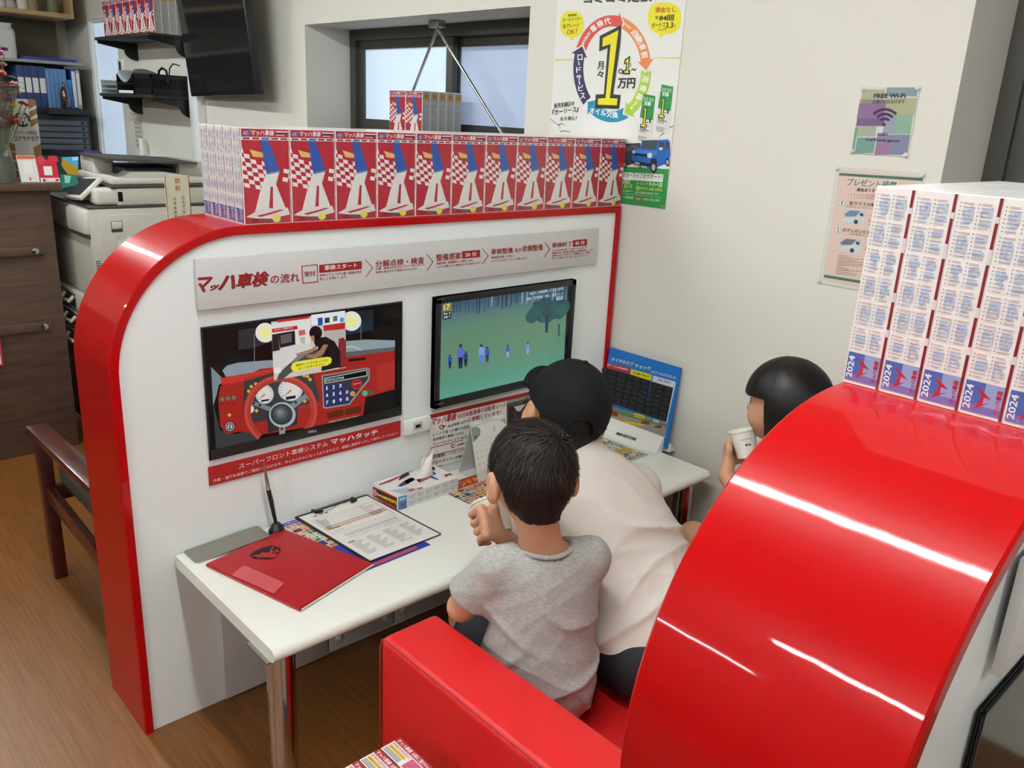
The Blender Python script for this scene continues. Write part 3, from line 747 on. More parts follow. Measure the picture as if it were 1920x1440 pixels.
p.poly([(612, 910), (860, 845), (860, 1020), (612, 1080)], '4B4E4A', 2); p.poly([(612, 905), (860, 842), (860, 860), (612, 925)], '8C928C', 3)
for (x, y, s_, c_) in ((645, 985, 1.0, '3A1A1C'), (690, 965, .8, '22242A'), (745, 945, 1.0, '2A2A30'), (790, 930, .9, '3A2022')):
    p.disc(x, y - 55 * s_, 11 * s_, '6A4A40', 4, 12); p.poly([(x - 24 * s_, y - 30 * s_), (x, y - 46 * s_), (x + 24 * s_, y - 32 * s_), (x + 20 * s_, y + 80 * s_), (x - 20 * s_, y + 85 * s_)], c_, 4.5)
p.line((650, 930), (760, 905), .002, 'C8C8C4', 5) if False else p.poly([(660, 945), (740, 925), (700, 975), (680, 975)], 'B9BDB6', 5)
tag(m.build('race_poster', ang=30), 'white sheet with red and black lettering under the golf television', 'poster')

# ================================================================ tissue boxes
mat('film_white', 'E9E4DF', rough=0.4, coat=0.5, bump=(18, 0.2))
BW, BH, BT = .119, .2145, .0415
def box_art():
    """tissue carton standing on its end; front faces +x, calendar side faces -y"""
    m = MB().box(-BT, 0, 0, 0, BW, BH, 'film_white', .0008, 1)
    RED, WH = 'A8192A', 'E6E1DC'
    p = Print(m, (0.0002, 0, 0), (0, 1, 0), (0, 0, 1), look=glossink); p.STEP = .00012
    W, H = BW, BH
    p.rect(.002, .002, W - .002, H - .002, RED, 1)
    p.rect(.002, H - .026, W - .002, H - .0195, WH, 2)
    p.poly([(.003, H - .016), (.008, H - .007), (.024, H - .005), (.026, H - .012), (.02, H - .017)], '6A5A8A', 2)
    p.t('45', .006, H - .0155, .0085, 'C8B8C8', 3, shear=.2)
    p.t('マッハ車検', .026, H - .0165, .0125, WH, 2, w=.056, bold=.03, shear=.1)
    p.rect(.085, H - .0085, .116, H - .0055, 'D8CFD0', 2); p.rect(.085, H - .0125, .116, H - .0095, '2A2430', 2); p.rect(.086, H - .016, .108, H - .0135, 'D0A8B0', 2)
    for i in range(5): p.rect(.005 + i * .023, H - .0245, .022 + i * .023, H - .021, '6E1A26', 3)
    # racing flag checks, sheared
    for i in range(9):
        for j in range(11):
            if (i + j) % 2: continue
            u0 = .002 + i * .0135; v0 = .056 + j * .0095
            lim = .058 if i < 5 else .05
            sk = lambda u, v: (u + (.09 - v) * .16 * (1 if u < .07 else -1), v + (.06 - u) * .18)
            if i < 6 and v0 < .152 - i * .004 and v0 > .062 + i * .006 or i >= 7 and .095 < v0 < .135:
                q = [sk(u0, v0), sk(u0 + .0135, v0), sk(u0 + .0135, v0 + .0095), sk(u0, v0 + .0095)]
                q = [(min(max(a, .002), W - .002), min(max(c, .003), H - .03)) for a, c in q]
                p.poly(q, 'E4DEDA', 2)
    # plain racing stripes in blue, white and yellow
    p.poly([(.048, .19), (.066, .19), (.094, .118), (.06, .112), (.052, .15)], '27509E', 3)
    p.poly([(.05, .196), (.072, .196), (.07, .188), (.05, .188)], '8FB4DA', 3)
    p.poly([(.02, .168), (.028, .152), (.056, .15), (.054, .16)], 'D9B46A', 3)
    p.poly([(.058, .116), (.093, .122), (.082, .09), (.104, .036), (.026, .026), (.04, .07)], 'DFDCD6', 3)
    p.poly([(.062, .036), (.072, .036), (.074, .085), (.068, .085)], RED, 3.5)
    p.poly([(.004, .018), (.03, .03), (.07, .036), (.11, .036), (.115, .02), (.07, .012), (.03, .014)], 'DAD6D2', 4)
    p.poly([(.03, .02), (.062, .026), (.09, .032), (.1, .031), (.066, .022), (.04, .017)], RED, 5)
    p.poly([(.04, .012), (.07, .01), (.1, .014), (.094, .006), (.05, .005)], '55525C', 5); p.disc(.08, .012, .0105, 'E0D24A', 6, 14, .009)
    p.poly([(.016, .004), (.036, .004), (.036, .014), (.02, .014)], '7E1420', 5)
    # calendar side (-y)
    s = Print(m, (-BT, -.0002, 0), (1, 0, 0), (0, 0, 1), look=glossink); s.STEP = .00012
    s.rect(BT - .004, .001, BT - .001, H - .001, '7A1A28', 1)
    for a, b_ in ((.06, .068), (.098, .108), (.15, .165), (.19, .196)): s.rect(BT - .0042, a, BT - .0008, b_, 'DCD2D2', 2)
    s.rect(.0015, .004, BT - .004, .036, '4A62A8', 1); s.rect(.0015, .004, BT - .004, .012, '7468A6', 2); s.rect(.02, .012, BT - .004, .036, '8FA0C8', 2)
    s.text('2024', (.0095, .007), (.0095, .032), (.0025, .007), 'E6E6EC', 3, .03)
    s.poly([(.013, .031), (.0275, .0195), (.0155, .0205)], RED, 3) if False else s.poly([(.0125, .031), (.018, .022), (.0135, .008), (.027, .0175), (.0205, .0145), (.0205, .0215), (.0275, .0205), (.02, .0265)], 'B02438', 3)
    s.text('マッハ車検', (.0365, .007), (.0365, .032), (.031, .007), 'B02438', 3, .05)
    for k in range(12):
        c_, r_ = k // 6, k % 6
        x = .003 + c_ * .0168; z = .04 + r_ * .0286
        s.text(str(k + 1), (x + .014, z + .003), (x + .014, z + .021), (x + .003, z + .003), 'B4C4DC', 2, .02)
        for i in range(7):
            zz = z + i * .0038
            s.rect(x, zz, x + .0012, zz + .001, '6A5A66', 3); s.rect(x + .003, zz, x + .003 + (.0085, .011, .0095)[(i + k) % 3], zz + .001, 'C49AA0' if i == 6 else '9A98A8', 3)
    # plain back side (+y)
    s = Print(m, (0, BW + .0002, 0), (-1, 0, 0), (0, 0, 1), look=glossink); s.STEP = .00012
    s.rect(.002, .002, BT - .002, H - .002, 'A9A6A0', 1); s.rect(.004, H - .038, BT - .004, H - .006, 'B08A3C', 2); s.poly([(.01, H - .03), (.02, H - .012), (.031, H - .03), (.02, H - .022)], '7A4A1A', 3)
    for i in range(16): s.rect(.005, .01 + i * .0095, .012 + (i * 5 % 7) * .0035, .0135 + i * .0095, '8A8884', 2)
    return m
proto_box = box_art().build('tissue_box', loc=(0, 0, 0), ang=30)
ORD = ['first', 'second', 'third', 'fourth', 'fifth', 'sixth', 'seventh', 'eighth', 'ninth', 'tenth', 'eleventh']
used_proto = []
def place_box(x, y, z, label, group, rot=0.0):
    o = proto_box if not used_proto else proto_box.copy()
    if used_proto: COL.objects.link(o)
    used_proto.append(1)
    o.location = (x, y, z); o.rotation_euler = (0, 0, rot)
    return tag(o, label, 'tissue box', group)
# on the first partition: eleven columns, five deep
for c in range(11):
    for d in range(5):
        lab = ('red-faced tissue box in the front row on the left partition, %s from left' % ORD[c]) if d == 0 else \
              (('tissue box showing its calendar side at the left partition end, %s from front' % ORD[d]) if c == 0 else
               'tissue box on the left partition, %s row from the front, %s from left' % (ORD[d], ORD[c]))
        place_box(-.004 - d * .0435, -1.336 + c * .1207, PZ, lab, 'tissue boxes on the left partition')
# on the second partition
for c in range(3):
    for d in range(5):
        place_box(1.64 - d * .0413, -1.322 + c * .1207, PZ, ('tissue box with 2024 calendar side on the right partition, %s from the left' % ORD[4 - d]) if c == 0 else
                  'tissue box on the right partition, %s row back, %s from the left' % (ORD[c], ORD[4 - d]), 'tissue boxes on the right partition')
# on the window sill: red fronts face the room
for c in range(2):
    for d in range(5):
        place_box(-1.405 + (c + 1) * .121, .035 + d * .043, 1.3721, ('tissue box on the window sill with its red front showing, %s of two' % ('left', 'right')[c]) if d == 0 else
                  'tissue box on the window sill, %s row back, %s column' % (ORD[d], ('left', 'right')[c]), 'tissue boxes on the window sill', 0)
SILL = [o for o in COL.objects if o.get('group') == 'tissue boxes on the window sill']
for o in SILL: o.rotation_euler = (0, 0, -PI / 2); o.location.x -= .121

# ================================================================ desk and what lies on it
DZ = .465
desk = thing('desk', (.24, -.81, 0), 'low white desk with rounded front edge along the left partition', 'desk')
sec = [(.0, 0), (.465, 0)] + [(.472 + .0155 * math.sin(a), -.0155 + .0155 * math.cos(a)) for a in [PI * i / 10 for i in range(0, 11)]] + [(.465, -.031), (0, -.031)]
m = MB(); m.prism([(x_ + .0085, z_ + DZ) for x_, z_ in sec], (0, -.06, 0), (1, 0, 0), (0, 0, 1), 1.497, 'desk_white'); m.build('top', desk, ang=30)
for y in (-1.515, -.115):
    l = MB().lathe([(.03, 0.004), (.03, DZ - .031)], (.44, y, 0), 'chrome', 40); l.lathe([(.034, 0), (.034, .006), (.03, .008)], (.44, y, 0), 'chrome', 32); l.build('leg', desk)
    MB().box(.39, y - .05, DZ - .035, .49 - .01, y + .05, DZ - .0311, 'steel').build('leg_bracket', desk)

# steel tray
M3 = Matrix(((0, -1, 0), (1, 0, 0), (0, 0, 1)))
m = MB()
def tilt(u, v): return (.002 + .073 * v + (.0 if u < .5 else .0), -1.536 + .192 * u, DZ + .0012 + .0095 * u)
pts = [(.03, 0), (.97, 0), (1, .08), (1, .92), (.97, 1), (.03, 1), (0, .92), (0, .08)]
V = [tilt(*q) for q in pts]; k = len(V); V += [(x, y, z + .0016) for x, y, z in V]
m.add(V, [tuple(range(k)), tuple(range(k, 2 * k))[::-1]] + [(i, (i + 1) % k, (i + 1) % k + k, i + k)[::-1] for i in range(k)], 'steel')
tag(m.build('steel_tray'), 'flat stainless steel tray lying at the left end of the desk', 'tray')

# pen in its stand
root = thing('desk_pen', (.045, -1.313, DZ), 'black pen with silver tip upright in a black stand under the monitor', 'pen')
MB().lathe([(.0215, 0), (.0218, .004), (.017, .014), (.0125, .022), (.0095, .026), (0, .026)], (.045, -1.313, DZ), 'black_plastic', 10).build('stand', root)
pb = MB().tube([(.045, -1.313, DZ + .02), (.043, -1.317, DZ + .045), (.04, -1.322, DZ + .085), (.037, -1.327, DZ + .12)], [.0038, .005, .0062, .006], 'black_plastic', 16); pb.build('barrel', root)
MB().tube([(.037, -1.327, DZ + .12), (.035, -1.33, DZ + .15), (.033, -1.333, DZ + .185), (.0325, -1.334, DZ + .196)], [.0062, .005, .0024, .0008], 'chrome', 16).build('tip', root)

# leaflets under the clipboard
def sheet(name, corners, z, th, base, label, cat, draw=None, group=None):
    """flat sheet with four corners A(top-left) B(top-right) C D in desk coordinates"""
    A = np.array([*corners[0], z]); B = np.array([*corners[1], z]); D_ = np.array([*corners[3], z])
    C_ = np.array([*corners[2], z])
    mb = MB(); V = [A, B, C_, D_]; V = [v + [0, 0, -th] for v in V] + V
    mb.add(V, [(0, 1, 2, 3), (7, 6, 5, 4), (0, 4, 5, 1), (1, 5, 6, 2), (2, 6, 7, 3), (3, 7, 4, 0)], base)
    if draw:
        u = B - A; v = A - D_; p = Print(mb, D_ + [0, 0, .0001], u, v)
        draw(p, np.linalg.norm(u), np.linalg.norm(v))
    o = mb.build(name, ang=30); return tag(o, label, cat, group)
def leaflet(p, W, H):
    p.rect(.002, H - .02, W - .002, H - .002, '2A3C90', 1); p.t('お得なキャンペーン', .008, H - .016, .01, 'E8E8F0', 2)
    cols = ('D8C21E', 'B83028', '2A3C90', 'D88A2A', '3A7A46', 'C8C4BE', '8A2A24')
    mosaic(p, .004, .004, W - .004, H - .022, cols, 1, random.Random(2))
sheet('leaflet', [(.012, -1.29), (.004, -1.07), (.332, -1.05), (.342, -1.265)], DZ + .0008, .0006, 'paper', 'colourful shop leaflet half hidden under the clipboard', 'leaflet', leaflet)
root = thing('blue_leaflet', (.27, -1.1, DZ + .001), 'blue leaflet edge peeping out under the lower corner of the clipboard', 'leaflet')
mb = MB(); V = [(.2, -1.27, DZ + .001), (.2, -1.06, DZ + .001), (.337, -1.046, DZ + .001), (.345, -1.255, DZ + .001)]; V = V + [(x, y, z + .001) for x, y, z in V]
mb.add(V, [(3, 2, 1, 0)[::-1], (4, 5, 6, 7)[::-1], (0, 4, 5, 1), (1, 5, 6, 2), (2, 6, 7, 3), (3, 7, 4, 0)], '2A3A9A'); p = Print(mb, (.2, -1.27, DZ + .0021), (0, 1, 0), (-1, 0, 0)); p.poly([(.02, -.13), (.19, -.12), (.19, -.132), (.02, -.142)], 'C04A42', 1)
bl = mb.build('sheet', root)

# clipboard
ca, cb, cc, cdd = np.array([.006, -1.241]), np.array([-.008 + .01, -1.0155]), np.array([.312, -.993]), np.array([.322, -1.218])
root = thing('clipboard', (.16, -1.12, DZ + .002), 'black clipboard with printed form and wire clip on the desk', 'clipboard')
z0 = DZ + .0022
mb = MB(); V = [(*ca, z0), (*cb, z0), (*cc, z0), (*cdd, z0)]; V += [(x, y, z + .0035) for x, y, z in V]
mb.add(V, [(0, 1, 2, 3), (7, 6, 5, 4), (0, 4, 5, 1), (1, 5, 6, 2), (2, 6, 7, 3), (3, 7, 4, 0)], 'black_matte'); mb.build('board', root)
U = nrm(np.append(cb - ca, 0)); Vv = nrm(np.append(ca - cdd, 0)); Wd, Hd = np.linalg.norm(cb - ca), np.linalg.norm(cdd - ca)
zt = z0 + .0036; o_ = np.append(cdd, zt) + U * .006 + Vv * .004
mb = MB(); PWd, PHd = Wd - .012, Hd - .014
V = [o_, o_ + U * PWd, o_ + U * PWd + Vv * PHd, o_ + Vv * PHd]; V = V + [v + [0, 0, .0006] for v in V]
mb.add(V, [(3, 2, 1, 0), (4, 5, 6, 7), (0, 1, 5, 4), (1, 2, 6, 5), (2, 3, 7, 6), (3, 0, 4, 7)], 'paper')
p = Print(mb, o_ + [0, 0, .0007], U, Vv); G, BR, GY = '5A5A5C', 'A8623A', '8C8E92'
p.t('受 付 票', .03, PHd - .026, .009, G, 1, w=.045, bold=.02)
p.ring(0, 0, 0, 0, 0, 1, G) if False else None
for (x0, y0, x1, y1) in ((.012, PHd - .135, PWd - .012, PHd - .04),):
    for a_, b_ in (((x0, y0), (x1, y0)), ((x1, y0), (x1, y1)), ((x1, y1), (x0, y1)), ((x0, y1), (x0, y0))): p.line(a_, b_, .0009, BR)
for i in range(8): y = PHd - .05 - i * .009; p.line((.016, y), (PWd - .07, y), .0004, GY); p.rect(.018, y + .002, .03 + (i * 37 % 20) * .001, y + .0045, G); p.rect(.15, y + .002, .17 + (i * 53 % 30) * .001, y + .0042, 'B0706A' if i < 4 else G)
for y in (PHd - .098, PHd - .108): p.rect(.014, y, PWd - .014, y + .0035, 'B8804E', 2)
p.t('お客様 記入欄', .02, PHd - .128, .004, G, 2); p.rect(.012, PHd - .146, PWd - .012, PHd - .1455, BR)
for i in range(12):
    for j in range(5): p.rect(.03 + i * .0135, PHd - .158 - j * .006, .042 + i * .0135, PHd - .1545 - j * .006, 'A9B0B6' if j < 2 else ('C4C8CC' if (i + j) % 2 else 'DAD8D2'), 1)
p.rect(.012, PHd - .2, .032, PHd - .195, 'A8623A', 2)
for i in range(13):
    y = PHd - .2 - i * .0062
    for j in range(4): p.rect(.014 + j * .05, y, .03 + j * .05 + ((i * 7 + j * 11) % 9) * .0028, y + .002, '8A8C90' if (i + j) % 3 else 'A88', 1) if False else p.rect(.014 + j * .05, y, .03 + j * .05 + ((i * 7 + j * 11) % 9) * .0028, y + .002, '8A8C90', 1)
for a_, b_ in (((.06, PHd - .21), (PWd - .04, PHd - .21)), ((PWd - .04, PHd - .21), (PWd - .04, PHd - .255)), ((PWd - .04, PHd - .255), (.06, PHd - .255)), ((.06, PHd - .255), (.06, PHd - .21))): p.line(a_, b_, .0005, GY, 2)
mb.build('form', root, ang=30)
ctop = np.append((ca + cb) / 2, zt)
cl = MB(); cw = lambda a, b_, c_: ctop + U * a - Vv * b_ + np.array([0, 0, c_])
cl.tube([cw(-.062, .004, .004), cw(-.062, .022, .006)], .0045, 'black_plastic', 10); cl.tube([cw(.062, .004, .004), cw(.062, .022, .006)], .0045, 'black_plastic', 10)
cl.tube([cw(-.062, .022, .006), cw(-.045, .024, .005)], .0048, 'black_plastic', 10); cl.tube([cw(.062, .022, .006), cw(.045, .024, .005)], .0048, 'black_plastic', 10)
clo = cl.build('clip', root)
MB().tube([cw(-.064, .002, .0035), cw(.064, .002, .0035)], .0018, 'chrome', 8).tube([cw(-.046, .024, .005), cw(-.02, .026, .004), cw(0, .018, .004), cw(.02, .016, .004), cw(.046, .024, .005)], .0011, 'chrome', 8).build('wire', clo)

# red folder
fa, fb, fc, fd = (.1, -1.523), (.402, -1.447), (.335, -1.215), (.052, -1.298)
root = thing('red_folder', (.22, -1.37, DZ), 'red document folder with black shield emblem on the desk corner', 'folder')
mb = MB(); V = [(*q, DZ + .001) for q in (fa, fb, fc, fd)] + [(fa[0], fa[1], DZ + .009), (fb[0], fb[1], DZ + .01), (fc[0], fc[1], DZ + .0075), (fd[0], fd[1], DZ + .0075)]
V[6] = (fc[0], fc[1], DZ + .008); V[7] = (fd[0], fd[1], DZ + .0088)
bm_ = bmesh.new(); vs = [bm_.verts.new(v) for v in V]
for f_ in ((0, 1, 2, 3), (7, 6, 5, 4), (0, 4, 5, 1), (1, 5, 6, 2), (2, 6, 7, 3), (3, 7, 4, 0)): bm_.faces.new([vs[i] for i in f_])
bmesh.ops.recalc_face_normals(bm_, faces=bm_.faces[:]); bmesh.ops.bevel(bm_, geom=bm_.edges[:], offset=.0018, segments=2, affect='EDGES')
mb.bm(bm_, mat('folder_red', 'A3161E', rough=.38, spec=.4))
E_ = np.array([*fa, DZ + .0102]); fu = nrm(np.array([*fb, 0]) - np.array([*fa, 0])); fn_ = np.array([-fu[1], fu[0], 0])
p = Print(mb, E_, fu, fn_).zoom(340, 840, 3.6923); p.n = np.array([0, 0, 1.])
p.poly([(472, 745), (500, 720), (560, 690), (630, 673), (680, 690), (690, 705), (668, 735), (632, 768), (590, 770), (510, 766)], '1E1A1C', 1)
p.poly([(480, 746), (545, 738), (560, 720), (600, 735), (632, 680), (640, 682), (625, 730), (680, 745), (632, 762), (600, 757), (530, 757)], 'B0202A', 2)
p.text('Mach', (528, 770), (672, 728), (535, 740), 'C85A50', 3, .05, .3); p.text('Mach', (531, 766), (668, 728), (538, 744), '8A1018', 4, .02, .3)
mb.build('cover', root, ang=30)
lb = MB(); q4 = [at_plane(340 + x / 3.6923, 840 + y / 3.6923, (0, 0, DZ + .0104), (0, 0, 1)) for x, y in ((435, 812), (715, 935), (640, 1010), (345, 880))]
lb.add([q + [0, 0, .0004] for q in q4], [(3, 2, 1, 0)], mat('label_film', 'C4565A', rough=.25)); lb.build('label_pocket', root)
pg = MB(); pg.prism([(0, .0), (.236, 0), (.236, .004), (0, .004)], (fb[0] - .0005, fb[1] + .004, DZ + .003), nrm(np.array([fc[0] - fb[0], fc[1] - fb[1], 0])), (0, 0, 1), .0012, 'paper'); pg.build('inner_pages', root)

# tissue box lying on the desk
DZ += .0004
root = thing('tissue_box', (.074, -.897, DZ), 'open tissue box lying on the desk, white tissue sticking out of its top', 'tissue box')
tx0, tx1, ty0, ty1, th = .016, .132, -1.003, -.79, .043
mb = MB().box(tx0, ty0, DZ, tx1, ty1, DZ + th, 'paper', .0008, 1)
p = Print(mb, (0, ty0 - .0003, 0), (1, 0, 0), (0, 0, 1)).zoom(680, 860, 6.0).within(tx0, DZ, tx1, DZ + th)      # short end
p.poly([(85, 293), (388, 438), (390, 590), (84, 430)], 'A8201F', 1); p.poly([(88, 318), (386, 460), (386, 575), (88, 425)], 'B04038', 2)
p.poly([(100, 330), (160, 352), (160, 425), (100, 395)], 'C89A8A', 3); p.poly([(155, 345), (385, 455), (385, 545), (155, 420)], '3A1A12', 3)
p.text('Get', (160, 405), (210, 430), (160, 375), 'F0ECE0', 4, .04); p.text('100万円', (215, 440), (382, 520), (213, 400), 'F2E22A', 4, .05)
p.poly([(230, 490), (385, 560), (385, 582), (235, 510)], 'C86A3A', 4)
p = Print(mb, (tx1 + .0003, 0, 0), (0, 1, 0), (0, 0, 1)).zoom(680, 860, 6.0).within(ty0, DZ, ty1, DZ + th)       # calendar side
p.poly([(400, 432), (496, 408), (497, 552), (402, 580)], '3F86C4', 1); p.text('2024', (408, 478), (488, 456), (406, 446), 'F0F0F4', 2, .04); p.poly([(412, 492), (450, 516), (484, 474), (474, 518), (440, 532)], 'A8202C', 2); p.text('マッハ車検', (408, 570), (492, 545), (408, 552), 'A8202C', 2, .05)
for i in range(6):
    for j in range(2):
        for k_ in range(5):
            x = 512 + i * 94; y = 430 - i * 34 + j * 62 + k_ * 10 - 15
            p.poly([(x, y), (x + 36, y - 10), (x + 36, y - 7), (x, y + 3)], 'A8A8B2', 2)
            p.poly([(x + 46, y - 14), (x + 82, y - 25), (x + 82, y - 22), (x + 46, y - 11)], 'A8A8B2', 2)
        x = 512 + i * 94; y = 430 - i * 34 + j * 62 + 28; p.text(str(i * 2 + j + 1), (x + 22, y), (x + 52, y - 9), (x + 22, y - 34), 'A9C0E0', 1, .04)
p = Print(mb, (0, 0, DZ + th + .0003), (1, 0, 0), (0, 1, 0)).zoom(680, 860, 6.0).within(tx0, ty0, tx1, ty1)    # top
p.poly([(300, 360), (500, 410), (620, 360), (500, 330), (420, 340)], 'A9BEDC', 1)
for q_, c_ in ((((400, 250), (440, 180), (500, 145), (530, 180), (470, 215)), '2A1C22'), (((395, 310), (470, 250), (540, 215), (520, 280), (430, 315)), '3A2A5A'), (((540, 215), (660, 170), (720, 190), (640, 250), (520, 300)), 'E8E4E4'), (((470, 250), (560, 210), (590, 240), (500, 290)), '4A3A78'),
               (((600, 240), (720, 200), (760, 215), (640, 275)), '9A3A4A'), (((700, 170), (800, 150), (830, 170), (740, 215)), '3F4A9A'), (((640, 140), (720, 100), (800, 90), (820, 120), (700, 160)), '2A2228'), (((760, 190), (860, 235), (840, 240), (750, 210)), '3F3AA0'),
               (((190, 285), (290, 250), (420, 195), (430, 205), (300, 265), (200, 295)), 'A0202A'), (((500, 355), (560, 335), (600, 345), (540, 375)), 'C85A52'), (((600, 340), (660, 320), (690, 335), (630, 355)), 'C85A52')):
    p.poly(list(q_), c_, 2)
p.poly([(892, 188), (960, 172), (1000, 155), (990, 172), (1028, 180), (965, 188), (930, 215), (925, 190)], 'A8202C', 2)
p.poly([(180, 290), (560, 130), (575, 135), (195, 298)], '2A2A40', 1)
mb.build('carton', root, ang=30)
def tis(u, v):
    a = u * 2 * PI; r = .03 * (1 - v * .55); z = DZ + th + v * .062
    return (.072 + r * .25 * math.cos(a) + .006 * math.sin(3 * a + 2 * v) * v - .006 * v, -.865 + r * 1.0 * math.sin(a) + .01 * v * math.cos(2 * a) + .02 * v, z + .012 * math.sin(2 * a + 1) * v)
MB().grid(tis, 24, 9, mat('tissue', 'ECEAE4', rough=.9), wrap=True).build('tissue', root, ang=80)

DZ -= .0004
# desk calendar
root = thing('desk_calendar', (.09, -.66, DZ), 'small white desk calendar with ring binding beside the tissue box', 'calendar')
ap = at_plane(876, 806, (.078, 0, 0), (1, 0, 0)); ap2 = at_plane(942, 778, (.078, 0, 0), (1, 0, 0)); cz = (ap[2] + ap2[2]) / 2; cy0, cy1 = ap[1], ap2[1]
y0c, y1c = cy0 + .012, cy1 + .012
fr = [(.122, y0c, DZ), (.122, y1c, DZ), (.078, y1c, cz), (.078, y0c, cz)]; bk = [(.03, y1c, DZ), (.03, y0c, DZ), (.076, y0c, cz), (.076, y1c, cz)]
mb = MB(); mb.prism([(0, 0), (1, 0), (1, 1), (0, 1)], fr[0], np.array(fr[1]) - fr[0], np.array(fr[3]) - fr[0], -.0015, mat('card_grey', 'CFCFCB', rough=.6))
mb.prism([(0, 0), (1, 0), (1, 1), (0, 1)], bk[0], np.array(bk[1]) - bk[0], np.array(bk[3]) - np.array(bk[0]), -.0015, 'card_grey'); mb.box(.031, y0c, DZ, .121, y1c, DZ + .0015, 'card_grey'); mb.build('stand', root)
pgm = MB(); uu = nrm(np.array(fr[1]) - fr[0]); vv = nrm(np.array(fr[3]) - fr[0]); nn_ = np.cross(uu, vv); Hh = np.linalg.norm(np.array(fr[3]) - fr[0]); Wc = y1c - y0c
o2 = np.array(fr[0]) + vv * .03 + nn_ * .0006
pgm.prism([(0, 0), (Wc, 0), (Wc, Hh - .034), (0, Hh - .034)], o2, uu, vv, .0012, 'paper'); p = Print(pgm, o2 + nn_ * .0013, uu, vv); PH_ = Hh - .034
p.poly([(.0, PH_), (.0, PH_ - .045), (.03, PH_ - .03), (.034, PH_ - .012), (.02, PH_)], '8A9A78', 1); p.poly([(.004, PH_ - .006), (.012, PH_ - .03), (.022, PH_ - .02), (.018, PH_ - .004)], '9A90B8', 2); p.disc(.012, PH_ - .032, .006, '5A7A4A', 2, 10)
p.t('5', Wc * .6, PH_ - .028, .014, '6A6A6A', 2); p.poly([(Wc - .03, PH_), (Wc - .002, PH_), (Wc - .002, PH_ - .02), (Wc - .012, PH_ - .008)], '8AB0A4', 1)
p.rect(.004, PH_ - .047, Wc - .004, PH_ - .0465, 'A88A8A', 1)
for i in range(5):
    for j in range(7): p.t(str(i * 7 + j + 1) if i * 7 + j < 31 else '-', .008 + j * (Wc - .014) / 7, PH_ - .062 - i * .018, .0055, 'B05A5A' if j == 0 or (i == 0 and j > 1) else '7A7A7A', 2)
pgm.build('page', root, ang=30)
for half in (0, 1):
  rg = MB()
  for k in range(half * 5, half * 5 + 5):
    y = y0c + .006 + (k if k < 5 else k + (Wc - .012) / .0075 - 10) * .0075
    rg.tube([(.077 + .007 * math.cos(a), y, cz + .001 + .0075 * math.sin(a)) for a in [i * PI / 6 for i in range(12)]], .0013, 'black_matte' if False else 'panel_white', 6)
  rg.build('ring_binding', root)

# magazines
def mag(p, W, H):
    cols = ('A8402A', 'C8902A', '5A2A20', 'C86A3A', '2A4A7A', '7A3A28', 'D8B048', '3A2A22')
    mosaic(p, .003, .003, W - .003, H - .052, cols, 1, random.Random(3), .013, '6A2A1E')
    p.rect(0, H - .05, W, H, 'B83A2A', 1); p.t('グランドオープン', .02, H - .042, .03, 'E8C02A', 2, w=W - .03, bold=.03); p.rect(.0, H - .016, W * .4, H, '3A7AC0', 2)
sheet('flyer', [(.075, -.835), (.075, -.6), (.37, -.575), (.355, -.815)], DZ + .0012, .001, 'paper', 'colourful flyer with yellow lettering under the cup of the smaller boy', 'flyer', mag)
def mag2(p, W, H):
    p.rect(.004, .004, W - .004, H - .004, '2F7A44', 1); p.rect(.008, .008, W - .008, H - .008, 'E0DDD2', 2); cols = ('2A50A0', 'B8382C', 'D0B03A', '3A7A48', 'C07A3A', '7A8A98', 'A85040')
    mosaic(p, .011, .011, W - .011, H - .011, cols, 3, random.Random(5), .014)
    p.disc(W * .62, H * .7, .018, 'C8402A', 7); p.rect(W * .55, H * .2, W * .9, H * .34, 'B89A3A', 7)
sheet('flyer', [(.03, -.295), (.03, -.12), (.31, -.085), (.295, -.285)], DZ + .0012, .001, 'paper', 'green bordered flyer in front of the blue tyre board', 'flyer', mag2)

# tyre tread board leaning by the wall
root = thing('tyre_check_board', (.16, -.05, DZ), 'blue display board with three black tyre treads at the wall end of the desk', 'display board')
bo = np.array([.0, -.048, DZ + .012]); bt = np.array([.0, -.018, .752]); bv = nrm(bt - bo); bu = np.array([1., 0, 0]); bn = np.cross(bu, bv); BHt = np.linalg.norm(bt - bo)
mb = MB(); mb.prism([(.008, 0), (.312, 0), (.312, BHt), (.008, BHt)], bo, bu, bv, -.006, '1F6CB8'); p = Print(mb, bo + bn * .0002, bu, bv).zoom(1120, 650, 6.857).within(.008, 0, .312, BHt)
p.T_ = p.T
p.text('タイヤのミゾ', (176, 180), (465, 250), (186, 132), 'D8DC9A', 2, .03); p.text('チェック', (484, 268), (682, 308), (490, 218), 'D8DC9A', 2, .03); p.text('させていただきました', (690, 335), (1008, 418), (694, 302), 'DADFE4', 2, .02)
p.poly([(60, 190), (428, 268), (412, 345), (60, 262)], 'A82A36', 2); p.text('擦り減り 1.6mm使用限界！', (70, 225), (400, 312), (72, 202), 'E8D8D8', 3, .02)
p.poly([(436, 285), (706, 362), (690, 440), (424, 356)], 'D2C024', 2); p.text('50% 摩耗（約4mm）', (462, 345), (665, 398), (466, 318), '2A2410', 3, .02)
p.poly([(720, 370), (1005, 452), (1008, 480), (900, 975), (884, 970), (975, 530), (706, 448)], 'C9CDD4', 2); p.text('新品（約8mm）', (788, 438), (945, 480), (794, 408), '3A3C42', 3, .02)
p.poly([(60, 740), (900, 975), (880, 1200), (60, 970)], '8E8F84', 2); p.poly([(60, 742), (890, 1000), (888, 1030), (60, 812)], '5F7A4A', 3); p.poly([(60, 880), (400, 945), (610, 1000), (600, 1022), (380, 990), (60, 905)], 'C87A2A', 3); p.poly([(330, 945), (610, 1000), (600, 1022), (390, 990)], 'D2B02A', 4)
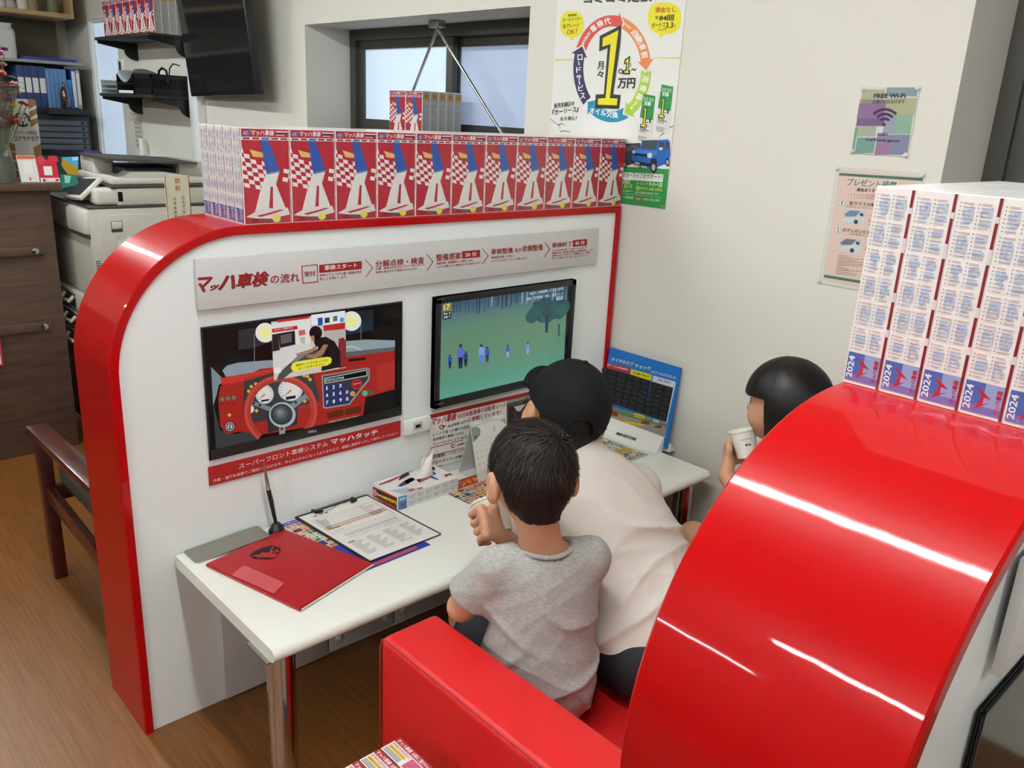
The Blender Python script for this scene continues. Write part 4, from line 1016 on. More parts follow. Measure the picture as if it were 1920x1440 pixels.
p.poly([(130, 735), (215, 755), (212, 800), (128, 780)], 'A82A36', 5); p.poly([(140, 830), (190, 815), (265, 850), (262, 900), (130, 870)], '7A2A2A', 5); p.poly([(565, 965), (620, 950), (680, 975), (675, 1002), (560, 985)], '8A2A2A', 5); p.poly([(745, 1020), (800, 1005), (835, 1030), (828, 1050), (745, 1040)], '7A3A34', 5)
p.poly([(480, 848), (612, 885), (608, 932), (474, 898)], 'CFC020', 5); p.text('約5.0mm', (490, 892), (602, 920), (492, 868), '2A2410', 6, .02); p.poly([(730, 930), (792, 950), (788, 985), (726, 966)], 'D8DADC', 5); p.text('新品', (738, 962), (780, 974), (740, 944), '2A2A2C', 6, .02)
p.poly([(60, 930), (880, 1180), (868, 1245), (60, 1000)], '24408A', 4); p.text('残り溝4mmを下回ると、', (150, 985), (408, 1065), (155, 950), 'D2C85A', 5, .02); p.text('雨の日', (420, 1090), (550, 1125), (428, 1040), 'C8D4EC', 5, .03); p.text('に止まりにくくなります!!', (555, 1140), (862, 1235), (560, 1102), 'DADFE8', 5, .02)
mb.build('board', root, ang=30)
mat('rubber', '19191B', rough=.75)
def tread(q):
    A_, B_, C_, D_ = (np.array(p.T_(*z)) for z in q)
    tm = MB()
    def pt(u, v, h): w_ = (A_ * (1 - u) + B_ * u) * (1 - v) + (D_ * (1 - u) + C_ * u) * v; return bo + bu * w_[0] + bv * w_[1] + bn * h
    def block(u0, u1, v0, v1, sk=0.0):
        n = []
        for h in (.0008, .009):
            e = 0 if h < .005 else .012
            n += [pt(u0 + e, v0 + sk * 0 + e, h), pt(u1 - e, v0 + sk + e, h), pt(u1 - e, v1 + sk - e, h), pt(u0 + e, v1 - e, h)]
        tm.add(n, [(7, 6, 5, 4), (0, 4, 5, 1), (1, 5, 6, 2), (2, 6, 7, 3), (3, 7, 4, 0)], mat('rubber', '19191B', rough=.75))
    n = [pt(0, 0, .0004), pt(1, 0, .0004), pt(1, 1, .0004), pt(0, 1, .0004), pt(0, 0, .004), pt(1, 0, .004), pt(1, 1, .004), pt(0, 1, .004)]
    tm.add(n, [(7, 6, 5, 4), (0, 4, 5, 1), (1, 5, 6, 2), (2, 6, 7, 3), (3, 7, 4, 0)], 'rubber')
    for (u0, u1, sk) in ((0, .29, .03), (.33, .64, -.02), (.68, 1, .03)):
        for j in range(7): block(u0, u1, j / 7 + .008, (j + 1) / 7 - .012, sk if 0 < j < 6 else 0)
    return tm
for q in (((60, 262), (398, 350), (318, 765), (60, 690)), ((410, 352), (686, 440), (600, 855), (328, 770)), ((712, 450), (978, 528), (890, 955), (612, 862))):
    tread(q).build('tyre_tread', root)
st = MB(); st.prism([(-.048, 0.0), (-.085, .0), (-.082, .004), (-.05, .05), (-.046, .05)], (.008, 0, DZ), (0, 1, 0), (0, 0, 1), .29, 'paper')
pp = Print(st, (0, -.082, DZ + .004), (1, 0, 0), nrm((0, .032, .046))); pp.n = np.cross(pp.u, pp.v)
pp.o = pp.o + pp.n * .001
pp.zoom(1120, 650, 6.857); pp.text('BRIDGESTONE', (238, 1130), (495, 1213), (252, 1094), '1A1A1C', 2, .05, .25)
st.prism([(-.04, 0), (-.008, 0), (-.012, .006), (-.035, .03)], (.008, 0, DZ), (0, 1, 0), (0, 0, 1), .31, 'paper'); st.build('card_foot', root, ang=30)

# ================================================================ sofa
sofa = thing('sofa', (1.04, -.7, 0), 'low red vinyl sofa facing the desk', 'sofa')
MB().box(.66, -1.25, .03, 1.428, -.02, .2, 'vinyl_red', .015, 3).build('base', sofa)
MB().box(.645, -1.2495, .2, 1.36, -.021, .283, 'vinyl_red', .028, 5).build('seat', sofa)
MB().box(1.33, -1.2495, .2, 1.4275, -.021, .62, 'vinyl_red', .03, 5).build('backrest', sofa)
arm = MB().box(.622, -1.392, .02, 1.4275, -1.25, .5, 'vinyl_red', .016, 5); ao = arm.build('armrest', sofa)
sm = MB(); zz = .4952
sm.tube([(.6235, -1.3905, .05), (.6235, -1.3905, .475), (.6262, -1.388, .492), (.64, -1.3868, zz), (1.41, -1.3868, zz)], .0022, mat('seam_red', 'A01214', rough=.5), 6); sm.build('seam', ao)
ft = MB()
for x in (.68, 1.38):
    for y in (-1.33, -.1): ft.lathe([(.02, 0), (.022, .03)], (x, y, 0), 'black_plastic', 16)
ft.build('feet', sofa)

# tissue boxes stacked on the floor beside the arm of the sofa
def end_art(m):
    p = Print(m, (0, 0, BH + .0003), (1, 0, 0), (0, 1, 0)); p.STEP = .00015
    return p
stk = MB().box(0, 0, 0, BW, BT, BH, 'film_white', .0008, 1)
p = Print(stk, (0, 0, BH + .0002), (1, 0, 0), (0, 1, 0), look=glossink); p.STEP = .00015
p.rect(0.001, BT - .013, BW - .001, BT - .001, 'A8192A', 1); p.t('マッハ車検', .004, BT - .0115, .009, 'E6E1DC', 2, w=.04, bold=.04); p.t('お得なご紹介キャンペーン', .047, BT - .0115, .009, 'E6E1DC', 2, w=.068, bold=.03)
p.rect(.003, BT - .021, .055, BT - .0145, 'D8C8C8', 1); p.t('毎月抽選でその場で当たる', .004, BT - .02, .0045, 'A84A52', 2, w=.045)
p.rect(.004, BT - .029, .05, BT - .0225, 'E0B62E', 1); p.t('応募はかんたん今すぐ', .006, BT - .028, .005, '9A6A1A', 2, w=.04)
for i in range(3): p.rect(.004, .0015 + i * .0035, .048, .0035 + i * .0035, '7A7478', 1)
p.rect(.058, .002, .096, BT - .015, 'C45A72', 1)
for i in range(60): x, y = RND.uniform(.059, .094), RND.uniform(.003, BT - .017); p.rect(x, y, x + .0016, y + .0016, RND.choice(('A83A58', 'DCA0AE', '8A4A7A')), 2)
p.rect(.098, .002, .117, BT - .015, 'D8A04A', 1); p.t('ご紹介', .099, .01, .008, '8A2A2A', 2, w=.016)
s2 = Print(stk, (0, -.0002, 0), (1, 0, 0), (0, 0, 1), look=glossink); s2.rect(.002, .002, BW - .002, BH - .002, 'A8192A', 1); s2.t('マッハ車検', .01, BH - .03, .02, 'E6E1DC', 2, w=.09, bold=.03)
s3 = Print(stk, (-.0002, BT, 0), (0, -1, 0), (0, 0, 1), look=glossink); s3.rect(.002, .002, BT - .002, .04, '4A62A8', 1)
so = stk.build('tissue_box', loc=(0, 0, 0), ang=30)
for i in range(4):
    for l in range(2):
        o = so if not (i or l) else so.copy()
        if i or l: COL.objects.link(o)
        o.location = (.815, -1.4785 - BT - i * .0445, l * (BH + .0005)); tag(o, ('topmost tissue box of the floor stack by the sofa arm, %s from arm' % ORD[i]) if l else 'lower tissue box of the floor stack by the sofa arm, %s from arm' % ORD[i], 'tissue box', 'tissue boxes stacked beside the sofa arm')

# ================================================================ on the back wall
def pin(m, x, z): m.lathe([(.006, 0), (.006, .002), (.003, .005), (.0045, .009), (0, .01)], (x, -.0025, z), mat('clear_pin', 'D8DAD8', rough=.1, coat=1), 12, (0, -1, 0))
WU, WV = (1, 0, 0), (0, 0, 1)
# big poster
mb = MB().box(-.362, -.0022, 1.243, .174, -.0008, 2.0, 'paper'); p = Print(mb, (0, -.0023, 0), WU, WV).within(-.362, 1.243, .174, 2.0)
Z1 = lambda: p.zoom(1020, 0, 6.857)
Z1(); K = '26261F'; Y_ = 'E3D92C'; WHT = 'E2E0D6'
p.text('コミコミ定額', (505, 58), (1390, 25), (520, -110), '4A4844', 1, .05)
p.poly([(145, 762), (378, 758), (378, 770), (143, 785)], 'D6CF6A', 1); p.poly([(1395, 742), (1750, 735), (1748, 760), (1395, 748)], 'D6CF6A', 1)
for a in (60, 120, 210, 240, 300):
    c_, s_ = math.cos(math.radians(a + 8)), math.sin(math.radians(a + 8)); p.poly([(880 + c_ * 620, 770 + s_ * 700), (880 + c_ * 900, 770 + s_ * 980), (888 + c_ * 900, 776 + s_ * 980)], 'D2D0C8' if a % 60 else 'D6CF8A', 1)
def bubble(cx, cy, rx, ry, tail):
    pts = [(cx + rx * math.copysign(abs(math.cos(a)) ** .8, math.cos(a)), cy + ry * math.copysign(abs(math.sin(a)) ** .8, math.sin(a))) for a in [2 * PI * i / 36 for i in range(36)]]
    p.poly(pts, Y_, 2); p.poly(tail, Y_, 2.2)
bubble(360, 310, 150, 168, [(310, 450), (405, 455), (358, 525)]); bubble(1550, 235, 215, 205, [(1475, 420), (1590, 415), (1490, 495)])
p.text('軽自動車', (312, 216), (420, 208), (315, 182), K, 3, .02); p.text('オールメーカー', (242, 282), (484, 262), (248, 235), K, 3, .02); p.text('全グレード', (240, 366), (455, 352), (244, 308), K, 3, .02); p.text('OK！', (292, 446), (420, 436), (300, 378), 'B8472C', 3, .02)
p.text('頭金なし', (1430, 165), (1700, 160), (1436, 90), 'C24A2C', 3, .03); p.text('×', (1430, 248), (1470, 246), (1432, 205), K, 3, .02); p.text('84回', (1478, 272), (1668, 265), (1488, 195), K, 3, .04); p.text('ボーナス', (1383, 362), (1560, 350), (1388, 295), K, 3, .02); p.text('3.3', (1562, 365), (1660, 358), (1570, 290), K, 3, .03); p.text('万円', (1662, 366), (1692, 362), (1664, 318), K, 3); p.text('(年2回)', (1466, 402), (1570, 396), (1470, 370), K, 3)
# circle of arrows: centre 885,800, outer radii 500 x 620, inner 380 x 490
def arcband(a0, a1, col, head):
    cx, cy = 878, 884; N = 16
    def e(a, rx, ry): return (cx + rx * math.cos(math.radians(a)), cy - ry * math.sin(math.radians(a)))
    O = [e(a0 + (a1 - a0) * i / N, 500, 689) for i in range(N + 1)]; I_ = [e(a0 + (a1 - a0) * i / N, 372, 545) for i in range(N + 1)]
    for i in range(N): p.poly([O[i], O[i + 1], I_[i + 1], I_[i]], col, 2)
    am = a1 + (a1 - a0) / abs(a1 - a0) * head
    p.poly([e(a1, 540, 735), e(am, 436, 615), e(a1, 335, 495)], col, 2.4)
    p.poly([e(a1, 560, 755), e(am + (8 if a1 > a0 else -8) * .4, 436, 615), e(a1, 318, 478)], WHT, 2.2)
arcband(157, 80, 'CF5248', 9); arcband(80, 10, 'E0874A', 12); arcband(-3, -58, 'A9C844', 11); arcband(-66, -126, '2C86A8', 10); arcband(-138, -196, '3A3458', 12)
def arctext(chars, a0, a1, size, col, rx=436, ry=617):
    for i, ch in enumerate(chars):
        a = math.radians(a0 + (a1 - a0) * i / max(len(chars) - 1, 1)); x, y = 878 + rx * math.cos(a), 884 - ry * math.sin(a)
        tx, ty = math.sin(a), math.cos(a) * ry / rx
        if a0 < a1: tx, ty = -tx, -ty
        L = math.hypot(tx, ty); tx, ty = tx / L, ty / L; ux, uy = ty, -tx; h = size / 2
        p.text(ch, (x - tx * h - ux * h, y - ty * h - uy * h), (x + tx * h - ux * h, y + ty * h - uy * h), (x - tx * h + ux * h, y - ty * h + uy * h), col, 4, .03)
arctext('乗ってるあいだの', 148, 132, 36, 'EFE8E4'); arctext('車検代', 123, 98, 88, 'F2ECE8'); arctext('乗ってるあいだの', 70, 58, 32, 'F2ECE4'); arctext('自動車税', 47, 17, 90, 'F2ECE4'); 
arctext('用費諸', -12, -36, 86, 'EEF0E0'); arctext('の時入購', -44, -55, 34, 'EEF0E0')
for i, (ch, x, y) in enumerate((('ロ', 466, 740), ('ー', 452, 815), ('ド', 448, 900), ('サ', 452, 1000), ('ー', 458, 1065), ('ビ', 475, 1135), ('ス', 500, 1235))):
    if ch == 'ー': p.poly([(x - 10, y - 25), (x + 5, y - 25), (x + 10, y + 25), (x - 4, y + 25)], 'EDEAF0', 4)
    else: p.text(ch, (x - 32, y + 38), (x + 34, y + 34), (x - 34, y - 38), 'EDEAF0', 4, .03)
p.text('オイル交換', (588, 1462), (955, 1528), (588, 1372), 'E6EEF0', 4, .04)
def one(pts, g, c0, c1, L):
    cx = sum(q[0] for q in pts) / len(pts); cy = sum(q[1] for q in pts) / len(pts)
    p.poly(pts, c0, L)
p.poly([(1000, 320), (720, 462), (712, 662), (822, 618), (772, 1210), (668, 1215), (660, 1392), (968, 1402), (988, 1222), (892, 1212), (985, 560)], '33322B', 5)
p.poly([(962, 388), (762, 490), (754, 602), (862, 566), (795, 1262), (700, 1268), (694, 1345), (940, 1355), (950, 1268), (850, 1262)], Y_, 6)
p.text('月', (688, 895), (765, 893), (694, 790), K, 5, .02); p.text('々', (684, 1000), (768, 996), (688, 910), K, 5, .02)
p.ring(988, 918, 18, 30, 0, 360, K, 5, 20, 1.1)
p.poly([(1110, 715), (1040, 765), (1030, 830), (1062, 815), (1048, 900), (1018, 902), (1012, 955), (1105, 958), (1110, 905), (1088, 900)], '33322B', 5); p.poly([(1094, 752), (1055, 780), (1050, 808), (1076, 798), (1066, 915), (1036, 917), (1034, 935), (1092, 938), (1092, 917), (1080, 912)], Y_, 6)
p.text('～', (1122, 918), (1188, 908), (1124, 882), K, 5, .04); p.text('万円', (945, 1140), (1170, 1138), (955, 1005), K, 5, .04); p.text('税込', (1108, 870), (1130, 868), (1108, 800), K, 5)
# little banners
for (x0, y0) in ((1240, 1205), (1470, 1085)):
    p.poly([(x0 + 45, y0), (x0 + 195, y0 + 30), (x0 + 140, y0 + 640), (x0 - 40, y0 + 610)], 'D9D8D2', 3)
    p.poly([(x0 + 45, y0), (x0 + 195, y0 + 30), (x0 + 160, y0 + 340), (x0 + 60, y0 + 330), (x0 - 5, y0 + 300)], '2F8A45', 4)
    p.text('コミコミ', (x0 + 38, y0 + 85), (x0 + 168, y0 + 105), (x0 + 45, y0 + 40), 'E8EEE4', 5, .03); p.text('定額', (x0 + 50, y0 + 145), (x0 + 135, y0 + 160), (x0 + 56, y0 + 92), 'E8EEE4', 5, .03)
    p.poly([(x0 + 90, y0 + 165), (x0 + 25, y0 + 215), (x0 + 55, y0 + 225), (x0 + 28, y0 + 390), (x0, y0 + 390), (x0, y0 + 425), (x0 + 85, y0 + 435), (x0 + 90, y0 + 400), (x0 + 70, y0 + 395)], '33322B', 5); p.poly([(x0 + 80, y0 + 185), (x0 + 40, y0 + 212), (x0 + 66, y0 + 214), (x0 + 40, y0 + 398), (x0 + 12, y0 + 398), (x0 + 12, y0 + 416), (x0 + 76, y0 + 424), (x0 + 78, y0 + 408), (x0 + 58, y0 + 404)], Y_, 6)
    p.text('.1', (x0 + 80, y0 + 375), (x0 + 135, y0 + 380), (x0 + 85, y0 + 310), '33322B', 6, .05); p.text('万円～', (x0 - 10, y0 + 490), (x0 + 110, y0 + 515), (x0 - 5, y0 + 425), K, 5, .03)
    for k_ in range(4): p.poly([(x0 - 30 + k_ * 3, y0 + 540 + k_ * 16), (x0 + 90 - k_ * 8, y0 + 562 + k_ * 16), (x0 + 90 - k_ * 8, y0 + 570 + k_ * 16), (x0 - 30 + k_ * 3, y0 + 548 + k_ * 16)], '8A8A84', 5)
p.text('販売実績店の', (130, 1396), (390, 1362), (136, 1330), K, 3, .015); p.text('『カーリース』', (105, 1490), (440, 1440), (115, 1410), K, 3, .03); p.text('なら安心！', (205, 1555), (420, 1545), (214, 1500), K, 3, .03)
p.zoom(1020, 190, 6.857)
for q in ([(85, 225), (140, 270), (180, 300), (230, 280), (270, 310), (285, 370)], [(180, 300), (205, 320), (200, 365)], [(210, 385), (270, 375), (335, 390)], [(1665, 312), (1600, 340), (1565, 370)], [(1560, 400), (1500, 430), (1480, 475)]):
    for a, b_ in zip(q[:-1], q[1:]): p.poly([a, b_, (b_[0] + 2, b_[1] + 9), (a[0] + 2, a[1] + 9)], '2A2A28', 2)
p.poly([(700, 820), (1612, 872), (1560, 1385), (640, 1290)], '2C8A42', 2)
# blue boxy car and a dark one behind it
p.poly([(1010, 545), (1240, 535), (1260, 700), (1150, 800), (1010, 850)], '3A3A40', 3); p.poly([(1010, 600), (1130, 560), (1220, 580), (1130, 640), (1010, 650)], '5A5C60', 4); p.disc(1040, 815, 32, '26262A', 5, 16, 48); p.disc(1040, 815, 18, '8A8A8C', 6, 14, 30)
p.poly([(1270, 490), (1400, 470), (1590, 482), (1622, 520), (1628, 690), (1600, 790), (1440, 850), (1390, 870), (1150, 810), (1130, 720), (1165, 620), (1240, 590)], '2460AE', 6)
p.poly([(1285, 500), (1470, 498), (1450, 618), (1250, 605)], '3F4C50', 7); p.poly([(1270, 490), (1400, 468), (1590, 480), (1580, 492), (1470, 498), (1285, 500)], 'D4D6D4', 7); p.poly([(1488, 530), (1545, 525), (1550, 625), (1490, 632)], '3A4246', 7); p.poly([(1562, 525), (1612, 520), (1618, 615), (1566, 622)], '3A4246', 7)
p.poly([(1170, 625), (1460, 640), (1450, 690), (1160, 660)], '3A78C4', 7); p.poly([(1170, 665), (1330, 680), (1330, 715), (1165, 695)], '1E2228', 8); p.disc(1365, 695, 34, 'C8CCCC', 8, 16); p.disc(1160, 650, 20, 'C8CCCC', 8, 14); p.poly([(1485, 598), (1530, 590), (1535, 620), (1490, 628)], 'DADCDA', 9)
p.poly([(1140, 765), (1380, 800), (1380, 840), (1150, 805)], '1E2228', 8); p.poly([(1150, 805), (1330, 840), (1330, 862), (1160, 828)], 'B4B8B8', 8); p.poly([(1170, 782), (1235, 790), (1235, 808), (1172, 798)], 'D8DAD8', 9)
p.poly([(1375, 740), (1450, 735), (1460, 800), (1380, 850)], '1E2228', 8)
for (x, y, r) in ((1415, 848, 42), (1595, 785, 30), (1240, 840, 20)): p.disc(x, y, r, '1C1C20', 9, 18, r * 1.7 if r > 25 else r); p.disc(x, y, r * .6, 'A8ACAC', 10, 14, r * (1.05 if r > 25 else .6))
p.poly([(740, 895), (1540, 940), (1528, 1040), (735, 985)], 'E2E2D8', 4); p.text('お客様のカーライフをサポート！', (880, 965), (1518, 1008), (888, 902), K, 5, .015)
p.text('亀岡店', (985, 1058), (1110, 1064), (990, 1000), 'D8E4D0', 5, .01); p.text('0771-22-5515', (820, 1110), (1135, 1118), (826, 1062), 'C8D84A', 5, .02); p.text('追分町３丁目314', (850, 1160), (1138, 1168), (852, 1132), 'D8E4D0', 5)
p.text('カーフレッツ', (1185, 1075), (1335, 1085), (1190, 1030), 'D8E4D0', 5); p.text('そのべ店', (1348, 1090), (1525, 1105), (1354, 1035), 'E0E8D8', 5, .02)
p.text('☎0771-68-2002', (1180, 1140), (1522, 1168), (1186, 1085), 'C8D84A', 5, .02); p.text('南丹市園部町内林町３号４', (1180, 1185), (1475, 1210), (1182, 1152), 'D8E4D0', 5)
p.poly([(880, 1165), (1515, 1235), (1515, 1240), (880, 1170)], 'A8C8A0', 5); p.poly([(1165, 1010), (1170, 1010), (1158, 1180), (1153, 1180)], '5FA068', 5); p.text('9:00～18:00', (905, 1235), (1152, 1258), (908, 1200), 'D8E4D0', 5); p.poly([(1178, 1225), (1255, 1232), (1250, 1275), (1172, 1268)], 'C23A34', 5); p.text('定休日', (1185, 1262), (1245, 1268), (1188, 1238), 'E8E0D8', 6); p.text('水曜日･第2火曜日', (1268, 1272), (1492, 1292), (1270, 1240), 'D8E4D0', 5); p.text('CMj', (1495, 1362), (1550, 1370), (1498, 1342), 'C8D8C0', 5)
tag(mb.build('poster', ang=30), 'tall white poster with a ring of coloured arrows around a yellow number one', 'poster')

# free wireless notice
o = thing('wifi_notice', (.83, -.004, 1.453), 'small pastel patchwork notice about free wireless in a clear sleeve', 'notice')
mb = MB().box(.757, -.0025, 1.451, .904, -.0008, 1.616, mat('sleeve', 'D2D2C6', rough=.2)); p = Print(mb, (0, -.0026, 0), WU, WV).zoom(1520, 140, 3.4275).within(.757, 1.451, .904, 1.616)
PU = '46284E'
for q, c_ in (((335, 95, 480, 160), 'A5A98A'), ((490, 82, 690, 140), '7E9496'), ((320, 160, 490, 185), '8A7F74'), ((310, 185, 490, 280), '84668C'), ((490, 150, 685, 260), 'A5A582'), ((300, 280, 480, 330), '745678'), ((480, 260, 560, 380), '8F9AA6'), ((555, 255, 660, 380), '86A68C'),
              ((300, 332, 425, 398), 'A2A693'), ((275, 335, 305, 505), '749A7C'), ((300, 405, 420, 505), '70948A'), ((430, 385, 640, 515), '8A7C98'), ((425, 440, 525, 515), '93708E'), ((520, 385, 640, 515), '7A8098')):
    x0, y0, x1, y1 = q; sl = lambda x, y: (x - (y - 90) * .0 , y)
    sk = -.165
    f = lambda x, y: (330 + (x - 300) * 1.0 - (y - 90) * .165 + (x - 330) * .0, y)
    wl = globals().get('wl', 1.0) + .05; p.poly([(x0, y0), (x1, y0), (x1 + (y1 - y0) * -.16, y1), (x0 + (y1 - y0) * -.16, y1)], c_, wl)
p.text('FREE Wi-Fi', (405, 152), (610, 150), (408, 122), PU, 3, .05); p.text('お使いいただけます', (398, 188), (605, 186), (401, 162), PU, 3, .02)
for r0, r1 in ((88, 106), (58, 76), (28, 46)): p.ring(478, 320, r0, r1, 222, 318, PU, 3, 16)
p.disc(472, 320, 11, PU, 3, 16); p.text('SSID', (428, 392), (494, 394), (432, 374), PU, 3, .04); p.text('CarDock-guest', (350, 430), (572, 440), (354, 406), PU, 3, .04)
mb.build('sheet', o, ang=30)
for x, z in ((.762, 1.611), (.9, 1.613), (.76, 1.456), (.9, 1.455)): pn = MB(); pin(pn, x, z); pn.build('push_pin', o)
# present notice
o = thing('compensation_notice', (.83, -.004, 1.107), 'pale pink notice with green stripes and two numbered car photos, partly behind the right boxes', 'notice')
mb = MB().box(.722, -.0025, 1.1, .955, -.0008, 1.415, 'sleeve'); p = Print(mb, (0, -.0026, 0), WU, WV).zoom(1520, 140, 3.4275).within(.722, 1.1, .955, 1.415); GN = '3F6E60'; BK = '3A322C'
p.T_ = p.T; p.T = None; p.rect(.735, 1.11, .945, 1.407, 'DCC4B4', 1)
for i in range(26): p.rect(.735 + i * .008, 1.11, .739 + i * .008, 1.407, 'D6BAAC', 1.5)
p.T = p.T_
p.poly([(185, 632), (720, 664), (720, 684), (182, 648)], GN, 2); p.poly([(88, 1285), (560, 1362), (556, 1380), (84, 1302)], GN, 2)
p.text('プレゼント補償', (232, 712), (548, 738), (240, 664), '4E8272', 3, .02); p.text('って', (548, 732), (580, 735), (550, 712), BK, 3); p.text('興味ありませんか？', (296, 752), (500, 760), (300, 728), BK, 3, .02)
for i in range(2): p.text('カーナビやガラス等で修理にお金がかかることも', (255 + i * 20, 778 + i * 20), (540 - i * 30, 795 + i * 14), (257 + i * 20, 762 + i * 20), 'A8685A', 3)
for n, x, y in (('1', 201, 825), ('2', 176, 1000)): p.disc(x, y, 22, '8AA89C', 3, 20); p.disc(x, y, 19, 'E2DCD0', 3.5, 20); p.text(n, (x - 8, y + 13), (x + 9, y + 13), (x - 7, y - 14), GN, 4, .02)
p.text('窓ガラスの破損修理･交換', (246, 838), (580, 862), (250, 812), BK, 3, .02); p.text('飛び石などによるガラスの破損を補償します。最大', (232, 852), (570, 880), (233, 842), BK, 3)
p.text('ボディのいたずら･落書き修理', (204, 1010), (560, 1046), (208, 984), BK, 3, .02); p.text('ご自宅や駐車場などでのいたずらを補償します', (246, 1028), (490, 1060), (248, 1016), BK, 3)
for (x, y, a) in ((210, 862, '6A7F98'), (185, 1045, '6A6A70')):
    p.poly([(x + 8, y), (x + 145, y + 14), (x + 138, y + 102), (x, y + 86)], 'B9C0C4', 3); p.poly([(x + 5, y + 35), (x + 45, y + 10), (x + 110, y + 16), (x + 80, y + 48), (x + 20, y + 50)], a, 4); p.poly([(x + 2, y + 55), (x + 80, y + 52), (x + 120, y + 30), (x + 140, y + 45), (x + 136, y + 100), (x, y + 86)], 'C8CACA', 4); p.disc(x + 82, y + 84, 14, '3A3A3C', 5, 14); p.poly([(x + 108, y + 28), (x + 130, y + 30), (x + 130, y + 50), (x + 108, y + 46)], '3F444A', 5)
for (y, v) in ((905, '70,000円'), (1082, '30,000円')):
    x = 368 if y < 1000 else 345
    p.text('<補償金額>', (x + 8, y + 10), (x + 95, y + 18), (x + 10, y - 8), 'A8746A', 3); p.text('上限', (x, y + 42), (x + 42, y + 45), (x + 2, y + 20), BK, 3, .02); p.text(v, (x + 52, y + 48), (x + 220, y + 60), (x + 54, y + 18), GN, 3, .03); p.text('(自己負担額 1,000円)', (x + 4, y + 68), (x + 200, y + 84), (x + 6, y + 48), BK, 3)
for i in range(12): y = 1160 + i * 10.5; p.poly([(178 - i * 1.5, y), (178 + (60, 90, 200, 130, 260, 180, 280, 60, 70, 250, 120, 110)[i], y + 4 + i), (178 + (60, 90, 200, 130, 260, 180, 280, 60, 70, 250, 120, 110)[i], y + 6.5 + i), (178 - i * 1.5, y + 3)], '7A5A50', 3)
mb.build('sheet', o, ang=30)
for x, z in ((.727, 1.41), (.95, 1.41), (.727, 1.106)): pn = MB(); pin(pn, x, z); pn.build('push_pin', o)

# metal rods in front of the window
root = thing('window_brace', (-1.17, .2, 1.372), 'pair of thin metal rods crossing at the top of the window', 'rod brace')
for a, b_ in (((-1.22, .16, 1.862), (-1.6, .2, 1.376)), ((-1.245, .15, 1.866), (-.78, .2, 1.376))):
    MB().tube([a, b_], .0065, 'chrome', 12).build('rod', root)
MB().box(-1.265, .135, 1.845, -1.2, .18, 1.8735, 'steel', .003).build('clamp', root)

# wall television on its bracket
root = thing('wall_television', (-2.75, -.1, 1.53), 'large switched-off black television high on the wall above the shelf boxes', 'television')
mat('dark_glass', '1C1E1F', rough=.08, spec=.6)
Wt, Ht = .95, .56; M = Matrix.Translation((-2.77, -.13, 1.535 + Ht / 2)) @ Matrix.Rotation(math.radians(-1.2), 4, 'Y') @ Matrix.Rotation(math.radians(-4), 4, 'Z') @ Matrix.Rotation(math.radians(5), 4, 'X')
MB().box(-Wt / 2, -.012, -Ht / 2, Wt / 2, .03, Ht / 2, 'black_plastic', .004, 2, M).box(-.3, .03, -.2, .3, .055, .15, 'black_plastic', .01, 2, M).build('housing', root)
MB().box(-Wt / 2 + .012, -.0135, -Ht / 2 + .02, Wt / 2 - .012, -.0121, Ht / 2 - .012, 'dark_glass', 0, 2, M).build('display', root)
MB().box(-2.9, -.075, 1.7, -2.64, .0, 1.95, 'black_matte', .004).build('wall_bracket', root)

# shelves with brackets
def shelf(z, label):
    root = thing('wall_shelf', (-3.84, -.125, z - .018), label, 'shelf', 'black wall shelves')
    MB().box(-4.3, -.25, z - .018, -3.38, 0, z, 'black_matte', .002).build('board', root)
    for x in (-4.27, -3.42):
        m = MB(); pr = [(-.245, 0), (0, 0), (0, -.105), (-.012, -.105)] + [(-.012 - .07 * math.sin(a), -.105 + .06 * (1 - math.cos(a))) for a in [i * PI / 16 for i in range(1, 9)]] + [(-.245, -.018)]
        m.prism(pr, (x, 0, z - .0182), (0, 1, 0), (0, 0, 1), .024, 'black_plastic'); m.build('bracket', root, ang=30)
shelf(1.862, 'upper black wall shelf carrying a row of red boxes'); shelf(1.523, 'lower black wall shelf carrying trays and a black basket')
SH = []
for c in range(7):
    for d in range(4):
        o = proto_box.copy(); COL.objects.link(o); o.location = (-4.25 + c * .1205, -.2 + d * .0432, 1.862); o.rotation_euler = (0, 0, -PI / 2)
        tag(o, ('red tissue box in the front row on the upper wall shelf, %s from the left' % ORD[c]) if d == 0 else 'tissue box on the upper wall shelf, %s row back, %s from the left' % (ORD[d], ORD[c]), 'tissue box', 'tissue boxes on the upper wall shelf')
# trays and basket on the lower shelf
mat('tray_clear', 'AEB6B0', rough=.15, trans=.3)
root = thing('letter_tray', (-4.12, -.13, 1.523), 'clear plastic tray stack at the left end of the lower wall shelf', 'tray')
m = MB()
for k in range(3): z = 1.5235 + k * .028; m.box(-4.27, -.245, z, -3.98, -.02, z + .003, 'tray_clear'); m.box(-4.27, -.245, z, -4.266, -.02, z + .026, 'tray_clear'); m.box(-3.984, -.245, z, -3.98, -.02, z + .026, 'tray_clear'); m.box(-4.27, -.024, z, -3.98, -.02, z + .026, 'tray_clear')
m.build('trays', root); MB().box(-4.08, -.235, 1.6076, -3.99, -.1, 1.622, 'paper').build('papers', root)
root = thing('desk_tray', (-3.82, -.13, 1.523), 'black two-tier paper tray with white sheets on the lower wall shelf', 'tray')
m = MB()
for z in (1.5235, 1.585): m.box(-3.975, -.245, z, -3.7, -.01, z + .005, 'black_plastic'); m.box(-3.975, -.245, z, -3.97, -.01, z + .055, 'black_plastic'); m.box(-3.705, -.245, z, -3.7, -.01, z + .055, 'black_plastic'); m.box(-3.975, -.015, z, -3.7, -.01, z + .055, 'black_plastic')
m.build('frame', root)
